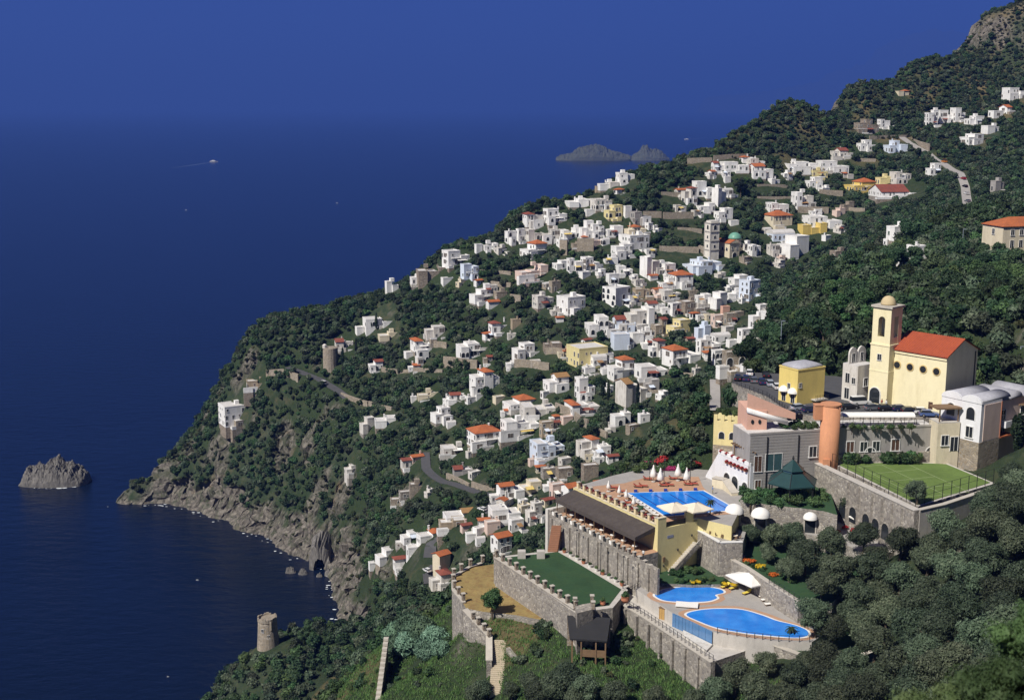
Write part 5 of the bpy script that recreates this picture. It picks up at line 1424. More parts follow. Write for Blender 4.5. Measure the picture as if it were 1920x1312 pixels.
# cream annex with porch between the church and the vaulted house
t, w, dp, H = box_building('cream_annex', 'cream annex with wooden porch roof between church and vaulted house', 'house', 1748, 1796, 792, 868, ZT, 8, CREAM, None, .8, [(WIN, 'window', 'F', .35, .45, 1.4), (DOOR, 'door', 'F', .78, .3, 1.4)])
mb = MB(); mb.box(-w / 2, w / 2, -dp / 2, dp / 2, H, H + .2); mb.build('roof_terrace', CONC, t)
for x in (-.42, .42):
    mb = MB(); mb.box(x * w - .1, x * w + .1, -dp / 2 + .2, -dp / 2 + .4, H + .2, H + 3.0); mb.build('porch_post', WOOD, t)
mb = MB(); mb.box(-w * .62, w / 2, -dp * .62, dp * .3, H + 3.002, H + 3.3); mb.build('porch_roof', WOOD, t)

# ---- upper pool terrace
ptl, ptr, pr, pbl = (24.2, 246.5), (40.0, 248.0), (44.8, 235.8), (30.2, 231.8)
S0 = Vector((14.0, 249.0)); UX = Vector((0.52, -0.854)).normalized(); NX = Vector((-UX.y, UX.x)) * -1    # outward = toward the sea
NX = Vector((UX.y, -UX.x)); 
if NX.x > 0: NX = -NX
LR = 27.0
E0 = S0 + UX * LR
deck = [tuple(S0 - UX * 2), tuple(E0), tuple(E0 - NX * 9.5), xy(at(1372, 985, z=ZP)), xy(at(1400, 930, z=ZP)), xy(at(1330, 880, z=ZP)), xy(at(1230, 872, z=ZP)), xy(at(1150, 890, z=ZP))]
platform('pool_terrace', 'upper pool terrace paved in terracotta and grey', deck, ZP - .12, 117, [PAVE, PALEY], 'terrace', False, 'structure', 1.5)
poolp = [ptl, ptr, pr, pbl]
zone = [tuple(S0 - UX * 1.0 - NX * 1.0), tuple(E0 - UX * .6 - NX * .8), tuple(E0 - UX * .6 - NX * 8.5), xy(at(1370, 962, z=ZP)), xy(at(1318, 912, z=ZP)), xy(at(1310, 893, z=ZP)), xy(at(1215, 893, z=ZP)), xy(at(1170, 905, z=ZP))]
sheet('terracotta_deck', 'terracotta tiled border around the upper pool', zone, ZP - .06, DECK, 'paving', 'structure', None, .05)
pt = thing('lap_pool', 'large bright blue lap pool with dark lane lines on the upper terrace', 'swimming pool', (0, 0, 0))
sheet('pool_rim', '', grow(poolp, .55), ZP - .02, pm('white_pool_rim', (.72, .72, .70), .06, 1.0), '', None, pt, .03)
sheet('water', '', poolp, ZP + .012, POOL, '', None, pt, .02)
def lerp2(a, b, k): return (a[0] + (b[0] - a[0]) * k, a[1] + (b[1] - a[1]) * k)
for i in range(5):
    k = .1 + i * .2
    a, b = lerp2(ptl, ptr, k), lerp2(pbl, pr, k)
    a2, b2 = lerp2(a, b, .12), lerp2(a, b, .88)
    d = (Vector(b2) - Vector(a2)).normalized(); n = Vector((-d.y, d.x)) * .14
    mb = MB(); mb.prism([tuple(Vector(a2) - n), tuple(Vector(b2) - n), tuple(Vector(b2) + n), tuple(Vector(a2) + n)], ZP, ZP + .018); mb.build('lane_line', TILEB, pt)
    mb = MB(); q = Vector(a); mb.box(q.x - .35, q.x + .35, q.y + .25, q.y + .8, ZP - .01, ZP + .45); mb.build('starting_block', TILEB, pt)

# yellow parapet with pillars and flower boxes over the restaurant
pw = thing('yellow_parapet', 'yellow balustrade with square pillars and flower pots over the restaurant awning', 'balustrade', (S0.x, S0.y, 0), math.atan2(UX.y, UX.x))
# local x along UX ; local y: left of UX = inland?
inl = 1 if Vector((-UX.y, UX.x)).dot(-NX) > 0 else -1
mb = MB(); mb.box(-1, LR, -.25, .25, 124, ZP + .12); mb.build('wall', PALEY, pw)
mb = MB(); mb.box(-1, LR - .4, -.32, .32, ZP + .122, ZP + .27); mb.build('coping', CREAM, pw)
PIL = _pillar_mesh(.62, 1.25, (pm('cream_pillar', (.76, .62, .38), .06, .5), COPING), .12)
n = 13
for i in range(n): link('pillar', PIL, pw, (i * (LR - .5) / (n - 1), 0, ZP + .272))
for i in range(n - 1):
    x = (i + .5) * (LR - .5) / (n - 1)
    mb = MB(); mb.box(x - .7, x + .7, -.04, .04, ZP + .95, ZP + 1.02); mb.box(x - .7, x + .7, -.04, .04, ZP + .5, ZP + .56); mb.build('rail', DARKM, pw)
# end wall of the restaurant
er = thing('restaurant_end_wall', 'plain yellow end wall of the restaurant with notched parapet and outside stair', 'wall', (E0.x, E0.y, 0), math.atan2(-NX.y, -NX.x))
Le = 9.6
mb = MB(); mb.box(-.3, Le, -.3, .3, 118, ZP - .6); mb.build('wall', PALEY, er)
for x0, x1 in ((-.3, 1.7), (6.6, 8.4)):
    mb = MB(); mb.box(x0, x1, -.302, .298, ZP - .598, ZP + 1.5); mb.build('merlon', PALEY, er)
    mb = MB(); mb.box(x0 - .05, x1 + .05, -.36, .34, ZP + 1.502, ZP + 1.62); mb.build('cap', CREAM, er)
mb = MB(); mb.box(1.7, 6.6, -.05, .05, ZP - .5, ZP + .4); mb.build('rail_panel', DARKM, er)
mb = MB(); mb.box(2.0, 3.5, -.34, -.302, 128.2, 128.75); mb.build('sign_board', pm('grey_sign', (.30, .32, .42), .1), er)
mb = MB(); mb.box(1.0, 1.5, -.5, -.302, 123.6, 124.6); mb.build('lamp_box', WOOD, er)
for x, z in ((4.6, 125.2), (8.0, 127.5), (1.2, 122.6)):
    mb = MB(); mb.lathe((x, -.45, z), [(.06, 0), (.16, .15), (.16, .4), (.04, .55)], 8); mb.build('wall_lantern', DARKM, er)
n = 16
for i in range(n):
    x = 1.2 + i * .47; z = 120.9 + i * .36
    mb = MB(); mb.box(x, x + .47, -2.0, -.305, z - .8, z); mb.build('step', COPING, er)
mb = MB()
mb.add([(1.0, -2.25, 120.6), (8.8, -2.25, 126.4), (8.8, -2.25, 127.4), (1.0, -2.25, 121.6), (1.0, -2.0, 120.6), (8.8, -2.0, 126.4), (8.8, -2.0, 127.4), (1.0, -2.0, 121.6)], [(0, 1, 2, 3), (5, 4, 7, 6), (3, 2, 6, 7), (1, 5, 6, 2), (4, 0, 3, 7), (0, 4, 5, 1)])
mb.build('stair_wall', GREYST, er)
mb = MB(); mb.box(8.402, 10.6, -.1, .4, 124.5, 130); mb.build('dark_doorway', GLASS, er)

# awning
aw = thing('restaurant_awning', 'long dark brown striped awning over the open restaurant', 'awning', (S0.x, S0.y, 0), math.atan2(UX.y, UX.x))
so = -inl      # seaward side in local y
DEP = 5.0
nseg = 13
for i in range(nseg):
    x0, x1 = -1.2 + (LR + .6) * i / nseg, -1.2 + (LR + .6) * (i + 1) / nseg
    xm = (x0 + x1) / 2
    zi, zo = ZP - .35, ZP - 1.55
    vs_ = []
    for x, dz in ((x0, 0), (xm, .16), (x1, 0)):
        vs_ += [(x, so * .3, zi + dz * .3), (x, so * DEP * .5, (zi + zo) / 2 + dz), (x, so * DEP, zo + dz * .5), (x, so * (DEP + .05), zo - .75)]
    fs = [(a * 4 + b, (a + 1) * 4 + b, (a + 1) * 4 + b + 1, a * 4 + b + 1) for a in range(2) for b in range(3)]
    mb = MB(); mb.add(vs_, fs if so < 0 else [f[::-1] for f in fs]); mb.build('canvas_panel', AWN, aw)
for x in (-1.2, LR - .6):
    mb = MB(); mb.add([(x, so * .3, ZP - .35), (x, so * DEP, ZP - 1.55), (x, so * (DEP + .05), ZP - 2.3), (x, so * .3, ZP - 1.3)], [(0, 1, 2, 3)]); mb.build('end_valance', AWN, aw)
for i in range(9):
    x = -.8 + i * (LR - .2) / 8
    mb = MB(); mb.box(x - .07, x + .07, so * (DEP - .15) - .07, so * (DEP - .15) + .07, ZR - .2, ZP - 1.6); mb.build('post', WOOD, aw)
# restaurant floor, parapet wall and back wall
fl = [tuple(S0 - UX * 1.5 + NX * .3), tuple(E0 + UX * .5 + NX * .3), tuple(E0 + UX * .5 + NX * 6.0), tuple(S0 - UX * 1.5 + NX * 6.0)]
platform('restaurant_terrace', 'restaurant terrace on a high buttressed stone wall above the lawn', fl, ZR, 112, [DECK, GREYST], 'terrace', False, 'structure', 1.0)
rw = thing('restaurant_wall', 'high buttressed stone wall with square pillars below the restaurant', 'wall', (S0.x, S0.y, 0), math.atan2(UX.y, UX.x))
mb = MB(); mb.box(-1.6, LR + 8.0, so * 6.0 - .25, so * 6.0 + .25, 112, ZR + .15); mb.build('masonry', GREYST, rw)
PIL2 = _pillar_mesh(.55, 1.0, (GREYST, COPING), .1)
n = 22
for i in range(n):
    x = -1.3 + i * (LR + 8.6) / (n - 1)
    link('pillar', PIL2, rw, (x, so * 6.0, ZR + .152 - (max(0, x - LR) * .18)))
    if i < n - 1 and i < 14:
        mb = MB(); mb.box(x + .3, x + 1.35, so * 6.0 - .05, so * 6.0 + .05, ZR + .2, ZR + .95); mb.build('cloth_panel', CANVASW if i % 2 == 0 else GLASS, rw)
for i in range(11):
    x = -.5 + i * (LR + 6) / 10
    mb = MB(); mb.box(x - .22, x + .22, so * 6.0 + so * .25 - .002 * 0, so * 6.0 + so * .6, 112, ZR - .4) if so > 0 else mb.box(x - .22, x + .22, so * 6.0 - .6, so * 6.0 - .252, 112, ZR - .4)
    mb.build('buttress', GREYST, rw)
mb = MB(); mb.box(-2.6, -1.7, so * 6.6, so * 1, 112, ZR + 1.2) if so > 0 else mb.box(-2.6, -1.7, so * 6.6, so * 1, 112, ZR + 1.2); mb.build('end_pier', WHITE2, rw)

# ---- lawn with its pillar wall
lawn = PA([(934, 1046), (1046, 1034), (1166, 1103), (1142, 1134), (1077, 1142)], ZL)
platform('lawn_terrace', 'walled terrace that carries the long lawn', grow(lawn, 1.2), ZL - .06, 104, [CONC, GREYST], 'terrace', False, 'structure', 1.5)
sheet('lawn', 'long smooth dark green lawn below the restaurant', lawn, ZL, LAWNM, 'lawn', 'structure', None, .05)
la, lb = at(931, 1047, z=ZL), at(1079, 1143, z=ZL)
lw = wall_run('lawn_wall', 'long stone retaining wall with capped pillars along the lawn', [xy(la), xy(lb)], ZL + .25, 103, .8, GREYST)
PIL3 = _pillar_mesh(.6, 1.35, (BROWNST, COPING), .16)
pillars(lw, xy(la), xy(lb), 12, ZL + .4, ZL + .4, PIL3, org=(lw.location.x, lw.location.y), rz=math.atan2(lb.y - la.y, lb.x - la.x))
bast = PA([(1078, 1143), (1110, 1138), (1112, 1150), (1082, 1158)], ZL)
bs_ = thing('lawn_bastion', 'square stone corner bastion with pillars at the lawn\'s near end', 'wall', (bast[0][0], bast[0][1], 0))
mb = MB(); mb.prism([(x - bast[0][0], y - bast[0][1]) for x, y in bast], 103, ZL + .9); mb.build('masonry', GREYST, bs_)
for p in bast[:3]: link('pillar', PIL3, bs_, (p[0] - bast[0][0], p[1] - bast[0][1], ZL + .9))
sheet('lawn_path', 'pale path between the lawn and the restaurant wall', PA([(1046, 1033), (1060, 1031), (1180, 1098), (1168, 1106)], ZL), ZL + .02, CONC, 'path', 'structure', None, .06)
# garden kiosk cut into the slope below the lawn
c = at(1106, 1219, Y=206.5)
kk = thing('garden_kiosk', 'dark-roofed open garden kiosk built against the stone walls', 'kiosk', (c.x, c.y, 114.2), math.radians(-8))
mb = MB(); mb.add([(-3.4, -2.4, 3.4), (3.2, -2.4, 3.4), (3.4, 3, 5.4), (-4.4, 3, 5.4), (-3.4, -2.4, 3.1), (3.2, -2.4, 3.1), (3.4, 3, 5.1), (-4.4, 3, 5.1)], [(0, 1, 2, 3), (4, 7, 6, 5), (0, 4, 5, 1), (1, 5, 6, 2), (2, 6, 7, 3), (3, 7, 4, 0)]); mb.build('roof', pm('kiosk_roof', (.028, .028, .03), .2), kk)
for x in (-3, -1.4, 1.2, 2.9):
    mb = MB(); mb.box(x - .12, x + .12, -2.2, -1.95, -2, 3.1); mb.build('post', WOOD, kk)
mb = MB(); mb.box(-1.3, 2.9, -2.1, -1.98, 0, 1.3); mb.build('counter', WOOD, kk)
mb = MB(); mb.box(-4.4, 3.4, 2.9, 3.4, -3, 5.0); mb.build('back_wall', BROWNST, kk)
# ---- wall in front of the lower pools
da, db = at(1148, 1119, z=119.0), at(1337, 1241, z=119.0)
fw = wall_run('pool_front_wall', 'high ribbed stone wall falling away in front of the lower pools', [xy(da), xy(at(1215, 1160, z=119.0)), xy(db)], 119.0, 104, .9, GREYST)
dd = (db - da); ang = math.atan2(dd.y, dd.x); nn = Vector((dd.y, -dd.x, 0)).normalized()
for i in range(8):
    p = da + dd * (i + .4) / 8.3 + nn * .55
    mb = MB(); M = Matrix.Translation((p.x - fw.location.x, p.y - fw.location.y, 0)) @ Matrix.Rotation(ang, 4, 'Z'); mb.box(-.25, .25, -.22, .2, 104, 118.7, 0, M); mb.build('rib', GREYST, fw)
railing('black railing on the coping of the high pool wall', [xy(da), xy(at(1215, 1160, z=119.0)), xy(db)], 119.15, 1.15, 1.15)
apron = PA([(1150, 1118), (1337, 1240), (1437, 1206), (1520, 1200), (1545, 1180), (1470, 1120), (1405, 1078), (1300, 1074), (1215, 1078), (1168, 1100)], 118.6)
platform('lower_deck_base', 'pale concrete apron below the lower pools', apron, 118.6, 104, [CONC, GREYST], 'terrace', False, 'structure', 1.5)
pdk = PA([(1192, 1104), (1262, 1149), (1300, 1166), (1337, 1184), (1400, 1195), (1460, 1202), (1522, 1203), (1548, 1186), (1505, 1152), (1450, 1115), (1395, 1082), (1300, 1080), (1222, 1086)], ZD)
platform('lower_pool_deck', 'grey paved deck around the two lower pools', pdk, ZD, 116, [PAVE, CONC], 'terrace', False, 'structure', 1.0)
def catmull(pts, n=5):
    o = []; k = len(pts)
    for i in range(k):
        p0, p1, p2, p3 = pts[i - 1], pts[i], pts[(i + 1) % k], pts[(i + 2) % k]
        for j in range(n):
            t_ = j / n
            o.append(tuple(.5 * (2 * p1[a] + (p2[a] - p0[a]) * t_ + (2 * p0[a] - 5 * p1[a] + 4 * p2[a] - p3[a]) * t_ ** 2 + (3 * p1[a] - p0[a] - 3 * p2[a] + p3[a]) * t_ ** 3) for a in (0, 1)))
    return o
def free_pool(name, label, pts, z):
    poly = catmull(PA(pts, z))
    t = thing(name, label, 'swimming pool', (0, 0, 0))
    sheet('tiled_surround', '', grow(poly, 1.5), z + .012, DECK, '', None, t, .03)
    sheet('pool_rim', '', grow(poly, .45), z + .03, MATS['white_pool_rim'], '', None, t, .03)
    sheet('water', '', poly, z + .05, POOL, '', None, t, .03)
    return t
bigp = [(1287, 1151), (1325, 1142), (1385, 1142), (1425, 1152), (1455, 1163), (1488, 1171), (1512, 1181), (1514, 1191), (1490, 1195), (1440, 1191), (1395, 1186), (1350, 1178), (1315, 1166)]
free_pool('lagoon_pool', 'large free-form blue pool at the front of the lower deck', bigp, ZD)
free_pool('small_pool', 'smaller kidney-shaped blue pool behind the large lower one', [(1229, 1113), (1250, 1104), (1290, 1100), (1330, 1101), (1352, 1105), (1356, 1111), (1341, 1115), (1344, 1121), (1325, 1127), (1285, 1128), (1250, 1126), (1233, 1120)], ZD)
gp = thing('glass_pool_wall', 'blue glazed outer wall of the large lower pool', 'glass wall', (0, 0, 0))
gpp = [at(1262, 1149.5, z=ZD), at(1281, 1158, z=ZD), at(1300, 1166.5, z=ZD), at(1337, 1184.5, z=ZD)]
for i in range(3):
    a, b = gpp[i], gpp[i + 1]
    for j in range(3):
        p, q = a.lerp(b, j / 3), a.lerp(b, (j + 1) / 3)
        d = (q - p).normalized(); n = Vector((d.y, -d.x, 0)) * .12
        mb = MB(); mb.prism([xy(p + d * .03 + n), xy(q - d * .03 + n), xy(q - d * .03 + n * 1.6), xy(p + d * .03 + n * 1.6)], 117.9, ZD + .15); mb.build('glass_panel', GLASSB, gp)
mb = MB(); mb.prism([xy(gpp[1] + Vector((-.2, -3.2, 0))), xy(gpp[3] + Vector((-1.6, -3.0, 0))), xy(gpp[3] + Vector((-.1, -.4, 0))), xy(gpp[1] + Vector((0, -.4, 0)))], 118.0, 118.95); mb.build('catch_basin', WHITE2, gp)
# small orange board shed beside the glass wall
c = at(1252, 1164, z=118.6)
sh = thing('board_shed', 'small ochre board shed beside the glass pool wall', 'shed', (c.x, c.y + .4, 118.6), math.radians(-38))
mb = MB(); mb.box(-1.6, 1.4, -.35, .35, 0, 2.1); mb.build('body', pm('ochre_boards', (.50, .31, .11), .15, 1.0), sh)
mb = MB(); mb.box(-1.7, 1.5, -.42, .42, 2.102, 2.22); mb.build('lid', WOOD, sh)
for i in range(6):
    mb = MB(); mb.box(-1.5 + i * .5, -1.46 + i * .5, -.38, -.352, .05, 2.05); mb.build('batten', WOOD, sh)
# right-hand garden wall and lower right walls
wall_run('garden_end_wall', 'stone wall below the big pool at the right', [xy(at(1437, 1204, z=120.2)), xy(at(1505, 1228, z=119.4)), xy(at(1512, 1236, z=119))], [120.2, 119.4, 119], 108, .8, GREYST)
wall_run('low_orchard_wall', 'low stone wall running right among the olive trees', [xy(at(1508, 1240, z=119)), xy(at(1580, 1238, z=119.2)), xy(at(1635, 1222, z=120.2))], [119, 119.3, 120.2], 108, .8, BROWNST)
gl = PA([(1440, 1203), (1506, 1229), (1580, 1238), (1638, 1222), (1640, 1180), (1545, 1180), (1522, 1200)], 119.4)
platform('orchard_lawn', 'small shaded lawn under the olives right of the big pool', gl, 119.4, 106, [LAWNM, GREYST], 'lawn', False, 'structure', .8)
# upper small lawn, cafe terrace and garden walls
ul = PA([(1222, 1064), (1305, 1056), (1352, 1078), (1376, 1094), (1300, 1096), (1240, 1093)], 121.6)
platform('small_lawn', 'small green lawn between restaurant stair and lower pools', ul, 121.6, 112, [LAWNM, GREYST], 'lawn', False, 'structure', .8)
cf = PA([(1303, 994), (1350, 1021), (1392, 1020), (1402, 984), (1372, 975), (1320, 972)], 128.0)
platform('cafe_terrace', 'stone-walled cafe terrace with a white coping left of the garden', cf, 128.0, 114, [PAVE, GREYST], 'terrace', False, 'structure', .8)
wall_run('cafe_parapet', 'white coping wall around the cafe terrace', [xy(at(1303, 993, z=128)), xy(at(1350, 1020, z=128)), xy(at(1392, 1019, z=128))], 128.35, 119, .6, GREYST, True, 'wall', FRAMEW)
gd = PA([(1348, 1036), (1400, 1065), (1440, 1092), (1500, 1130), (1560, 1130), (1640, 1050), (1560, 1010), (1440, 1000), (1392, 1015)], 124.6)
platform('flower_garden', 'sloping flower garden with olives above the lower deck', gd, 124.6, 112, [LAWNM, GREYST], 'garden', False, 'structure', .8)
wall_run('garden_wall', 'stone wall with pale coping along the flower garden above the lower deck', [xy(at(1346, 1035, z=124.8)), xy(at(1400, 1064, z=124.8)), xy(at(1442, 1092, z=124.8)), xy(at(1500, 1131, z=124.6))], 124.9, 114, .7, GREYST)
for x0, x1, y0, y1, m, lab in ((1370, 1400, 1040, 1047, VIOF, 'violet flower bed on the garden wall'), (1390, 1418, 1049, 1056, ORAF, 'orange flower bed nearest the violet one'), (1414, 1442, 1060, 1067, YELF, 'yellow flower bed in the garden'), (1440, 1466, 1073, 1079, ORAF, 'orange flower bed at the right under the olives')):
    pass
# arcade terrace below the court with shell awnings
mid = PA([(1372, 985), (1402, 984), (1560, 1006), (1640, 1045), (1760, 1000), (1722, 955), (1572, 968), (1545, 958), (1440, 948), (1388, 938)], 128.0)
platform('arcade_terrace', 'paved terrace with shell awnings below the planted terrace', mid, 127.8, 116, [PAVE, GREYST], 'terrace', False, 'structure', .5)
for px, py, lab in ((1376, 972, 'white shell awning over a dark door, the one nearest the pool'), (1425, 980, 'round white shell awning in the middle of the garden wall'), (1518, 985, 'small white shell awning half hidden by olives')):
    c = at(px, py + 14, z=127.8)
    t = thing('shell_awning', lab, 'awning', (c.x, c.y, 127.8), math.radians(-15))
    shell_awning(t, 0, 0, 3.0 if px > 1400 else 2.9, 1.9 if px < 1500 else 1.4, 0, None, 'canopy')
    mb = MB(); mb.box(-1.0, 1.0, .1, .25, 0, 2.8); mb.build('dark_door', GLASS, t)
    mb = MB(); mb.box(-1.25, -1.0, 0, .35, 0, 3.1); mb.box(1.0, 1.25, 0, .35, 0, 3.1); mb.build('door_jamb', COPING, t)

# ---- dry terrace, stair and walls at lower centre
dt = PA([(848, 1084), (880, 1064), (932, 1056), (1082, 1168), (1040, 1166), (965, 1152), (905, 1146), (874, 1140), (868, 1130), (850, 1106)], ZB)
platform('dry_terrace', 'walled terrace of dry yellow grass with one small tree', dt, ZB, 100, [DRYG, GREYST], 'terrace', False, 'structure', 1.0)
dwl = wall_run('dry_terrace_wall', 'stone wall with capped posts along the dry grass terrace', [xy(at(903, 1057, z=ZB)), xy(at(881, 1064, z=ZB)), xy(at(850, 1082, z=ZB)), xy(at(850, 1107, z=ZB)), xy(at(870, 1131, z=ZB))], ZB + .2, 100, .6, GREYST)
for px, py in ((928, 1052), (905, 1056), (882, 1063), (865, 1072), (851, 1081), (850, 1092), (852, 1104), (860, 1116), (869, 1128)):
    p = at(px, py, z=ZB); link('capped_post', PIL3, dwl, (p.x - dwl.location.x, p.y - dwl.location.y, ZB + .35), .4)
dw2 = wall_run('stair_left_wall', 'bulging stone wall with posts left of the long garden stair', [xy(at(872, 1142, z=ZB)), xy(at(888, 1160, z=ZB - 1)), xy(at(917, 1192, z=ZB - 3)), xy(at(917, 1240, z=ZB - 5.5))], [ZB, ZB - .9, ZB - 2.8, ZB - 5.3], 98, 1.0, GREYST)
for px, py, z in ((887, 1160, ZB - .9), (897, 1170, ZB - 1.5), (908, 1182, ZB - 2.3), (917, 1192, ZB - 2.8)):
    p = at(px, py, z=z); link('capped_post', PIL3, dw2, (p.x - dw2.location.x, p.y - dw2.location.y, z), .4)
s0, s1 = at(937, 1199, z=111.2), at(930, 1300, z=105.1)
stt = thing('garden_stair', 'long straight pale stone garden stair at lower centre', 'stairs', (s0.x, s0.y, 0), math.atan2(s1.y - s0.y, s1.x - s0.x))
Ls = (Vector(xy(s1)) - Vector(xy(s0))).length; n = 26
for i in range(n):
    x = Ls * i / n; z = 111.2 + (105.1 - 111.2) * i / n
    mb = MB(); mb.box(x, x + Ls / n + .12, -1.25, 1.25, z - 2.5, z); mb.build('step', pm('pale_step', (.50, .43, .32), .14, 1.2), stt)
wall_run('stair_right_wall', 'pale stone wall right of the long garden stair', [xy(at(952, 1213, z=110.8)), xy(at(976, 1243, z=109.3)), xy(at(968, 1300, z=105.6))], [110.8, 109.4, 105.8], 96, .8, GREYST, False)
wall_run('dark_garden_wall', 'dark low stone wall at the foot of the green bank', [xy(at(974, 1242, z=109.4)), xy(at(1032, 1240, z=109.6))], 109.6, 98, .8, BROWNST, False)
lwl = wall_run('boundary_wall', 'thin stepped stone boundary wall at the lower left', [xy(at(724, 1196, z=101)), xy(at(716, 1250, z=98)), xy(at(706, 1325, z=94))], [101.3, 98.3, 94.3], 84, .8, TANST, False)
for i in range(14):
    p = at(724 - i * 1.25, 1200 + i * 9, z=101.2 - i * .47); mb = MB(); mb.box(-.5, .5, -.55, .55, 0, .5); o = mb.build('coping_block', COPING, lwl); o.location = (p.x - lwl.location.x, p.y - lwl.location.y, 101.25 - i * .5)
# stair up the left of the restaurant, planters on the lawn's back edge
c0, c1 = at(1036, 1034, z=ZL), at(1044, 985, z=125.5)
rs_ = thing('brick_stair', 'reddish brick stair climbing at the left of the restaurant wall', 'stairs', (c0.x, c0.y, 0), 0)
for i in range(14):
    k = i / 14
    mb = MB(); x, y, z = (c1.x - c0.x) * k, (c1.y - c0.y) * k, ZL + (125.5 - ZL) * (k + 1 / 14)
    mb.box(x - 1.0, x + 1.0, y, y + (c1.y - c0.y) / 14 + .15, z - 2.0, z); mb.build('step', pm('brick_step', (.36, .18, .11), .15, 1.2), rs_)
cut([(c0.x - 2, c0.y - 1), (c0.x + 2, c0.y - 1), (c1.x + 2, c1.y + 2), (c1.x - 2, c1.y + 2)], ZL, .5, reach=1.5)
for px, lab in ((978, 'grey concrete cube block at the left of the lawn\'s far edge'), (1014, 'grey concrete cube block at the right of the lawn\'s far edge')):
    c = at(px, 1045, z=ZL); mb = MB(); mb.box(-.8, .8, -.7, .7, 0, 1.5); o = mb.build('concrete_block', CONC); o.location = (c.x, c.y, ZL)
    tag(o, lab, 'block')

c = hit(1898, 486, 250, 460)
t = thing('hillside_villa', 'tan villa with broad orange roof cut by the right picture edge', 'house', (c.x + 2.2, c.y + 5, c.z + 3.2), math.radians(14))
mb = MB(); mb.box(-8, 14, -5, 6, -9, 7.4); mb.build('wall', CREAM, t)
roof_part(t, 'h', -8, 14, -5, 6, 7.4, CREAM)
for x in (-4.5, -1.2, 2.1): put(WIN, 'window', t, x, -5, 4.6, 0, 1.2); put(DOOR, 'french_window', t, x, -5, .6, 0, 1.1)
put(WIN, 'window', t, -8, 0, 4.6, -math.pi / 2, 1.2)
HOUSE_BOX.append((1856, 1925, 412, 480, c.y)); HOUSE_XY.append((c.x + 4, c.y + 5, 10))
# ------------------------------------------------------------------ ground sheet
def build_ground():
    gy, gx = np.gradient(HH, GY, GX)
    sl = np.sqrt(gx ** 2 + gy ** 2)
    rockn = fbm(XX / 18, YY / 18, 3.0, 4)
    # bare limestone on steep faces and near the waterline
    rock = np.clip((sl - 1.02 + rockn * 0.35) * 3, 0, 1)
    rock = np.where((HH > 15 + rockn * 9) & (XX < 60), rock * np.clip((rockn - .15) * 3, 0, .8), rock)
    shore = np.clip((13 + rockn * 9 - HH) / 5, 0, 1) * (YY > 320)
    rock = np.maximum(rock, shore)
    PX, PY, D = proj(XX, YY, HH)
    crag = np.clip(1.3 - np.hypot((XX - 400) / 60, (YY - 966) / 45) + rockn * 0.4, 0, 1)
    rock = np.maximum(rock, .36 * crag * (sl > 0.5))
    ridge = np.clip((HH - 160) / 30, 0, 1) * np.clip((YY - 700) / 60, 0, 1)
    dry = np.clip(ridge * (0.12 + rockn * 0.8), 0, .7)
    grass = np.clip(fbm(XX / 40, YY / 40, 12.0, 3) * 1.6 + 0.45, 0, 1)
    for poly, what, amt in PATCHES:
        k = inside(poly, XX, YY)
        {'dry': dry, 'grass': grass, 'rock': rock}[what][k] = amt
    v = np.stack([XX, YY, HH], -1).reshape(-1, 3)
    # craggy relief on the rock
    amp = (rock * np.clip((YY - 300) / 60, 0, 1)).ravel() * np.clip(HH.ravel() / 6 + 0.4, 0.15, 1)
    x_, y_, z_ = v[:, 0].copy(), v[:, 1].copy(), v[:, 2].copy()
    for sc_, am_, zs_ in ((1 / 26., 3.6, .5), (1 / 9., 2.4, .7), (1 / 3.4, 1.3, .9)):
        for a in range(2):
            d = fbm(x_ * sc_ + 31 * a, y_ * sc_ + 7 * a, z_ * sc_ * zs_, 3, 2.2, 0.55)
            v[:, a] += amp * (np.abs(d) * 2 - .5) * am_
    ledge = fbm(x_ / 30, y_ / 30, z_ / 2.6, 3)
    v[:, 2] += amp * ledge * 1.3
    ny, nx = XX.shape
    idx = np.arange(ny * nx).reshape(ny, nx)
    f = np.stack([idx[:-1, :-1], idx[:-1, 1:], idx[1:, 1:], idx[1:, :-1]], -1).reshape(-1, 4)
    hz = HH.reshape(-1)
    keep = hz[f].max(1) > -14
    me = mesh_np('hillside', v, f[keep], [ground_mat()], smooth=True)
    me.polygons.foreach_set('use_smooth', rock.ravel()[f[keep]].mean(1) < .4)
    for nm, arr in (('rock', rock), ('dry', dry), ('grass', grass)):
        at_ = me.attributes.new(nm, 'FLOAT', 'POINT')
        at_.data.foreach_set('value', arr.astype(np.float32).ravel())
    o = link('hillside_terrain', me)
    tag(o, 'steep coastal hillside of scrub, terraces and limestone cliffs above the sea', 'hillside', None, 'structure')
    return rock, sl

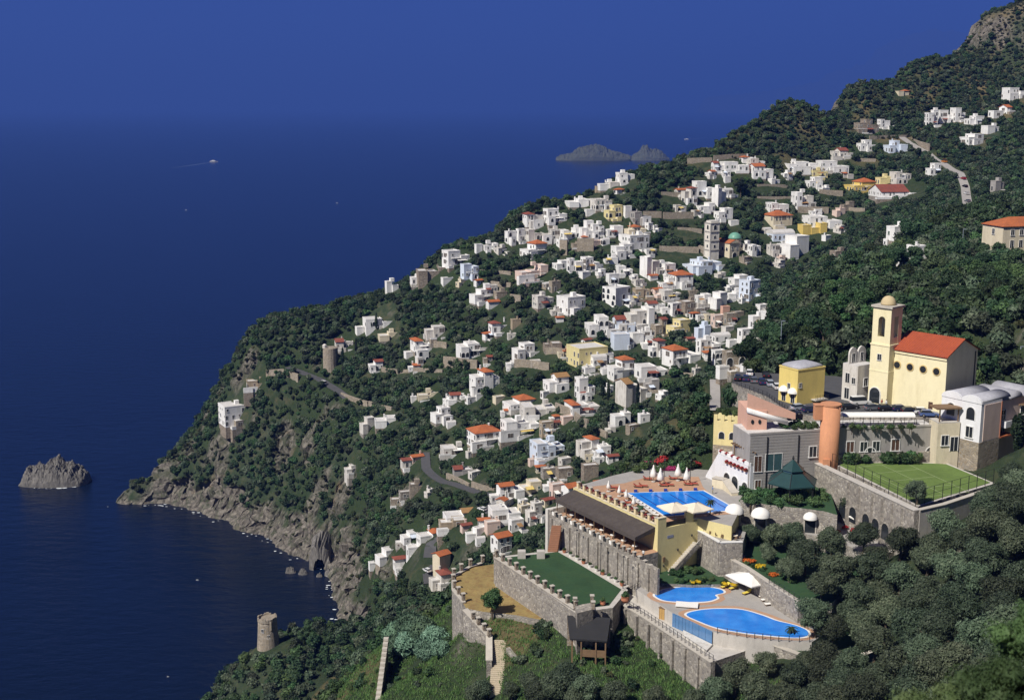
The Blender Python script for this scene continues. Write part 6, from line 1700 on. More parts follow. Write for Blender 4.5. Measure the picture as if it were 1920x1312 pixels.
def ground_mat():
    m, nt, bs = _new('hillside_ground')
    p = _pos(nt)
    def attr(n):
        a = nt.nodes.new('ShaderNodeAttribute'); a.attribute_name = n
        return a.outputs['Fac']
    n1 = _noise(nt, p, 0.22, 6, 0.65)
    n2 = _noise(nt, p, 1.6, 5, 0.7)
    n3 = _noise(nt, p, 0.05, 4, 0.6)
    scrub = _ramp(nt, n1.outputs['Fac'], [(0.30, (0.022, 0.036, 0.020)), (0.5, (0.040, 0.058, 0.030)), (0.72, (0.090, 0.085, 0.048))]).outputs[0]
    grassc = _ramp(nt, n2.outputs['Fac'], [(0.3, (0.020, 0.034, 0.016)), (0.55, (0.034, 0.054, 0.022)), (0.75, (0.070, 0.076, 0.038))]).outputs[0]
    dryc = _ramp(nt, n2.outputs['Fac'], [(0.3, (0.13, 0.10, 0.055)), (0.55, (0.22, 0.16, 0.08)), (0.75, (0.30, 0.23, 0.12))]).outputs[0]
    mp = nt.nodes.new('ShaderNodeMapping'); mp.inputs['Scale'].default_value = (1, 1, 0.35)
    nt.links.new(p, mp.inputs[0])
    nr = _noise(nt, mp.outputs[0], 0.45, 8, 0.72)
    rockc = _ramp(nt, nr.outputs['Fac'], [(0.30, (0.058, 0.052, 0.044)), (0.46, (0.145, 0.130, 0.110)), (0.60, (0.25, 0.225, 0.190)), (0.78, (0.36, 0.30, 0.23))]).outputs[0]
    rockc = _mix(nt, _ramp(nt, n3.outputs['Fac'], [(0.60, (0, 0, 0)), (0.72, (0.6, 0.6, 0.6))]).outputs[0], rockc, (0.30, 0.19, 0.10))
    vc = nt.nodes.new('ShaderNodeTexVoronoi'); vc.feature = 'DISTANCE_TO_EDGE'; vc.inputs['Scale'].default_value = .22
    wr_ = nt.nodes.new('ShaderNodeVectorMath'); wr_.operation = 'MULTIPLY_ADD'; wr_.inputs[1].default_value = (3.5, 3.5, 5); nt.links.new(nr.outputs['Color'], wr_.inputs[0]); nt.links.new(p, wr_.inputs[2]); nt.links.new(wr_.outputs[0], vc.inputs['Vector'])
    crk = _ramp(nt, vc.outputs['Distance'], [(0.0, (.35, .35, .35)), (.10, (1, 1, 1))]).outputs[0]
    rockc = _mix(nt, .8, rockc, crk, 'MULTIPLY')
    c = _mix(nt, attr('grass'), scrub, grassc)
    c = _mix(nt, attr('dry'), c, dryc)
    # plants cling to the ledges of the rock
    veg = _ramp(nt, n1.outputs['Fac'], [(0.50, (1, 1, 1)), (0.60, (0.12, 0.12, 0.12))]).outputs[0]
    rf = _mix(nt, 1.0, attr('rock'), veg, 'MULTIPLY')
    rf = _mix(nt, 0.75, attr('rock'), rf)
    c = _mix(nt, rf, c, rockc)
    nt.links.new(c, bs.inputs['Base Color'])
    bs.inputs['Roughness'].default_value = 0.95
    bs.inputs['Specular IOR Level'].default_value = 0.15
    _bump(nt, bs, nr.outputs['Fac'], 1.0, 1.1)
    return m

# ------------------------------------------------------------------ sea
def build_sea():
    m, nt, bs = _new('sea_water')
    p = _pos(nt)
    mp = nt.nodes.new('ShaderNodeMapping')
    mp.inputs['Rotation'].default_value = (0, 0, 0.35)
    mp.inputs['Scale'].default_value = (0.5, 1.0, 1.0)
    nt.links.new(p, mp.inputs[0])
    a = _noise(nt, mp.outputs[0], 0.16, 6, 0.62)
    b = _noise(nt, mp.outputs[0], 0.012, 4, 0.5)
    c = _ramp(nt, b.outputs['Fac'], [(0.35, (0.0030, 0.0075, 0.021)), (0.65, (0.0036, 0.0090, 0.026))]).outputs[0]
    nt.links.new(c, bs.inputs['Base Color'])
    bs.inputs['Roughness'].default_value = 0.22
    bs.inputs['IOR'].default_value = 1.33
    _bump(nt, bs, a.outputs['Fac'], 0.8, 1.0)
    R = 90000
    # rings of quads so that the sheet stays well shaped out to the horizon
    rad = [0, 200, 400, 600, 800, 1200, 2000, 4000, 8000, 16000, 32000, 60000, R]
    n = 64
    v = [(0, 0, 0)]
    f = []
    for r in rad[1:]:
        v += [(r * math.cos(2 * math.pi * i / n), r * math.sin(2 * math.pi * i / n), 0) for i in range(n)]
    for i in range(n): f.append((0, 1 + i, 1 + (i + 1) % n))
    for k in range(len(rad) - 2):
        for i in range(n):
            j = (i + 1) % n
            f.append((1 + k * n + i, 1 + (k + 1) * n + i, 1 + (k + 1) * n + j, 1 + k * n + j))
    mb = MB(); mb.add(v, f)
    o = mb.build('sea', m)
    tag(o, 'deep blue sea reaching to the hazy horizon', 'sea', None, 'structure')
    return m

def rockmat(name, cols):
    m, nt, bs = _new(name)
    p = _pos(nt)
    mp = nt.nodes.new('ShaderNodeMapping'); mp.inputs['Scale'].default_value = (1, 1, 0.3)
    nt.links.new(p, mp.inputs[0])
    n = _noise(nt, mp.outputs[0], 0.5, 8, 0.72)
    c = _ramp(nt, n.outputs['Fac'], [(0.3, cols[0]), (0.5, cols[1]), (0.75, cols[2])]).outputs[0]
    nt.links.new(c, bs.inputs['Base Color'])
    bs.inputs['Roughness'].default_value = 0.95
    _bump(nt, bs, n.outputs['Fac'], 1.0, 0.8)
    return m

ROCK = rockmat('sea_rock', [(0.065, 0.060, 0.055), (0.16, 0.15, 0.135), (0.28, 0.26, 0.235)])
FARROCK = rockmat('island_rock', [(0.03, 0.045, 0.03), (0.07, 0.08, 0.055), (0.22, 0.19, 0.15)])

def crag_mesh(name, cx, cy, profile, depth, mat, nx=90, ny=40, rough=1.0, z0=-3.0, ridge=3.0, seed=0.0):
    """rocky islet: skyline profile [(x, height)] carried through its depth, broken into crags"""
    xs = np.array([a for a, _ in profile]); hs = np.array([b for _, b in profile])
    X, V = np.meshgrid(np.linspace(xs[0], xs[-1], nx), np.linspace(-1, 1, ny))
    h = np.interp(X, xs, hs)
    span = xs[-1] - xs[0]
    edge = np.sqrt(np.clip(1 - ((X - xs.mean()) / (span / 2)) ** 2, 0, 1))
    Yv = V * depth / 2 * (0.45 + 0.55 * edge)
    w = np.clip(1 - np.abs(V + 0.1) ** ridge, 0, 1)
    s = 6.0 / span
    nz = fbm(X * s * 1.6, Yv * s * 1.6, seed + 2.0, 5, 2.1, 0.55)
    sp = np.abs(fbm(X * s * 3.2, Yv * s * 3.2, seed + 9.0, 4))
    Z = (h + span * 0.03) * w * (1 + 0.35 * rough * nz) - span * 0.06 * rough * sp * w + z0 * (1 - w)
    Z = np.where((np.abs(V) > 0.98) | (X == xs[0]) | (X == xs[-1]), z0, Z)
    Xo = X + fbm(X * s * 2, Z * s * 2, seed + 5, 3) * span * 0.02 * rough
    v = np.stack([Xo + cx, Yv + cy, Z], -1).reshape(-1, 3)
    idx = np.arange(nx * ny).reshape(ny, nx)
    f = np.stack([idx[:-1, :-1], idx[:-1, 1:], idx[1:, 1:], idx[1:, :-1]], -1).reshape(-1, 4)
    return mesh_np(name, v, f, [mat])

def build_islands():
    # the sea stack in front of the cape
    c = at(105, 903, z=0); k = c.y / ray(105, 903)[1] / FPX
    prof = [(-62, 0), (-56, 13), (-48, 30), (-42, 34), (-37, 29), (-33, 32), (-26, 31), (-18, 36), (-8, 42), (6, 44), (16, 43), (24, 38), (36, 37), (44, 30), (52, 24), (60, 17), (64, 0)]
    me = crag_mesh('sea_stack', 0, 0, [(a * k, b * k * .84) for a, b in prof], 24, ROCK, 180, 90, 0.85, -2.0, 4.0)
    tag(link('sea_stack', me, None, (c.x, c.y, 0)), 'jagged grey rock standing alone in the sea left of the cape', 'sea rock')
    # far islands
    for nm, px, prof, lab in (
        ('rocky_island', 1118, [(-76, 0), (-66, 8), (-58, 12), (-44, 14), (-40, 22), (-28, 30), (-14, 34), (0, 36), (14, 34), (22, 24), (36, 18), (52, 14), (64, 8), (72, 0)], 'long low island with a few houses near the horizon'),
        ('rocky_island', 1218, [(-36, 0), (-30, 10), (-20, 20), (-12, 32), (-6, 37), (2, 26), (12, 27), (24, 22), (32, 10), (40, 0)], 'smaller peaked island to the right of the long one')):
        c = at(px, 301, z=0); k = c.y / ray(px, 301)[1] / FPX
        me = crag_mesh('island', 0, 0, [(a * k, b * k * .66) for a, b in prof], 150, FARROCK, 90, 40, 0.6, -3.0, 2.5, px)
        tag(link(nm, me, None, (c.x, c.y + 40, 0)), lab, 'island')
    for px, w, lab, m, hh in ((1094, 7, 'white house on the long island', WHITE, 6), (1083, 4, 'small white hut left of the white house on the long island', WHITE, 4), (1129, 11, 'pink house on the long island', PALEPINK, 8)):
        c = at(px, 299, z=0); k = c.y / ray(px, 299)[1] / FPX
        t = thing('island_house', lab, 'house', (c.x, c.y - 10, 14))
        mb = MB(); mb.box(-w * k / 2, w * k / 2, -6, 8, -12, hh * k); mb.build('wall', m, t)
        mb = MB(); mb.box(-w * k / 2 - .8, w * k / 2 + .8, -6.8, 8.8, hh * k, hh * k + 1.2); mb.build('roof', GREYROOF if m is WHITE else REDT, t)
        for a in (-.25, .25):
            mb = MB(); mb.box(a * w * k - 1, a * w * k + 1, -6.15, -5.9, 3, 6.5); mb.build('window', GLASS, t)
    # distant mountains beyond the ridge
    FARM = rockmat('distant_mountain_rock', [(0.02, 0.028, 0.022), (0.045, 0.05, 0.04), (0.10, 0.09, 0.08)])
    D = 36000.0
    k = D / CP / FPX
    prof = [(-430, 0), (-330, 10), (-240, 26), (-180, 50), (-130, 62), (-110, 92), (-60, 114), (-30, 121), (30, 108), (90, 100), (150, 80), (260, 60), (400, 20), (500, 0)]
    me = crag_mesh('far_mountain', 0, 0, [(a * k, b * k) for a, b in prof], 5000, FARM, 120, 40, 0.35, -10, 2.2, 3.0)
    tag(link('far_mountain', me, None, ((1730 - 960) * k, D, 0)), 'faint hazy mountain rising behind the ridge at the upper right', 'mountain', None, 'structure')
    for px, h, w in ((1435, 24, 10), (1448, 18, 8), (1472, 26, 16)):
        me = crag_mesh('far_sea_stack', 0, 0, [(-w * k, 0), (-w * k * .7, h * k * .7), (-w * k * .2, h * k), (w * k * .4, h * k * .8), (w * k, 0)], 160, FARM, 20, 12, 0.4, -5, 3.0, px)
        tag(link('far_sea_stack', me, None, ((px - 960) * k, D - 1500, 0)), {1435: 'leftmost of the faint rock needles on the far horizon', 1448: 'shortest of the faint rock needles on the far horizon', 1472: 'faint rock needle on the horizon closest to the ridge'}[px], 'sea rock')

def build_haze():
    m = bpy.data.materials.new('haze_air')
    m.use_nodes = True
    nt = m.node_tree
    nt.nodes.clear()
    out = nt.nodes.new('ShaderNodeOutputMaterial')
    v = nt.nodes.new('ShaderNodeVolumePrincipled')
    v.inputs['Color'].default_value = HAZE_COL
    v.inputs['Density'].default_value = HAZE_D
    v.inputs['Anisotropy'].default_value = 0.0
    nt.links.new(v.outputs[0], out.inputs['Volume'])
    mb = MB(); mb.box(-95000, 95000, -95000, 95000, -30, 2700)
    tag(mb.build('haze', m), 'thin blue sea haze that veils the horizon and far islands', 'haze', None, 'stuff')

HAZE_COL = (0.082, 0.186, 0.74, 1)
HAZE_D = 9.2e-5
# ------------------------------------------------------------------ roads, terrace walls, watch tower, rocks
def road(name, label, pts, width, mat, cat='road', z_up=0.1, y0=150.0):
    P = [hit(a, b, y0) for a, b in pts]
    fine = []
    for i in range(len(P) - 1):
        n = max(2, int((P[i + 1] - P[i]).length / 3))
        for k in range(n): fine.append(P[i].lerp(P[i + 1], k / n))
    fine.append(P[-1])
    z = np.array([float(ground(p.x, p.y)) for p in fine])
    for _ in range(6): z[1:-1] = (z[:-2] + z[1:-1] * 2 + z[2:]) / 4
    L, R = [], []
    for i, p in enumerate(fine):
        d = fine[min(i + 1, len(fine) - 1)] - fine[max(i - 1, 0)]; d.z = 0; d.normalize()
        n = Vector((-d.y, d.x, 0)) * width / 2
        L.append((p.x + n.x, p.y + n.y, z[i] + z_up)); R.append((p.x - n.x, p.y - n.y, z[i] + z_up))
    xs = np.array([p.x for p in fine]); ys = np.array([p.y for p in fine])
    i0, i1 = np.searchsorted(GX, [xs.min() - 12, xs.max() + 12]); j0, j1 = np.searchsorted(GY, [ys.min() - 12, ys.max() + 12])
    X, Y = XX[j0:j1, i0:i1], YY[j0:j1, i0:i1]
    dd = np.hypot(X[..., None] - xs, Y[..., None] - ys); k = dd.argmin(-1); D = dd.min(-1); zz = z[k]
    h = HH[j0:j1, i0:i1]
    flat = D < width * .5 + 2.0
    h = np.where(flat, zz - .25, h)
    h = np.where(~flat & (D < 12), np.clip(h, zz - .25 - (D - width * .5 - 2) * 1.4, zz - .25 + (D - width * .5 - 2) * 1.4), h)
    HH[j0:j1, i0:i1] = h
    n = len(fine)
    mb = MB(); mb.add(L + R + [(a, b, c - .6) for a, b, c in L] + [(a, b, c - .6) for a, b, c in R], [(n + i, n + i + 1, i + 1, i) for i in range(n - 1)] + [(i, i + 1, 2 * n + i + 1, 2 * n + i) for i in range(n - 1)] + [(3 * n + i, 3 * n + i + 1, n + i + 1, n + i) for i in range(n - 1)])
    o = mb.build(name, mat)
    ROADS.append((xs, ys, width))
    return tag(o, label, cat, None, 'structure'), fine, z
ROADS = []
road('headland_road', 'dark asphalt coast road on the headland', [(540, 692), (575, 702), (603, 713), (630, 730), (656, 752)], 4.6, ASPH)
road('valley_road', 'dark road curving down through the valley', [(797, 848), (799, 880), (832, 904), (880, 917), (930, 926), (925, 948), (905, 962)], 4.0, ASPH)
road('cove_road', 'dark lane beside the cove hamlet', [(806, 1095), (803, 1062), (808, 1030), (835, 1000), (862, 985)], 4.5, ASPH)
road('hillside_road', 'pale road with parked cars on the upper right slope', [(1690, 258), (1738, 286), (1775, 310), (1800, 324), (1810, 352), (1818, 400)], 4.8, GREYP)
road('slope_path', 'grey garden path on the near slope left of the car park', [(1340, 712), (1341, 742), (1340, 772)], 2.6, PAVE, 'path')

def terrace_wall(x0, y0, x1, y1, hpx, label, mat=None):
    a, b = hit(x0, y0), hit(x1, y1)
    if abs(a.y - b.y) > 60: return
    s = (a.y * CP - (a.z - CAM_H) * SP_) / FPX
    n = 4
    pts = [a.lerp(b, i / n) for i in range(n + 1)]
    zt = []
    for p in pts: zt.append(float(ground(p.x, p.y)) + hpx * s)
    m = sum(zt) / len(zt); zt = [m * .6 + z * .4 for z in zt]
    t = wall_run('terrace_wall', label, [xy(p) for p in pts], zt, min(zt) - hpx * s - 5, .8, mat or TANST, False)
    t['group'] = 'terrace walls in the village'
    HOUSE_BOX.append((x0, x1, min(y0, y1) - hpx, max(y0, y1), min(a.y, b.y)))
for q in """1206 408 1240 409 11|tan ruined terrace wall left of the white ruin gate above the village
1243 409 1300 411 12|tan terrace wall with ruined arches above the village bell tower
1236 470 1310 476 10|long tan terrace wall left of the village bell tower
1240 366 1280 370 7|short terrace wall left of the tall red-trimmed house
1288 308 1335 304 9|bare tan wall under the ridge at the top left of the village
1338 302 1400 296 8|bare tan wall under the ridge's rocky path
1496 398 1553 401 11|grey-brown garden wall below the house with tall french windows
1536 362 1580 368 9|tan wall left below the bright yellow house
1600 302 1642 304 5|low wall above the upper terraces
1630 262 1700 258 5|low wall along the upper slope under the tall brown stone house
895 512 958 516 6|terrace wall left of the cream-pink villa
918 534 958 538 8|brown wall beside parked cars left of the cream-pink villa
957 566 977 570 14|tan wall end right of the porch house
832 690 895 692 18|high grey stone terrace under the white villa with long balcony
716 696 770 698 7|long tan road wall right of the brown-porched house
775 698 830 698 7|tan road wall left of the high grey stone terrace
812 652 838 655 11|tan retaining wall right of the headland's orange roof
1042 770 1075 783 15|tan curved wall behind the modern glass-veranda house
1078 786 1102 802 16|tan wall under the wide pale-roofed villa
1108 812 1138 822 13|tan wall left of the white framed house
1023 665 1060 668 12|grey terrace wall left below the yellow villa
965 690 1030 694 14|dark stone terraces between two white houses in the lower village
1050 478 1064 480 28|tan stone bastion, the narrow one below the arcade house
1082 472 1113 472 24|tan stone bastion, the wide one below the stepped white house
500 712 560 716 12|curved stone road parapet on the left headland
640 742 690 762 8|rough stone wall above the headland road bend
692 762 735 768 8|rubble wall right of the headland road bend
838 898 880 912 7|tan wall above the valley road bend
885 914 928 920 8|tan wall by the broad orange roof on the valley road
1190 745 1240 735 8|garden wall right of the ochre-roofed building
1250 700 1300 706 7|low wall at the foot of the long orange-roofed house
1400 720 1440 740 14|stone retaining wall under the parked cars
1702 256 1742 284 6|pale wall along the hillside road
1310 470 1322 478 12|short tan wall right against the bell tower
1580 392 1622 396 6|terrace wall below the small brown house
1270 430 1316 438 5|garden wall right of the orange-hipped tan house
1130 612 1172 614 7|wall at the left of the white hotel's garden
1420 350 1476 352 4|garden terrace wall below the orange-roofed house under the ridge
1420 372 1486 374 4|lower garden terrace wall above the yellowish villa
1100 330 1150 338 3|low skyline wall near the crenellated house""".split('\n'):
    a_, l_ = q.split('|'); terrace_wall(*[float(v) for v in a_.split()], l_)

# round bastion on the headland
c = hit(619, 697)
s = (c.y * CP - (c.z - CAM_H) * SP_) / FPX
t = thing('stone_bastion', 'rounded tan stone bastion with white turret on the headland road', 'bastion', (c.x, c.y + 3, c.z))
mb = MB(); mb.lathe((0, 0, -4), [(15 * s, 0), (14.5 * s, 6), (14 * s, 42 * s + 4), (13.4 * s, 42 * s + 4.2)], 18); mb.build('masonry', TANST, t)
mb = MB(); mb.lathe((-10 * s, -4 * s, 42 * s), [(4 * s, 0), (4 * s, 6 * s), (.3, 8 * s)], 10); mb.build('turret', WHITE2, t)
HOUSE_BOX.append((604, 634, 650, 690, c.y))
# sea watch tower
c = hit(501, 1216, 360); s = (c.y * CP - (c.z - CAM_H) * SP_) / FPX
t = thing('watch_tower', 'old round stone watch tower on the near headland', 'tower', (c.x, c.y + 2, c.z))
prof = [(21.5, -16), (21, 0), (18.6, 30), (17.4, 48), (17.0, 49.5), (18.0, 51), (18.0, 55)]
rings = []
n = 24
for i, (r, z) in enumerate(prof):
    rings.append([(r * s * math.cos(2 * math.pi * k / n) * (1 + .015 * math.sin(k * 5.1 + i)), r * s * math.sin(2 * math.pi * k / n), z * s) for k in range(n)])
mb = MB(); mb.loft(rings); mb.build('shaft', TANST, t)
for k in range(n):
    hh = [3, 4.5, 5, 2, 1, 3.5, 5, 4, 1.5, 3][k % 10]
    a0 = 2 * math.pi * k / n
    mb = MB(); M = Matrix.Rotation(a0 + math.pi / n, 4, 'Z'); mb.box(15.2 * s, 17.8 * s, -2.2 * s, 2.2 * s, 55.01 * s, (55 + hh) * s, 0, M); mb.build('broken_battlement', TANST, t)
for a, z in ((-1.9, 34), (-1.3, 22)):
    put(WIN, 'loophole', t, 18.6 * s * math.cos(a), 18.6 * s * math.sin(a), z * s, a + math.pi / 2, .8)
mb = MB(); mb.box(8 * s, 11 * s, -18.4 * s, -16 * s, 38 * s, 55 * s); mb.build('garderobe_spur', TANST, t)
HOUSE_BOX.append((478, 526, 1152, 1215, c.y)); HOUSE_XY.append((c.x, c.y + 2, 7))
# rock arch of the sea cave
c = at(600, 1068, z=0); s = c.y / ray(600, 1052)[1] / FPX
def rock_arch():
    t = thing('sea_cave', 'dark sea cave mouth in a rock arch at the head of the cove', 'sea cave', (c.x, c.y, 0))
    n = 22; rings = []
    rr = random.Random(3)
    for dep, ro, ri in ((-3.0, 0, 0), (1.0, 1, 1), (14.0, 1.15, .75)):
        pass
    def ring(scale, y, jag):
        o = []
        for i in range(n + 1):
            a = math.pi * i / n
            j = 1 + jag * (rr.random() - .5)
            o.append((-26 * s * math.cos(a) * scale * j * .62, y + jag * rr.uniform(-1.5, 1.5), 44 * s * math.sin(a) ** .7 * scale * j - 2))
        return o
    out_b, out_f, in_f, in_b = ring(1.5, 12, .22), ring(1.25, 0, .25), ring(.72, -1.2, .12), ring(.5, 11, .1)
    mb = MB(); mb.loft([out_b, out_f, in_f, in_b], 0, False, False); mb.build('arch_rock', ROCK, t)
    mb = MB(); mb.add([(x, y, z) for x, y, z in in_b], [tuple(range(n + 1))]); mb.build('cave_back', ROCK, t)
    # boulders at its foot
    for k, (x, y, z, r) in enumerate(((6, -6, .5, 3.0), (-7, -5, .2, 2.2), (-13, -3, 0, 2.6), (1, -8, 0, 1.6))):
        me = crag_mesh('boulder', 0, 0, [(-r, 0), (-r * .6, r * .7), (0, r), (r * .6, r * .6), (r, 0)], r * 1.6, ROCK, 24, 18, 1.8, -1.5, 2.2, k)
        o = link('boulder', me); o.location = (c.x + x, c.y + y, z)
        tag(o, ['pale boulder at the cave mouth', 'dark boulder left of the cave mouth', 'boulder farthest left of the cave', 'smallest boulder in the water before the cave'][k], 'boulder')
rock_arch()
PATCHES.append(([xy(hit(*q)) for q in ((585, 1312), (716, 1312), (722, 1202), (650, 1238))], 'dry', .42))
PATCHES.append(([xy(hit(*q)) for q in ((1195, 800), (1320, 715), (1345, 790), (1200, 850))], 'dry', .3))
ROCKM, SLOPEM = build_ground()
build_sea(); build_islands()

def gsamp(arr, x, y):
    i = np.clip(np.searchsorted(GX, x) - 1, 0, len(GX) - 2); j = np.clip(np.searchsorted(GY, y) - 1, 0, len(GY) - 2)
    return arr[j, i]

# ------------------------------------------------------------------ trees
L_OLIVE = leafmat('olive_leaves', (0.050, 0.072, 0.044), (0.090, 0.120, 0.074), (0.165, 0.195, 0.130), .32)
L_DARK = leafmat('holm_oak_leaves', (0.022, 0.046, 0.021), (0.042, 0.074, 0.034), (0.078, 0.115, 0.052))
L_GREEN = leafmat('green_leaves', (0.032, 0.066, 0.026), (0.060, 0.108, 0.040), (0.110, 0.165, 0.062))
L_CYP = leafmat('cypress_leaves', (0.010, 0.022, 0.012), (0.018, 0.034, 0.016), (0.030, 0.050, 0.024))
L_SCRUB = leafmat('scrub_leaves', (0.026, 0.036, 0.016), (0.050, 0.058, 0.026), (0.090, 0.085, 0.042))
L_FEATH = leafmat('feathery_leaves', (0.09, 0.16, 0.10), (0.14, 0.23, 0.145), (0.20, 0.30, 0.20))

def crown_mesh(name, R, nleaf, leaf, nblob, mat, seed, cz, spread=.62, br=(.36, .55), core=True, aspect=1.7, mats=None):
    """foliage: many small leaf faces on the shells of overlapping clumps"""
    g = np.random.default_rng(seed)
    R = np.array(R, float)
    c = g.normal(size=(nblob, 3)); c /= np.linalg.norm(c, axis=1)[:, None]
    c *= (g.random(nblob) ** .5)[:, None] * spread
    r = g.uniform(br[0], br[1], nblob)
    c = np.vstack([c, [[0, 0, 0]]]); r = np.r_[r, .5]
    k = g.choice(len(r), nleaf, p=r ** 2 / (r ** 2).sum())
    d = g.normal(size=(nleaf, 3)); d[:, 2] += .25; d /= np.linalg.norm(d, axis=1)[:, None]
    p = (c[k] + d * (r[k] * (g.uniform(.6, 1.15, nleaf) + .25 * (g.random(nleaf) < .06)))[:, None]) * R
    nrm = d + g.normal(size=(nleaf, 3)) * .55; nrm /= np.linalg.norm(nrm, axis=1)[:, None]
    t = np.cross(nrm, g.normal(size=(nleaf, 3))); t /= np.linalg.norm(t, axis=1)[:, None]
    b = np.cross(nrm, t)
    s = (leaf * g.uniform(.6, 1.4, nleaf))[:, None]
    V = np.stack([p - t * s * aspect * .5, p - b * s * .45, p + t * s * aspect * .5, p + b * s * .45], 1).reshape(-1, 3)
    F = np.arange(nleaf * 4).reshape(-1, 4)
    if core:
        n, m_ = 8, 5
        for i in range(len(r)):
            vs_, o = [], len(V)
            for a in range(m_ + 1):
                for q in range(n):
                    ph = math.pi * a / m_; th = 2 * math.pi * q / n
                    j = r[i] * .66 * (1 + .18 * math.sin(q * 2.3 + a * 1.7 + i))
                    vs_.append((c[i] + np.array([math.sin(ph) * math.cos(th), math.sin(ph) * math.sin(th), math.cos(ph)]) * j) * R)
            V = np.vstack([V, np.array(vs_)])
            F = np.vstack([F, np.array([(o + a * n + q, o + (a + 1) * n + q, o + (a + 1) * n + (q + 1) % n, o + a * n + (q + 1) % n) for a in range(m_) for q in range(n)])])
    V[:, 2] += cz
    return mesh_np(name, V, F, [mat])

def trunk_mesh(name, h, r, seed, limbs=4, crown_r=2.0):
    rr = random.Random(seed); mb = MB()
    top = Vector((rr.uniform(-.3, .3), rr.uniform(-.3, .3), h))
    mb.tube([(0, 0, -1.2), (0, 0, 0), (top.x * .4 + .12, top.y * .4, h * .5), top], [r * 1.3, r * 1.15, r * .85, r * .6], 7)
    for k in range(limbs):
        a = 2 * math.pi * k / limbs + rr.random(); q = top * .75
        e = top + Vector((math.cos(a) * crown_r * .6, math.sin(a) * crown_r * .6, crown_r * rr.uniform(.3, .7)))
        mb.tube([q, q.lerp(e, .5) + Vector((0, 0, .25)), e], [r * .5, r * .35, r * .15], 5)
    me = bpy.data.meshes.new(name); me.from_pydata(mb.v, [], mb.f); me.materials.append(BARK); me.update()
    return me

KINDS = {}
def kind(nm, R, nleaf, leaf, nblob, mat, cz, th, tr, n=3, **kw):
    KINDS[nm] = [(crown_mesh(nm + '_crown', R, nleaf, leaf, nblob, mat, 100 * len(KINDS) + i, cz, **kw), trunk_mesh(nm + '_trunk', th, tr, i + 5, 4, R[0])) for i in range(n)]
kind('olive', (3.5, 3.5, 2.7), 12500, .165, 24, L_OLIVE, 3.7, 2.0, .24, 5, spread=.64, br=(.24, .40), aspect=2.2)
kind('holm_oak', (3.4, 3.4, 3.1), 5200, .33, 26, L_DARK, 4.0, 2.0, .26, 4, spread=.75, br=(.22, .42))
kind('garden_tree', (2.8, 2.8, 2.6), 4200, .29, 22, L_GREEN, 3.6, 1.8, .2, 3, spread=.75, br=(.22, .42))
kind('far_olive', (2.3, 2.3, 1.9), 520, .52, 9, L_OLIVE, 2.0, 1.2, .18, 3)
kind('far_oak', (2.5, 2.5, 2.2), 520, .55, 9, L_DARK, 2.2, 1.2, .2, 3)
kind('far_green', (2.2, 2.2, 1.8), 480, .52, 9, L_GREEN, 1.8, 1.2, .16, 2)
kind('far_scrub', (1.6, 1.6, 1.0), 260, .42, 7, L_SCRUB, .7, .6, .1, 2)
kind('cypress', (1.0, 1.0, 4.4), 1500, .34, 16, L_CYP, 4.6, 1.0, .16, 2, spread=.75, br=(.3, .42))
kind('pine', (4.6, 4.6, 2.2), 2200, .45, 16, L_CYP, 7.4, 5.8, .3, 1, spread=.75, br=(.28, .42))
kind('shrub', (1.0, 1.0, .8), 700, .17, 8, L_GREEN, .65, .3, .06, 3)
kind('feather_bush', (2.6, 2.6, 1.9), 5200, .20, 14, L_FEATH, 1.5, .5, .12, 2, aspect=3.2)

def tree(nm, x, y, sc, label, cat='tree', group=None, z=None, rz=None, name=None, sz=1.0):
    v = KINDS[nm][random.randrange(len(KINDS[nm]))]
    z = float(ground(x, y)) if z is None else z
    t = link(name or nm.replace('far_', '') + ('_tree' if 'tree' not in nm and 'bush' not in nm and nm != 'shrub' else ''), None, None, (x, y, z - .1), rz if rz is not None else random.uniform(0, 6.28), (sc, sc, sc * sz))
    tag(t, label, cat, group)
    link('trunk', v[1], t); link('crown', v[0], t)
    TREES.append((x, y, 2.4 * sc))
    return t
TREES = []

def surf(x, y):
    g = float(ground(x, y))
    for poly, z in PLATS:
        if z > g and inside(poly, np.array([x]), np.array([y]))[0]: g = z
    return g
def stand(a, b, Y, h):
    """where a plant whose crown centre is h above its foot stands on the surface"""
    dx, dy, dz = ray(a, b); best = None
    for q in np.arange(Y - 30, Y + 45, .75):
        t = q / dy; e = CAM_H + dz * t - h - surf(dx * t, q)
        if best is None or abs(e) < best[0]: best = (abs(e), dx * t, q)
        if abs(e) < .3: break
    return best[1], best[2], surf(best[1], best[2])
def olive_label(a, b):
    for lab, ok in (('olive tree in the bottom right corner nearest the viewer', b > 1225 and a > 1640), ('olive tree along the bottom edge below the big lower pool', b > 1225 and a > 1280),
                    ('olive tree on the green bank at the bottom centre', b > 1225), ('olive tree standing beside the right end of the big lower pool', a < 1630 and b > 1090),
                    ('olive tree in the flower garden above the white parasol', a < 1650 and b > 990), ('olive tree against the arched wall of the grass court', b < 990),
                    ('olive tree at the right edge below the grass court', a > 1760 and b < 1130), ('olive tree on the middle of the right-hand slope', True)):
        if ok: return lab, 'olive tree', lab.replace('olive tree', 'olives')
def wood_label(a, b):
    for lab, ok in (('dense tree behind the church tower and nave', 1620 < a < 1880 and b > 545), ('dense tree left of the small yellow house', a < 1500 and b > 610), ('dense tree between yellow house and church ruin', a <= 1620 and b > 545), ('dense tree at the right edge behind the lamp post', a >= 1880), ('dense tree higher on the slope above the church', True)):
        if ok: return lab, 'tree', lab.replace('dense tree', 'trees')

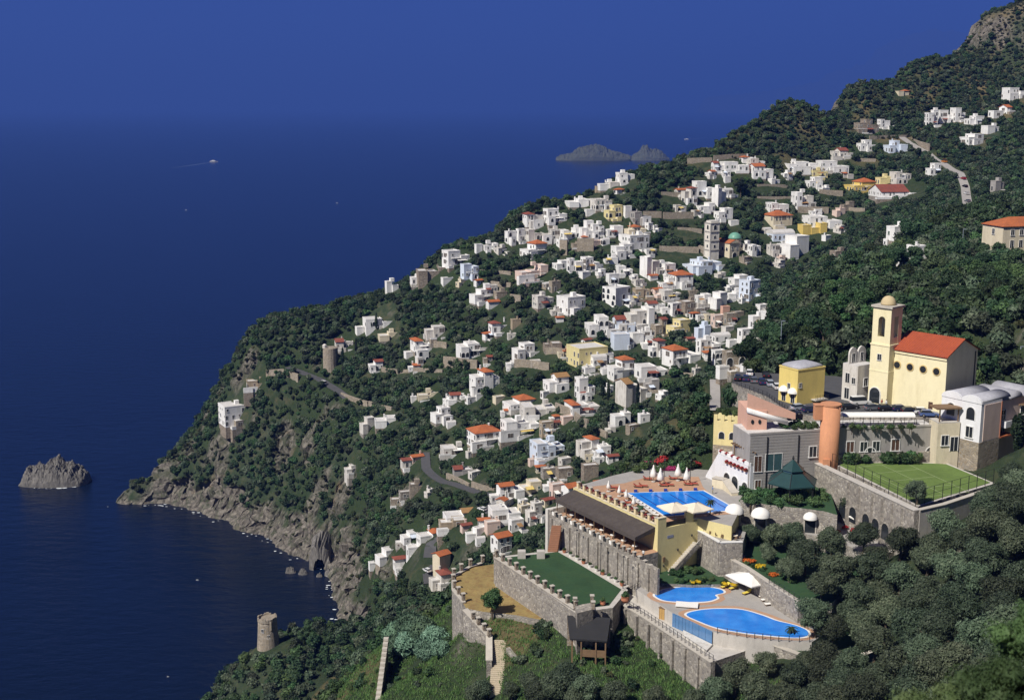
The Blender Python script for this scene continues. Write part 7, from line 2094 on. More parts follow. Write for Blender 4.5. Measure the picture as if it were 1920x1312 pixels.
# olives on the right-hand slope, placed one by one where their crowns stand
OL = """1530 1150 190 1.15;1560 1175 186 1.0;1600 1110 186 1.2;1640 1060 190 1.15;1570 1060 198 1.1;1510 1035 205 1.15;1450 1000 214 .95;1490 985 216 .9;1560 1010 208 1.0;1620 1000 205 1.0;1690 1010 196 1.1;1740 1040 184 1.15;1690 1080 180 1.2;1790 1060 175 1.2;1850 1040 172 1.2
1780 985 195 1.25;1850 975 190 1.2;1900 1000 180 1.2;1905 940 200 1.2;1860 930 206 1.1;1600 945 226 1.0;1680 985 204 .9;1740 1110 168 1.2;1800 1120 162 1.2;1870 1110 160 1.2;1910 1080 165 1.1;1660 1140 172 1.15;1620 1170 172 1.1;1700 1170 162 1.2;1760 1180 154 1.15;1830 1190 148 1.2;1900 1170 150 1.2
1550 1225 176 1.0;1600 1240 168 1.0;1680 1240 156 1.1;1760 1250 146 1.1;1840 1260 138 1.1;1910 1250 138 1.1;1540 1265 168 1.0;1490 1262 170 1.0;1620 1290 156 1.05;1700 1300 146 1.05;1790 1310 136 1.0;1380 1262 178 1.05;1340 1290 174 .95;1420 1285 172 1.0;1440 1240 182 .8;1560 1310 158 1.0
1060 1262 200 1.0;1040 1285 196 .95;1100 1285 196 .95;1000 1280 200 .8;1010 1300 196 .9;1150 1300 190 .9;960 1295 202 .6;905 1290 206 .7;890 1300 204 .8;1225 1308 186 .8
1600 1145 178 1.0;1655 1105 178 1.05;1715 1130 166 1.05;1640 1200 166 1.0;1770 1150 160 1.1;1830 1080 166 1.1;1880 1140 156 1.1;1800 1230 144 1.1;1870 1225 142 1.1;1730 1215 154 1.1;1900 1300 128 1.0;1650 1270 158 1.0;1720 1270 148 1.05;1580 1275 164 .95;1850 1310 128 1.0;1760 1015 186 1.0;1820 1010 182 1.05;1540 1100 194 .9;1510 1240 174 .8;1470 1300 166 .9;1530 1300 162 .95;1300 1305 178 .75;1080 1305 192 .85;1885 925 205 1.1;1912 905 210 1.1;1850 950 200 1.0;1895 885 222 .9;1720 930 218 .8;1405 995 220 .75;1640 1030 197 .9;1590 1085 192 .95;1480 1060 206 .8;1440 1030 210 .7"""
for q in OL.replace('\n', ';').split(';'):
    a, b, Y, sc = map(float, q.split())
    x, y, g = stand(a, b, Y, 3.7 * sc)
    tree('olive', x, y, sc, *olive_label(a, b), g)
# trees behind the church and on the near slope
rs = np.random.default_rng(21)
near = []
for q in """1500 540 400;1540 560 380;1520 590 350;1560 600 345;1480 590 380;1600 560 365;1640 560 355;1700 560 345;1740 550 340;1780 560 335;1820 580 325;1870 590 315;1905 580 312;1720 600 322;1770 610 318;1830 620 312;1600 610 332;1560 640 318;1520 650 320;1480 640 335;1450 660 330;1430 690 318;1500 680 312;1880 540 330;1840 530 350;1800 520 360;1760 515 370;1900 500 355;1860 490 385;1720 505 410;1680 520 395;1660 545 370;1630 530 400;1570 535 410;1460 620 370;1420 650 365;1400 680 350;1900 620 305;1690 590 330;1580 575 355;1650 600 330;1480 560 420;1440 600 420;1780 480 430;1830 460 450;1740 470 470;1880 450 430;1700 490 450;1610 520 440;1540 520 460;1350 700 340;1400 705 318;1860 640 302;1905 650 300;1380 680 345;1640 480 500;1690 460 520""".replace('\n', ';').split(';'):
    a, b, Y = map(float, q.split()); near.append((a, b, Y))
for a, b, Y in near:
    for k in range(2):
        p = at(a + rs.uniform(-18, 18), b, Y=Y + rs.uniform(-14, 14))
        tree('holm_oak' if rs.random() < .6 else 'garden_tree', p.x, p.y, rs.uniform(.8, 1.3), *wood_label(a, b))
tree('cypress', *xy(at(1905, 868, z=ZT))[:2], 1.55, 'dark conical cypress in front of the vaulted house', 'cypress', None, ZT, sz=.85)
tree('garden_tree', *xy(at(923, 1150, z=ZB)), .85, 'small lone tree on the dry grass terrace', 'tree', None, ZB)
tree('pine', *xy(hit(1388, 372)), 1.0, 'big dark pine in the upper village', 'pine tree')
tree('pine', *xy(hit(1002, 410)), .9, 'dark flat-topped pine behind the red-hipped skyline villa', 'pine tree')
for px, py, sc, lab in ((706, 622, 1.1, 'tallest dark cypress in front of the ragged-roofed villa'), (697, 624, .8, 'smaller dark cypress in front of the ragged-roofed villa'), (643, 690, 1.2, 'dark cypress right of the round stone bastion'), (668, 665, 1.0, 'dark cypress farther right of the round stone bastion'), (1330, 700, 1.2, 'dark cypress beside the tall loggia house'), (1196, 765, 1.2, 'dark cypress right of the streaked ochre-roofed building'), (1140, 755, 1.1, 'dark cypress left of the streaked ochre-roofed building'), (1130, 750, .9, 'shorter cypress left of the streaked building'), (1480, 700, .9, 'cypress left of the small yellow house')):
    p = hit(px, py); tree('cypress', p.x, p.y, sc, lab, 'cypress')
for q in """742 1185 242 1.3;765 1172 244 1.5;792 1182 240 1.5;818 1195 236 1.3;768 1208 236 1.45;800 1215 232 1.3;745 1215 236 1.2;828 1218 233 .95;780 1195 240 1.5""".split(';'):
    a, b, Y, sc = map(float, q.split()); x, y, g = stand(a, b, Y, 1.3 * sc)
    tree('feather_bush', x, y, sc, 'big feathery blue-green bush left of the stone stair', 'bush', 'feathery bushes left of the stair', g)

# shrubs and hedges of the hotel gardens
SH = []
def shrubs(pts, z, sc, label, group, kindn='shrub', jit=.5, cat='shrub'):
    for a, b in pts:
        p = at(a, b, z=z)
        tree(kindn, p.x + random.uniform(-jit, jit), p.y + random.uniform(-jit, jit), sc * random.uniform(.75, 1.25), label, cat, group, z)
shrubs([(1392 + i * 9, 930 + (i % 4) * 6) for i in range(18)], 132.5, 1.5, 'leafy shrub on the walled terrace under the pavilion', 'shrubs under the pavilion')
shrubs([(1400 + i * 10, 946 + i * .8 + (i % 3) * 3) for i in range(15)], 130.2, 1.4, 'creeper hanging over the wall below the pavilion', 'creepers below the pavilion')
shrubs([(1588 + i * 8, 868 - (i % 2) * 3) for i in range(5)] + [(1660 + i * 9, 868 - (i % 2) * 3) for i in range(8)], ZT, 1.7, 'dense bush against the stone wing behind the grass court', 'bushes behind the grass court')
shrubs([(1268 + i * 9, 1090 + (i % 2) * 3) for i in range(11)], 121.6, .7, 'low shrub in the bed behind the small pool', 'shrubs behind the small pool')
shrubs([(1262, 1078), (1272, 1080), (1290, 1075), (1300, 1076), (1312, 1075)], 121.6, 1.3, 'dark rounded shrub on the small lawn', 'shrubs on the small lawn')
shrubs([(1345 + i * 12, 1000 + (i % 3) * 6) for i in range(4)] + [(1420 + i * 14, 1010 + (i % 3) * 8) for i in range(9)], 124.6, 1.4, 'garden shrub between the olives', 'garden shrubs between the olives')
shrubs([(1402 + i * 14, 1060 + i * 5) for i in range(7)], 124.6, .9, 'low garden plant behind the pale coping', 'plants behind the coping')
shrubs([(1150 + i * 14, 884 - (i % 3) * 5) for i in range(12)], ZP, 1.4, 'green shrub at the back edge of the pool terrace', 'shrubs behind the pool terrace')
shrubs([(1585 + i * 10, 802 + (i % 2) * 2) for i in range(14)], 144.4, .8, 'small roof-terrace shrub behind the railing of the stone wing', 'shrubs on the stone wing roof')
shrubs([(1345, 772), (1358, 778), (1368, 775), (1378, 780), (1390, 776), (1398, 772)], 143.0, 1.2, 'plant spilling over the notched yellow parapet', 'plants on the yellow parapet')
shrubs([(1470 + i * 7, 800 + (i % 2) * 4) for i in range(9)], 144.2, 1.0, 'dark hedge plant on the grey wing roof', 'hedge on the grey wing roof')

def flower_mesh(name, mat, seed): return crown_mesh(name, (1, 1, .6), 420, .2, 7, mat, seed, .4, aspect=1.1)
FLM = {m.name: flower_mesh('flowers_' + m.name, m, i) for i, m in enumerate((REDF, MAGF, YELF, ORAF, VIOF))}
def flowers(px, py, z, sc, mat, label, cat='flowers', group=None, sxy=(1, 1)):
    p = at(px, py, z=z)
    o = link('flower_bed', FLM[mat.name], None, (p.x, p.y, z), random.uniform(-.4, .4), (sc * sxy[0], sc * sxy[1], sc * .8))
    return tag(o, label, cat, group)
flowers(1384, 1046, 124.6, 1.5, VIOF, 'violet flower bed above the garden wall', sxy=(1, .6)); flowers(1404, 1055, 124.6, 1.5, ORAF, 'orange flower bed next to the violet one', sxy=(1, .6))
flowers(1428, 1066, 124.6, 1.5, YELF, 'bright yellow flower bed in the garden', sxy=(1, .6)); flowers(1452, 1080, 124.6, 1.4, ORAF, 'orange flower bed at the right under the olives', sxy=(1, .5))
flowers(1243, 868, ZP, 2.6, REDF, 'mass of scarlet bougainvillea behind the closed parasols', sxy=(.9, .7)); flowers(1302, 874, ZP, 2.0, REDF, 'red bougainvillea against the wall right of the parasols', sxy=(1, .6)); flowers(1216, 874, ZP, 1.6, MAGF, 'dark red bougainvillea left of the scarlet mass', sxy=(1, .6))
flowers(1264, 882, ZP, 1.5, MAGF, 'strip of pink flowers behind the parasols', sxy=(2.2, .4))
for i, (a, b) in enumerate(((1300, 1093), (1310, 1092), (1360, 1096), (1376, 1098))): flowers(a, b, 121.7, .8, YELF, 'small yellow flower clump behind the small pool', 'flowers', 'yellow flower clumps behind the small pool')
# geraniums on the parapet, the arcade and the garden
for i in range(13):
    k = i / 12; p = S0 + UX * ((LR - .5) * k) - NX * .5
    o = link('flower_pot', FLM[(REDF if i % 3 else MAGF).name], None, (p.x, p.y, ZP + .5), 0, .75); tag(o, 'red and magenta geraniums along the yellow balustrade', 'flowers', 'geraniums on the yellow balustrade')
arc_a, arc_b = at(1323, 893, z=ZP), at(1405, 931, z=ZP)
for i in range(6):
    p = arc_a.lerp(arc_b, .50 + .085 * i); o = link('geranium', FLM[REDF.name], None, (p.x - .3, p.y - .35, ZP + 5.5), 0, .55); tag(o, 'red geranium in a flower box on the white arcade', 'flowers', 'geraniums on the white arcade')
for i in range(5):
    p = arc_a.lerp(arc_b, .35 + .13 * i); o = link('geranium', FLM[REDF.name], None, (p.x, p.y + .3, ZP + 6.9), 0, .6); tag(o, 'red geranium on the balustrade over the white arcade', 'flowers', 'geraniums over the white arcade')
for i, (a, b) in enumerate(((1530, 985), (1545, 992), (1570, 998), (1585, 990), (1600, 995))): flowers(a, b, 128, .9, REDF, 'red flower clump on the arcade terrace among olives', 'flowers', 'red flowers on the arcade terrace')

# ------------------------------------------------------------------ woodland over the slopes
def scatter():
    g = np.random.default_rng(77)
    sp = 2.45
    xs, ys = np.meshgrid(np.arange(-214, 560, sp), np.arange(170, 1010, sp))
    x = (xs + g.uniform(-.48, .48, xs.shape) * sp).ravel(); y = (ys + g.uniform(-.48, .48, ys.shape) * sp).ravel()
    z = ground(x, y)
    k = z > 3.5
    px, py, d = proj(x, y, z + 2)
    k &= (px > -40) & (px < 1990) & (py > -60) & (py < 1400)
    x, y, z, px, py, d = [a[k] for a in (x, y, z, px, py, d)]
    # hidden behind the land: leave out
    vis = np.ones(len(x), bool)
    for t in np.linspace(.15, .97, 60):
        vis &= ground(x * t, y * t) < CAM_H + (z + 9 - CAM_H) * t
    rock = gsamp(ROCKM, x, y); sl = gsamp(SLOPEM, x, y)
    dens = fbm(x / 45, y / 45, 4.0, 3)
    wood = .80 + .5 * dens
    wood = np.where((x < 40) & (y > 470) & (z > 14), wood + .32, wood)
    wood = np.where((y > 740) & (z > 150), .95, wood)
    wood = np.where(rock > .45, np.where(z < 9, .03, np.where(z < 18, .42, .7)), wood)
    ridge = (y > 720) & (z > 150)
    keep = vis & (g.random(len(x)) < wood)
    for hx, hy, hr in HOUSE_XY: keep &= np.hypot(x - hx, y - hy) > hr + 1.2
    for tx, ty, tr in TREES: keep &= np.hypot(x - tx, y - ty) > tr * .6
    for rx, ry, w in ROADS:
        for i in range(0, len(rx)): keep &= np.hypot(x - rx[i], y - ry[i]) > w * .5 + 2.0
    for poly in NOTREE: keep &= ~inside(poly, x, y)
    # keep fronts of houses in sight
    rad = 2.4 / d * FPX
    for a0, a1, b0, b1, hy in HOUSE_BOX:
        lim = b1 - (b1 - b0) * .22
        keep &= ~((px + rad * .8 > a0) & (px - rad * .8 < a1) & (py + rad > b0) & (py - rad * 1.1 < lim) & (y < hy + 2) & (y > hy - 70))
    x, y, z, px, py, rock, ridge, dens, d = [a[keep] for a in (x, y, z, px, py, rock, ridge, dens, d)]
    n = len(x)
    r = g.random(n)
    sc = (.45 + .75 * g.random(n) ** 1.6) * np.where(y < 330, 1.0, 1.0)
    kindi = np.where(r < .42, g.integers(3, 6, n), np.where(r < .78, g.integers(0, 3, n), g.integers(6, 8, n)))
    dryr = ridge & (g.random(n) < np.clip((z - 165) / 50, 0, .55))
    scrub = dryr | (rock > .35)
    kindi = np.where(scrub, g.integers(8, 10, n), kindi)
    sc = np.where(scrub, g.uniform(.5, 1.15, n), sc)
    big = (x > 60) & (y < 620) & (y > 280)
    sc = np.where(big & ~scrub, sc * 1.25, sc)
    return x, y, z, kindi, sc, g.uniform(0, 6.28, n), d

def gn_wood(name, label, x, y, z, kindi, sc, rot, protos):
    me = bpy.data.meshes.new(name)
    me.vertices.add(len(x)); me.vertices.foreach_set('co', np.stack([x, y, z - .15], 1).astype(np.float32).ravel())
    for nm, ty, arr in (('kind_index', 'INT', kindi.astype(np.int32)), ('tree_scale', 'FLOAT', sc.astype(np.float32)), ('tree_turn', 'FLOAT', rot.astype(np.float32))):
        a = me.attributes.new(nm, ty, 'POINT'); a.data.foreach_set('value', arr)
    o = link(name, me)
    tag(o, label, 'woodland', None, 'stuff')
    ng = bpy.data.node_groups.new(name, 'GeometryNodeTree')
    ng.interface.new_socket('Geometry', in_out='INPUT', socket_type='NodeSocketGeometry'); ng.interface.new_socket('Geometry', in_out='OUTPUT', socket_type='NodeSocketGeometry')
    gi = ng.nodes.new('NodeGroupInput'); go = ng.nodes.new('NodeGroupOutput')
    cur = []
    def named(nm, ty):
        a = ng.nodes.new('GeometryNodeInputNamedAttribute'); a.data_type = ty; a.inputs['Name'].default_value = nm
        return a.outputs['Attribute']
    join = ng.nodes.new('GeometryNodeJoinGeometry')
    ki = named('kind_index', 'INT'); ts = named('tree_scale', 'FLOAT'); tt = named('tree_turn', 'FLOAT')
    cx = ng.nodes.new('ShaderNodeCombineXYZ'); ng.links.new(tt, cx.inputs[2])
    for i, pr in enumerate(protos):
        oi = ng.nodes.new('GeometryNodeObjectInfo'); oi.transform_space = 'ORIGINAL'; oi.inputs['Object'].default_value = pr; oi.inputs['As Instance'].default_value = True
        cmp_ = ng.nodes.new('FunctionNodeCompare'); cmp_.data_type = 'INT'; cmp_.operation = 'EQUAL'
        ng.links.new(ki, cmp_.inputs[2]); cmp_.inputs[3].default_value = i
        ip = ng.nodes.new('GeometryNodeInstanceOnPoints')
        ng.links.new(gi.outputs[0], ip.inputs['Points']); ng.links.new(cmp_.outputs[0], ip.inputs['Selection']); ng.links.new(oi.outputs['Geometry'], ip.inputs['Instance'])
        ng.links.new(cx.outputs[0], ip.inputs['Rotation']); ng.links.new(ts, ip.inputs['Scale'])
        ng.links.new(ip.outputs[0], join.inputs[0])
    ng.links.new(join.outputs[0], go.inputs[0])
    md = o.modifiers.new('scatter', 'NODES'); md.node_group = ng
    return o

NOTREE = [_sq,  court, deck, fl, grow(lawn, 2), apron, ul, cf, gd, mid, gar, dt, gl, poolp,
          [xy(at(1384, 830, z=140)), xy(at(1760, 810, z=140)), (104, 280), (62, 290)],
          [(-30, 150), (60, 150), (80, 240), (20, 262), (-4, 262), (-30, 240)], [(60, 150), (120, 150), (120, 262), (70, 262)],
          PA([(1320, 890), (1400, 900), (1420, 800), (1330, 790)], 135), PA([(575, 1330), (722, 1330), (722, 1195), (668, 1215)], 88)]
wx, wy, wz, wk, ws, wr, wd = scatter()
def near_label(x, y):
    h = min(HLAB, key=lambda q: (q[0] - x) ** 2 + (q[1] - y) ** 2)
    return 'hillside tree nearest the ' + h[2]
HLAB = []
for o_ in list(COL.objects):
    if o_.get('group') == 'village houses' and not o_['label'].startswith('small ') and len(o_['label'].split()) <= 12: HLAB.append((o_.location.x, o_.location.y, o_['label']))
# the trees that show largest stand as trees of their own
FARN = ['far_olive', 'far_oak', 'far_green', 'far_scrub']
META = [(nm, i) for nm in FARN for i in range(len(KINDS[nm]))]
order = np.argsort(wd / (ws + .2))
solo = order[:150]
protos = [None] * len(META)
for i in solo:
    nm, j = META[int(wk[i])]
    t = link('hillside_tree' if nm != 'far_scrub' else 'hillside_bush', None, None, (float(wx[i]), float(wy[i]), float(wz[i]) - .15), float(wr[i]), float(ws[i]))
    tag(t, near_label(wx[i], wy[i]) if nm != 'far_scrub' else 'low dry bush on the hillside', 'tree' if nm != 'far_scrub' else 'bush', 'hillside trees' if nm != 'far_scrub' else 'hillside bushes')
    link('trunk', KINDS[nm][j][1], t); c_ = link('crown', KINDS[nm][j][0], t)
    if protos[int(wk[i])] is None: protos[int(wk[i])] = c_
rest = order[150:]
for k in range(len(META)):
    if protos[k] is None:
        i = int(np.nonzero(wk == k)[0][0]); nm, j = META[k]
        t = link('hillside_bush' if nm == 'far_scrub' else 'hillside_tree', None, None, (float(wx[i]), float(wy[i]), float(wz[i]) - .15), float(wr[i]), float(ws[i]))
        tag(t, 'low dry bush on the hillside' if nm == 'far_scrub' else 'small rounded tree on the hillside between village and hotel', 'bush' if nm == 'far_scrub' else 'tree', 'hillside bushes' if nm == 'far_scrub' else 'hillside trees')
        link('trunk', KINDS[nm][j][1], t); protos[k] = link('crown', KINDS[nm][j][0], t)
gn_wood('hillside_woodland', 'dense dark green woodland and scrub covering the coastal slopes', wx[rest], wy[rest], wz[rest], wk[rest], ws[rest], wr[rest], protos)
print('WOOD', len(rest))
# ------------------------------------------------------------------ grass banks of the near slope
def bank():
    g = np.random.default_rng(5)
    x = g.uniform(-60, 45, 52000); y = g.uniform(165, 275, 52000)
    z = ground(x, y); px, py, d = proj(x, y, z)
    k = (px > 560) & (px < 1460) & (py > 1120) & (py < 1330)
    for poly in NOTREE[:14]: k &= ~inside(poly, x, y)
    k &= fbm(x / 7, y / 7, 2.0, 3) > -.55
    x, y, z = x[k], y[k], z[k]; n = len(x)
    gm = leafmat('meadow_blades', (0.060, 0.120, 0.036), (0.105, 0.185, 0.058), (0.190, 0.225, 0.095))
    V, F = [], []
    h = g.uniform(.18, .6, n) * (1 + .7 * np.clip(fbm(x / 5, y / 5, 8.0, 2), -.5, 1))
    for b in range(7):
        a = g.uniform(0, 6.28, n); w = g.uniform(.05, .11, n); ox, oy = g.normal(size=n) * .28, g.normal(size=n) * .28; lx, ly = g.normal(size=n) * .28 * h, g.normal(size=n) * .28 * h
        p0 = np.stack([x + ox - np.cos(a) * w, y + oy - np.sin(a) * w, z - .05], 1); p1 = np.stack([x + ox + np.cos(a) * w, y + oy + np.sin(a) * w, z - .05], 1); p2 = np.stack([x + ox + lx, y + oy + ly, z + h], 1)
        V.append(np.stack([p0, p1, p2], 1).reshape(-1, 3))
    V = np.concatenate(V); F = np.arange(len(V)).reshape(-1, 3)
    o = link('bank_grass', mesh_np('bank_grass', V, F, [gm])); tag(o, 'rough long grass on the banks below the stone walls', 'grass', None, 'stuff')
    # scattered weeds and low bushes as one mass
    x = g.uniform(-50, 45, 1500); y = g.uniform(165, 275, 1500); z = ground(x, y); px, py, d = proj(x, y, z)
    k = (px > 540) & (px < 1420) & (py > 1130) & (py < 1340) & (fbm(x / 12, y / 12, 5.0, 3) > .12)
    for poly in NOTREE[:14]: k &= ~inside(poly, x, y)
    k &= ~((np.abs(px - 933) < 24) & (py > 1190))
    x, y, z = x[k], y[k], z[k]; n = len(x)
    gn_wood('bank_scrub', 'mixed low bushes and brambles on the green banks at the bottom', x, y, z, g.integers(0, len(protos), n), g.uniform(.22, .6, n), g.uniform(0, 6.28, n), protos)
bank()

# ------------------------------------------------------------------ cars
CARM = {}
TYRE = pm('tyre_rubber', (.02, .02, .02), .1); CHROME = pm('hub_metal', (.5, .5, .52), .1, 1, .3, 0, None, 0, .5, .7); LAMPR = pm('red_lens', (.4, .02, .02), .1, 1, .3); LAMPW = pm('clear_lens', (.75, .75, .72), .05, 1, .2)
def car_parts(kind_):
    if kind_ in CARM: return CARM[kind_]
    van = kind_ == 'van'
    L = 2.3 if van else 2.08; Wd = .84
    side = [(-L, .28), (-L - .02, .62), (-L + .1, .86), (L - 1.15, .92), (L - .1, .72), (L, .5), (L - .03, .28)] if not van else [(-L, .28), (-L, 1.0), (L - 1.0, 1.0), (L - .1, .8), (L, .5), (L - .03, .28)]
    def ext(pts, w0, w1=None):
        k = len(pts); w1 = w1 or w0; mb = MB()
        mb.add([(x, -w0, z) for x, z in pts] + [(x, w0, z) for x, z in pts], [tuple(range(k)), tuple(range(k, 2 * k))[::-1]] + [(i, k + i, k + (i + 1) % k, (i + 1) % k) for i in range(k)])
        return mb
    body = ext(side, Wd)
    cab = MB()
    b0, b1, t0, t1, zt = (-L + .12, L - 1.2, -L + .55, L - 1.95, 1.4) if not van else (-L + .02, L - .98, -L + .1, L - 1.5, 1.95)
    zb = .88 if not van else .99
    lo = [(b0, -Wd + .04), (b1, -Wd + .04), (b1, Wd - .04), (b0, Wd - .04)]; hi = [(t0, -Wd + .2), (t1, -Wd + .2), (t1, Wd - .2), (t0, Wd - .2)]
    glass = MB(); glass.add([(x, y, zb) for x, y in lo] + [(x, y, zt - .05) for x, y in hi], [(0, 1, 5, 4), (1, 2, 6, 5), (2, 3, 7, 6), (3, 0, 4, 7)])
    roof = MB(); roof.add([(x, y, zt - .05) for x, y in hi] + [(x * .96, y * .93, zt) for x, y in hi], [(0, 3, 2, 1), (0, 1, 5, 4), (1, 2, 6, 5), (2, 3, 7, 6), (3, 0, 4, 7), (4, 5, 6, 7)])
    wh = MB(); wh.loft([[(.31 * math.cos(2 * math.pi * i / 14), y, .31 * math.sin(2 * math.pi * i / 14)) for i in range(14)] for y in (-.1, .1)])
    hub = MB(); hub.loft([[(.17 * math.cos(2 * math.pi * i / 10), y, .17 * math.sin(2 * math.pi * i / 10)) for i in range(10)] for y in (-.115, .115)])
    lt = MB(); lt.box(-.03, .03, -.17, .17, -.07, .07)
    out = {}
    for nm, mb, m in (('body', body, None), ('windows', glass, GLASS), ('roof', roof, None), ('tyre', wh, TYRE), ('rim', hub, CHROME), ('light', lt, LAMPR), ('headlight', lt, LAMPW)):
        me = bpy.data.meshes.new('car_' + nm); me.from_pydata(mb.v, [], mb.f); me.update()
        if m: me.materials.append(m)
        else: me.materials.append(WHITE)
        out[nm] = me
    out['L'] = L
    CARM[kind_] = out
    return out
PAINT = {}
def car(x, y, z, yaw, colname, label, kind_='car', group='parked cars'):
    cols = dict(navy=(.02, .03, .09), black=(.015, .015, .018), white=(.75, .75, .74), silver=(.38, .42, .48), red=(.35, .03, .03), blue=(.08, .13, .30), grey=(.14, .15, .17), orange=(.6, .22, .03))
    m = PAINT.setdefault(colname, pm('paint_' + colname, cols[colname], .04, .5, .22, 0, None, 0, .6))
    P = car_parts(kind_); t = thing('parked_car' if kind_ == 'car' else 'parked_van', label, kind_, (x, y, z), math.radians(yaw), group)
    for nm in ('body', 'roof', 'windows'):
        o = link(nm, P[nm], t)
        if nm != 'windows': o.material_slots[0].link = 'OBJECT'; o.material_slots[0].material = m
    for sx in (-1.28, 1.3):
        for sy in (-.8, .8):
            w = link('wheel', P['tyre'], t, (sx, sy, .31)); link('rim', P['rim'], w)
    for sy in (-.55, .55): link('tail_light', P['light'], t, (-P['L'] + .0, sy, .68)); link('headlight', P['headlight'], t, (P['L'] - .02, sy, .6))
    return t
for px, py, yaw, col, kd, lab in ((1383, 712, 80, 'black', 'car', 'black car first from the left in the raised parking row'), (1398, 713, 82, 'navy', 'car', 'navy car second from the left in the raised parking row'), (1413, 716, 84, 'grey', 'car', 'grey car third in the raised parking row'), (1428, 719, 86, 'navy', 'car', 'navy car fourth in the raised parking row'),
        (1443, 722, 88, 'silver', 'car', 'silver car fifth in the raised parking row'), (1456, 728, 90, 'white', 'car', 'white car nearest the small yellow house'), (1405, 702, 80, 'white', 'car', 'white car behind the raised parking row'), (1436, 706, 82, 'black', 'car', 'black car behind the silver one in the raised row'),
        (1592, 766, 12, 'black', 'car', 'black car below the ruined white house'), (1613, 758, 12, 'white', 'van', 'white van in front of the church tower'), (1638, 768, 12, 'grey', 'car', 'grey car in front of the church tower'), (1662, 769, 10, 'black', 'car', 'black car at the church wall\'s left end'), (1690, 770, 8, 'navy', 'car', 'navy car in the middle of the church wall'), (1708, 774, 5, 'black', 'car', 'black car beside the white hatchback under the church'),
        (1731, 775, -5, 'white', 'car', 'white hatchback parked below the church\'s right corner'), (1742, 780, -8, 'blue', 'car', 'dark blue car in front of the white hatchback'), (1500, 768, 20, 'silver', 'car', 'silver car right of the pink wing'), (1521, 772, 15, 'navy', 'car', 'navy car left of the round terracotta tower'), (1560, 770, 15, 'grey', 'car', 'grey car just behind the round terracotta tower')):
    p = at(px, py, z=ZC); car(p.x, p.y, ZC + .01, yaw, col, lab, kd)
for px, py, z, yaw, col, lab in ((1457, 766, 146.2, 10, 'blue', 'blue-grey saloon on the ramp behind the pink wing'), (1484, 778, 145.0, 30, 'navy', 'dark blue car at the ramp\'s foot behind the pink wing')):
    p = at(px, py, z=z); g_ = max(float(ground(p.x, p.y)), ZC) ; car(p.x, p.y, ZC + .01, yaw, col, lab)
for a, b, col, kd, lab in ((606, 722, 'white', 'van', 'white van driving on the headland road'), (1806, 338, 'red', 'car', 'red car at the top of the hillside road'), (1809, 352, 'black', 'car', 'black car on the hillside road below the red one'), (1812, 366, 'white', 'car', 'white car halfway down the hillside road'), (1814, 380, 'grey', 'car', 'grey car low on the hillside road'), (1817, 394, 'silver', 'car', 'lowest silver car on the hillside road'), (1770, 306, 'orange', 'van', 'orange van at the hillside road bend'), (904, 958, 'white', 'car', 'white car at the end of the valley road'), (800, 1075, 'white', 'car', 'white car on the lane beside the cove hamlet')):
    p = hit(a, b); car(p.x, p.y, p.z + .36, 100 if a > 1700 else 130, col, lab, kd)

# ------------------------------------------------------------------ parasols, loungers, tables
def closed_parasol(px, py, z, h, r, label, group):
    p = at(px, py, z=z)
    t = thing('closed_parasol', label, 'parasol', (p.x, p.y, z), random.random() * 3, group)
    n = 12; rings = []
    for k, (rr, zz) in enumerate(((.03, .98), (.12, .94), (.16, .84), (.5, .55), (.72, .34), (.35, .26))):
        rings.append([(r * rr * (1 + .22 * (i % 2)) * math.cos(2 * math.pi * i / n), r * rr * (1 + .22 * (i % 2)) * math.sin(2 * math.pi * i / n), h * zz) for i in range(n)])
    mb = MB(); mb.loft(rings[::-1]); mb.build('folded_canopy', CANVASW, t, True)
    mb = MB(); mb.lathe((0, 0, 0), [(.05, .1), (.05, h)], 8); mb.build('pole', WOOD, t)
    mb = MB(); mb.lathe((0, 0, 0), [(.45, 0), (.45, .12), (.1, .2)], 10); mb.build('base', CONC, t)
for i, (a, b, lab) in enumerate(((1225, 903, 'leftmost of the four tall closed white parasols'), (1238, 909, 'second of the four tall closed white parasols, standing forward'), (1271, 901, 'third of the four tall closed white parasols, standing back'), (1287, 908, 'rightmost of the four tall closed white parasols'))):
    closed_parasol(a, b, ZP, 3.9, 1.0, lab, 'tall closed parasols on the pool terrace')
for a, b, lab in ((1141, 921, 'small closed parasol farthest left by the balustrade'), (1161, 930, 'small closed parasol second from the left by the balustrade'), (1174, 938, 'small closed parasol third by the balustrade'), (1188, 951, 'small closed parasol nearest the big loungers row')):
    closed_parasol(a, b, ZP, 2.5, .6, lab, 'small closed parasols along the balustrade')
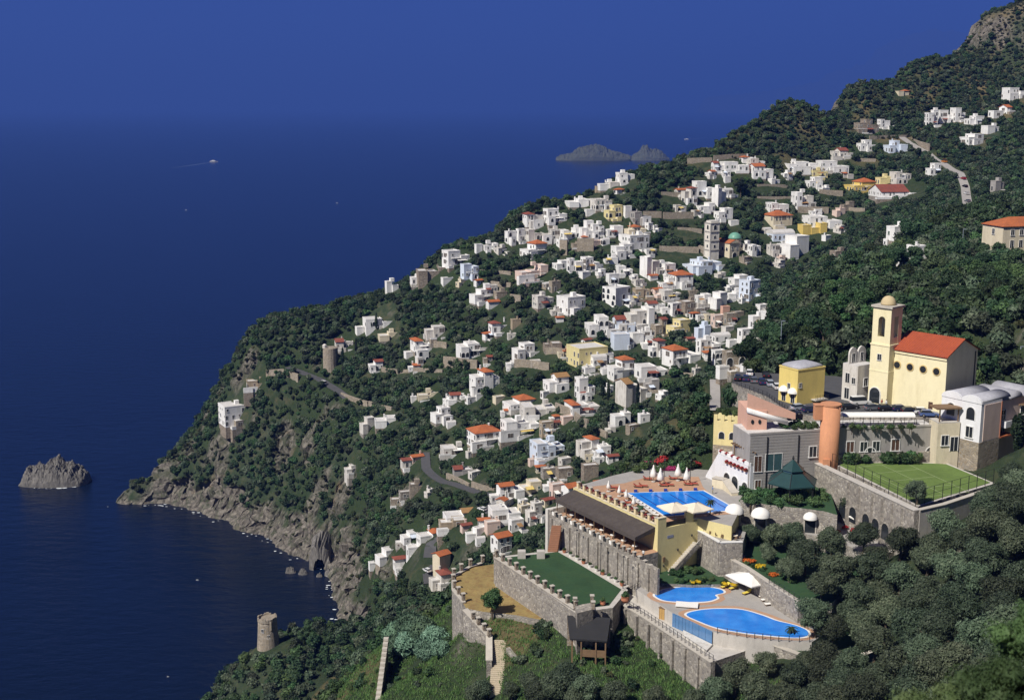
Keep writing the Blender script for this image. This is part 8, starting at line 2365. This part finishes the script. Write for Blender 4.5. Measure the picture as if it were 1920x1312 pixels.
def open_parasol(p, z, half, h, mat, label, group=None, rise=.9, sub=3, rz=.5):
    t = thing('open_parasol', label, 'parasol', (p.x, p.y, z), rz, group)
    n = 16; cor = [(-1, -1), (-.5, -1), (0, -1), (.5, -1), (1, -1), (1, -.5), (1, 0), (1, .5), (1, 1), (.5, 1), (0, 1), (-.5, 1), (-1, 1), (-1, .5), (-1, 0), (-1, -.5)]
    rings = []
    for k in (1.0, .66, .33, .06):
        rings.append([(half * x * k, half * y * k, h + rise * (1 - k) - (.10 * k if (i % 4) == 2 else 0) + (0.04 if i % 4 == 0 else 0)) for i, (x, y) in enumerate(cor)])
    for q in range(4):
        idx = [(q * 4 + j) % 16 for j in range(5)]
        mb = MB(); mb.loft([[r_[i] for i in idx] for r_ in rings], 0, False, False)
        low = [rings[0][i] for i in idx]; mb.loft([[(x, y, zz - .22) for x, y, zz in low], low], 0, False, False)
        mb.build('canopy_panel', mat, t)
    mb = MB(); mb.lathe((0, 0, 0), [(.05, 0), (.05, h + rise)], 8); mb.build('pole', WOOD, t)
    for sx, sy in ((1, 1), (1, -1), (-1, 1), (-1, -1)):
        mb = MB(); mb.tube([(0, 0, h + rise - .08), (half * sx, half * sy, h - .02)], .035, 4); mb.build('rib', WOOD, t)
    mb = MB(); mb.box(-.4, .4, -.4, .4, .0, .12); mb.build('base', CONC, t)
    return t
open_parasol(at(1264, 972, z=ZP), ZP, 2.5, 2.3, CREAMC, 'cream open parasol in front of the lap pool, the left of the pair', 'cream parasols by the lap pool', 1.0)
open_parasol(at(1304, 972, z=ZP), ZP, 2.5, 2.3, CREAMC, 'cream open parasol in front of the lap pool, the right of the pair', 'cream parasols by the lap pool', 1.0)
open_parasol(at(1411, 1106, z=ZD), ZD, 3.6, 2.6, CANVASW, 'large square white parasol over the loungers on the lower deck', None, .9, 3, .55)
open_parasol(at(1612, 990, z=127.8), 127.8, 1.6, 2.3, CANVASW, 'small white parasol among the olives by the arched wall', None, .5)
closed_parasol(1629, 996, 127.8, 3.0, .7, 'closed white parasol right of the small open one under the court', 'closed parasols under the court'); closed_parasol(1646, 1000, 127.8, 3.0, .7, 'closed white parasol farthest right under the court wall', 'closed parasols under the court')
LGM = {}
def lounger(p, z, yaw, cmat, label, group, wood=WOOD):
    t = thing('sun_lounger', label, 'sun lounger', (p.x, p.y, z), math.radians(yaw), group)
    if 'f' not in LGM:
        mb = MB(); mb.box(-.95, 1.0, -.34, .34, .24, .30); LGM['f'] = mb
    mb = MB(); mb.box(-.95, .95, -.36, .36, .24, .31); mb.build('frame', wood, t)
    mb = MB(); mb.box(-.93, .35, -.33, .33, .312, .40); mb.build('seat_cushion', cmat, t)
    M = Matrix.Translation((.36, 0, .32)) @ Matrix.Rotation(math.radians(-38), 4, 'Y')
    mb = MB(); mb.box(0, .78, -.33, .33, 0, .09, 0, M); mb.build('backrest', cmat, t)
    for x in (-.8, .7):
        for y in (-.3, .3):
            mb = MB(); mb.box(x - .04, x + .04, y - .04, y + .04, 0, .24); mb.build('leg', wood, t)
k = 0
for i in range(9):
    f = i / 8; px, py = 1178 + f * 50, 930 + f * 36
    lounger(at(px, py, z=ZP), ZP - .05, 150, CANVASW, ['white lounger farthest back along the lap pool\'s left side', 'second white lounger from the back along the lap pool', 'third white lounger from the back along the lap pool', 'fourth white lounger from the back along the lap pool', 'middle white lounger along the lap pool', 'fourth white lounger from the front along the lap pool', 'third white lounger from the front along the lap pool', 'second white lounger from the front along the lap pool', 'white lounger nearest the open cream parasols'][i], 'white loungers along the lap pool')
for a, b, lab in ((1150, 915, 'red lounger by the first small parasol'), (1163, 922, 'red lounger between the first two small parasols'), (1178, 944, 'red lounger by the third small parasol'), (1200, 957, 'red lounger behind the last small parasol'), (1196, 913, 'red lounger at the pool\'s far left corner'), (1206, 912, 'second red lounger at the pool\'s far left corner'), (1244, 911, 'red lounger right of the second tall parasol'), (1255, 910, 'red lounger farther right of the second tall parasol'), (1290, 909, 'red lounger at the rightmost tall parasol'), (1300, 908, 'red lounger farthest right behind the lap pool'), (1214, 899, 'red lounger left of the tall parasols'), (1262, 898, 'red lounger between the tall parasols')):
    lounger(at(a, b, z=ZP), ZP - .05, 170, REDC, lab, 'red loungers on the pool terrace')
for a, b, lab in ((1428, 1113, 'white lounger at the back of the four under the big parasol'), (1431, 1119, 'second white lounger of the four under the big parasol'), (1436, 1126, 'third white lounger of the four under the big parasol'), (1443, 1134, 'front white lounger of the four under the big parasol')):
    lounger(at(a, b, z=ZD), ZD, 18, CANVASW, lab, 'white loungers on the lower deck')
for a, b, lab in ((1360, 1101, 'yellow lounger left of the pair behind the small pool'), (1375, 1104, 'yellow lounger right of the pair behind the small pool'), (1400, 1113, 'yellow lounger under the big white parasol')):
    lounger(at(a, b, z=ZD), ZD, 35, YCAN, lab, 'yellow loungers on the lower deck')
p = at(1288, 1136, z=ZD); t = thing('pool_platform', 'low white square platform between the two lower pools', 'platform', (p.x, p.y, ZD), -.2)
mb = MB(); mb.box(-2.0, 2.0, -1.1, 1.1, .25, .42); mb.build('top', CANVASW, t)
for x in (-1.8, 1.8):
    for y in (-.9, .9): mb = MB(); mb.box(x - .06, x + .06, y - .06, y + .06, 0, .25); mb.build('leg', WOOD, t)
def table(p, z, cmat, label, group, chairs=4, r=.55):
    t = thing('cafe_table', label, 'table', (p.x, p.y, z), random.random(), group)
    mb = MB(); mb.lathe((0, 0, .72), [(r, 0), (r, .05)], 12); mb.build('table_top', cmat, t)
    mb = MB(); mb.lathe((0, 0, 0), [(.25, 0), (.05, .05), (.05, .72)], 8); mb.build('pedestal', DARKM, t)
    for k in range(chairs):
        a = k * 6.283 / chairs; cx_, cy_ = p.x + math.cos(a) * .95, p.y + math.sin(a) * .95
        c = thing('cafe_chair', label.replace('table', 'chair at the table'), 'chair', (cx_, cy_, z), a, group.replace('tables', 'chairs'))
        mb = MB(); mb.box(-.22, .22, -.22, .22, .42, .47); mb.build('seat', WOOD, c)
        mb = MB(); mb.box(.18, .22, -.22, .22, .47, .92); mb.build('backrest', WOOD, c)
        for sx in (-.18, .18):
            for sy in (-.18, .18): mb = MB(); mb.box(sx - .025, sx + .025, sy - .025, sy + .025, 0, .42); mb.build('leg', WOOD, c)
for a, b, lab in ((1330, 1000, 'cafe table at the left of the cafe terrace'), (1352, 1006, 'cafe table in the middle of the cafe terrace'), (1372, 1000, 'cafe table at the back of the cafe terrace'), (1378, 1010, 'cafe table at the right of the cafe terrace')):
    table(at(a, b, z=128), 128, CREAMC if a != 1352 else ORAF, lab, 'cafe tables on the cafe terrace')
for i in range(7):
    p = S0 + UX * (2.5 + i * 3.6) + NX * 3.3
    table(Vector((p.x, p.y, 0)), ZR, CANVASW, 'white restaurant table under the brown awning', 'restaurant tables under the awning', 2, .6)
# potted plants along the lawn path
for i in range(10):
    k = i / 9; p = at(1058 + k * 108, 1036 + k * 62, z=ZL)
    t = thing('potted_plant', 'white pot with a green plant beside the lawn path', 'potted plant', (p.x, p.y, ZL + .02), 0, 'potted plants along the lawn path')
    mb = MB(); mb.lathe((0, 0, 0), [(.28, 0), (.42, .5), (.46, .6)], 10); mb.build('pot', CANVASW if i % 3 else TERP, t)
    o = link('foliage', KINDS['shrub'][i % 3][0], t, (0, 0, .45), i, .5)
for a, b, sc, lab in ((1172, 1128, 1.3, 'large terracotta pot with a bush at the lawn\'s near corner'), (1130, 1133, .9, 'round terracotta pot by the lawn\'s near edge')):
    p = at(a, b, z=ZL + .1); t = thing('terracotta_urn', lab, 'potted plant', (p.x, p.y, ZL), 0)
    mb = MB(); mb.lathe((0, 0, 0), [(.3 * sc, 0), (.6 * sc, .4 * sc), (.55 * sc, .8 * sc), (.62 * sc, .9 * sc)], 12); mb.build('pot', TERP, t); link('foliage', KINDS['shrub'][0][0], t, (0, 0, .7 * sc), 0, .7 * sc)
# palms
def palm(p, z, h, label):
    t = thing('palm_tree', label, 'palm tree', (p.x, p.y, z))
    mb = MB(); mb.tube([(0, 0, 0), (.1, 0, h * .5), (.05, .05, h)], [.14, .11, .1], 7); mb.build('trunk', BARK, t)
    mb = MB()
    for k in range(14):
        a = k * 2.4; l = 1.3 * (1 - .02 * k); d = Vector((math.cos(a), math.sin(a), 0)); n = Vector((-d.y, d.x, 0)); up = .7 - k * .07
        pts = [Vector((.05, .05, h)) + d * l * s + Vector((0, 0, up * s - 1.1 * s * s)) for s in (0, .35, .7, 1.0)]
        ws = (.05, .2, .17, .02)
        for s in (-1, 1):
            vs_ = [q for q in pts] + [q + n * s * w_ - Vector((0, 0, w_ * .5)) for q, w_ in zip(pts, ws)]
            mb.add(vs_, [(i, i + 1, 4 + i + 1, 4 + i) for i in range(3)])
    mb.build('crown', L_DARK, t)
palm(at(1482, 1202, z=119.4), 119.4, 2.6, 'small palm in front of the big lower pool'); palm(at(1331, 965, z=ZP), ZP, 3.0, 'small palm at the right of the cream parasols'); palm(at(1200, 965, z=ZP), ZP, 1.8, 'little palm by the loungers left of the cream parasols')
# street lamps
def lamp(x, y, z, h, label, arm=True, mat=GREYM, r=.14):
    t = thing('lamp_post', label, 'lamp post', (x, y, z))
    mb = MB(); mb.lathe((0, 0, -1), [(r * 1.3, 0), (r, 1.2), (r * .7, h + 1)], 8); mb.build('pole', mat, t)
    mb = MB(); mb.box(-.12, .9 if arm else .25, -.14, .14, h, h + .16); mb.build('lamp_head', mat, t)
    mb = MB(); mb.box(.3 if arm else -.1, .85 if arm else .2, -.11, .11, h - .06, h - .003); mb.build('lens', LAMPW, t)
for a, b, top, Y, lab in ((1462, 690, 602, 310, 'tall grey lamp post at the right end of the white house row'), (1909, 716, 650, 285, 'tall grey lamp post at the right picture edge'), (1803, 480, 430, 420, 'grey lamp post on the wooded slope left of the tan villa')):
    p = at(a, b, Y=Y); g_ = float(ground(p.x, p.y)); tz = at(a, top, Y=Y).z
    lamp(p.x, p.y, g_, tz - g_, lab)
for a, b, lab in ((1081, 1050, 'black garden lamp pole left on the lawn path'), (1126, 1077, 'black garden lamp pole in the middle of the lawn path'), (1168, 1103, 'black garden lamp pole at the near end of the lawn path')):
    p = at(a, b, z=ZL); lamp(p.x, p.y, ZL, 6.3, lab, False, DARKM, .07)
for a, b, lab in ((1218, 900, 'dark lamp pole left of the tall parasols'), (1245, 905, 'dark lamp pole between the tall parasols'), (1294, 905, 'dark lamp pole right of the tall parasols')):
    p = at(a, b, z=ZP); lamp(p.x, p.y, ZP, 5.2, lab, False, DARKM, .07)
# railings
railing('black railing along the roof edge of the stone wing', [xy(g1 + Vector((.5, .3, 0))), xy(g2 + Vector((-.5, .3, 0)))], 144.6, 1.1, 1.6)
railing('dark railing along the raised parking row', [xy(at(1374, 720, z=ZC)), xy(at(1438, 744, z=ZC)), xy(at(1476, 771, z=ZC))], ZC, 1.1, 1.6)
railing('thin railing along the front of the big lower pool', [xy(at(1345, 1186, z=ZD)), xy(at(1400, 1195, z=ZD)), xy(at(1460, 1202, z=ZD)), xy(at(1518, 1203, z=ZD))], ZD, 1.1, 1.3)
railing('railing on the garden wall behind the white loungers', [xy(at(1442, 1094, z=124.9)), xy(at(1498, 1131, z=124.7))], 124.95, 1.1, 1.4)
railing('railing between the lawn corner and the small pool', [xy(at(1180, 1112, z=ZD)), xy(at(1205, 1095, z=ZD)), xy(at(1230, 1083, z=ZD))], ZD, 1.1, 1.0)
# long white canopy on the square
pa, pb = at(1577, 792, z=ZC), at(1712, 792, z=ZC)
t = thing('white_canopy', 'long low white canopy along the edge of the church square', 'canopy', (pa.x, pa.y, ZC), math.atan2(pb.y - pa.y, pb.x - pa.x))
L = (pb - pa).length
mb = MB(); rings = [[(x, 1.3 * math.cos(math.pi * i / 6) , 1.5 + .7 * math.sin(math.pi * i / 6)) for i in range(7)] for x in (0, L)]; mb.loft(rings); mb.build('cover', CANVASW, t)
for i in range(8):
    for y in (-1.2, 1.2): mb = MB(); mb.box(i * L / 7.05, i * L / 7.05 + .08, y - .04, y + .04, 0, 1.5); mb.build('post', DARKM, t)
# ------------------------------------------------------------------ people
def person(x, y, z, rz, shirt, trousers, label, stride=.12, arm=.1):
    J = dict(pel=(0, 0, .95), sp=(0, .01, 1.15), ch=(0, 0, 1.36), nk=(0, 0, 1.50), hd=(0, -.02, 1.60), tp=(0, -.02, 1.72),
             ls=(.17, 0, 1.42), le=(.24, .03, 1.14), lw=(.25, -arm, .90), lh=(.25, -arm - .04, .80), rs=(-.17, 0, 1.42), re=(-.24, .03, 1.14), rw=(-.25, -.05, .90), rh=(-.25, -.08, .80),
             lp=(.09, 0, .90), lk=(.10, -stride * .6, .50), la=(.10, stride * .3 - stride, .09), lt=(.10, -stride - .12, .04), rp=(-.09, 0, .90), rk=(-.10, .02, .50), ra=(-.10, stride, .09), rt=(-.10, stride - .14, .04))
    R_ = dict(pel=.14, sp=.12, ch=.15, nk=.06, hd=.10, tp=.07, ls=.075, le=.05, lw=.036, lh=.04, rs=.075, re=.05, rw=.036, rh=.04, lp=.10, lk=.065, la=.045, lt=.04, rp=.10, rk=.065, ra=.045, rt=.04)
    E = [('pel', 'sp'), ('sp', 'ch'), ('ch', 'nk'), ('nk', 'hd'), ('hd', 'tp'), ('ch', 'ls'), ('ls', 'le'), ('le', 'lw'), ('lw', 'lh'), ('ch', 'rs'), ('rs', 're'), ('re', 'rw'), ('rw', 'rh'), ('pel', 'lp'), ('lp', 'lk'), ('lk', 'la'), ('la', 'lt'), ('pel', 'rp'), ('rp', 'rk'), ('rk', 'ra'), ('ra', 'rt')]
    ks = list(J); me = bpy.data.meshes.new('body'); me.from_pydata([J[k] for k in ks], [(ks.index(a), ks.index(b)) for a, b in E], [])
    t = thing('person', label, 'person', (x, y, z), rz)
    o = link('body', me, t)
    md = o.modifiers.new('skin', 'SKIN'); md.use_smooth_shade = True
    for i, k in enumerate(ks): me.skin_vertices[0].data[i].radius = (R_[k], R_[k] * .85); me.skin_vertices[0].data[i].use_root = k == 'pel'
    o.modifiers.new('sub', 'SUBSURF').levels = 1
    m, nt, bs = _new('clothes_%s_%s' % (shirt, trousers))
    tc = nt.nodes.new('ShaderNodeTexCoord'); sx = nt.nodes.new('ShaderNodeSeparateXYZ'); nt.links.new(tc.outputs['Object'], sx.inputs[0])
    dv = nt.nodes.new('ShaderNodeMath'); dv.operation = 'DIVIDE'; dv.inputs[1].default_value = 1.8; nt.links.new(sx.outputs[2], dv.inputs[0])
    C_ = dict(white=(.7, .7, .68), red=(.45, .04, .04), black=(.02, .02, .02), navy=(.03, .04, .12), blue=(.1, .2, .45), khaki=(.3, .25, .15))
    r = _ramp(nt, dv.outputs[0], [(0, (.03, .025, .02)), (.055, C_[trousers]), (.53, C_[shirt]), (.83, (.50, .31, .22))]); r.color_ramp.interpolation = 'CONSTANT'
    nt.links.new(r.outputs[0], bs.inputs['Base Color']); me.materials.append(m)
    mb = MB(); mb.lathe((0, .012, 1.60), [(.108, .02), (.115, .07), (.09, .14), (.02, .172)], 10); mb.build('hair', pm('dark_hair', (.03, .02, .015), .2), t, True)
for px, py, z, sh, tr, lab in ((1713, 776, ZC, 'black', 'navy', 'person in dark clothes standing before the church wall'), (1653, 762, ZC, 'red', 'khaki', 'person in a red top by the church tower door'), (1661, 763, ZC, 'white', 'blue', 'person in a white top by the church tower door'), (1206, 1046, ZR, 'white', 'black', 'waiter in white standing at the restaurant\'s open end'), (1336, 925, ZP, 'blue', 'khaki', 'person in blue walking beside the lap pool')):
    p = at(px, py, z=z); person(p.x, p.y, z, random.random() * 6, sh, tr, lab)

# ------------------------------------------------------------------ boats and foam
FOAM = pm('sea_foam', (.70, .74, .78), .1, .3, .9)
def boat(px, py, Lpx, label, wake=None):
    p = at(px, py, z=0); s = p.y / ray(px, py)[1] / FPX; L = Lpx * s
    t = thing('boat', label, 'boat', (p.x, p.y, 0), 0 if wake is None else (math.pi if wake[0] > px else 0))
    rings = []
    for k, w in ((-.5, .75), (-.2, 1.0), (.2, .95), (.4, .5), (.5, .05)):
        b = L * .14 * w
        rings.append([(L * k, -b * .6, -.02 * L), (L * k, -b, L * .085 + max(0, k) * L * .05), (L * k, b, L * .085 + max(0, k) * L * .05), (L * k, b * .6, -.02 * L)])
    mb = MB(); mb.loft(rings); mb.build('hull', CANVASW, t)
    mb = MB(); mb.box(-L * .4, L * .22, -L * .1, L * .1, L * .086, L * .17); mb.build('cabin', CANVASW, t)
    mb = MB(); mb.box(-L * .38, L * .226, -L * .102, L * .102, L * .115, L * .14); mb.build('window_band', GLASS, t)
    mb = MB(); mb.box(-L * .25, L * .1, -L * .07, L * .07, L * .171, L * .22); mb.build('bridge', CANVASW, t)
    mb = MB(); mb.lathe((-L * .1, 0, L * .22), [(L * .01, 0), (L * .006, L * .12)], 6); mb.build('mast', GREYM, t)
    if wake:
        q = at(wake[0], wake[1], z=0); d = (q - p); n = 24
        th = t.rotation_euler.z; ca, sa = math.cos(-th), math.sin(-th)
        pts = []
        for i in range(n + 1):
            k = i / n; c = p + d * k; w = L * (.05 + .10 * k) * (1 + .3 * math.sin(i * 2.1)) * (1 - .9 * k)
            pts.append((c - p, w))
        dn = Vector((-d.y, d.x, 0)).normalized(); mb = MB()
        L1 = [v + dn * w for v, w in pts]; L2 = [v - dn * w for v, w in pts]
        loc = lambda v: (v.x * ca - v.y * sa, v.x * sa + v.y * ca, .12)
        mb.add([loc(v) for v in L1 + L2], [(n + 1 + i, n + 2 + i, i + 1, i) for i in range(n)])
        mb.build('wake', pm('wake_foam', (.22, .28, .40), .2, .02, .9), t)
boat(401, 304, 15, 'white ferry with a long wake on the open sea at left', (318, 316)); boat(1287, 262, 9, 'white motorboat with a wake right of the islands', (1335, 258)); boat(349, 394, 4, 'tiny white boat below the ferry'); boat(632, 381, 4, 'tiny dark-hulled boat in the middle of the sea')
boat(370, 1087, 5, 'small white boat in the cove'); boat(315, 1268, 4, 'small white boat at the bottom left')
def foam():
    g = np.random.default_rng(8)
    k = np.argwhere((np.abs(HH) < 1.6) & (YY > 385) & (YY < 690) & (XX < -45))
    mb = MB()
    for j, i in k[g.choice(len(k), min(85, len(k)), replace=False)]:
        x, y = XX[j, i] + g.normal() * 1.2 - 1.0, YY[j, i] + g.normal() * 1.2 - 1.5; r = g.uniform(.2, .75); st = g.uniform(.9, 2.0); a0 = g.uniform(-.5, .5); n = 7
        pts = [(x + math.cos(a0) * r * st * math.cos(6.283 * q / n) * g.uniform(.6, 1.2), y + r * .8 * math.sin(6.283 * q / n) * g.uniform(.6, 1.2), .06 + .02 * g.random()) for q in range(n)]
        mb.add(pts, [tuple(range(n))])
    p = at(105, 905, z=0)
    for q in range(26):
        a = g.uniform(0, 6.283); x, y = p.x + math.cos(a) * 17.5, p.y + math.sin(a) * 9 - 1.5; r = g.uniform(.4, 1.1)
        mb.add([(x + r * 2 * math.cos(6.283 * i / 7), y + r * math.sin(6.283 * i / 7), .07) for i in range(7)], [tuple(range(7))])
    tag(mb.build('shore_foam', FOAM), 'white foam where the sea meets the rocks', 'foam', None, 'stuff')
foam()
# near olive boughs at the bottom right, close to the viewer
kind('near_olive', (3.0, 3.0, 2.4), 9000, .085, 40, leafmat('near_olive_leaves', (0.055, 0.090, 0.034), (0.095, 0.145, 0.055), (0.16, 0.215, 0.095), .4), 3.4, 2.0, .2, 1, spread=.8, br=(.16, .3), aspect=2.6)
for a, b, Y, lab in ((1890, 1300, 19, 'out-of-focus olive bough in the bottom right corner'), (1765, 1350, 20, 'blurred olive foliage cut by the bottom edge at right'), (1950, 1190, 20, 'blurred olive foliage cut by the right edge')):
    p = at(a, b, Y=Y); g_ = float(ground(p.x, p.y)); k_ = (p.z - g_) / 3.4
    z_ = max(g_, p.z - 3.4 * .34); t = tree('near_olive', p.x, p.y, .34, lab, 'olive tree', None, z_, name='near_olive_tree')
    mb = MB(); mb.tube([(0, 0, (g_ - z_) / .34 - 1), (.1, 0, (g_ - z_) / .68), (0, 0, .3)], [.34, .28, .24], 7); mb.build('lower_trunk', BARK, t)
build_haze()
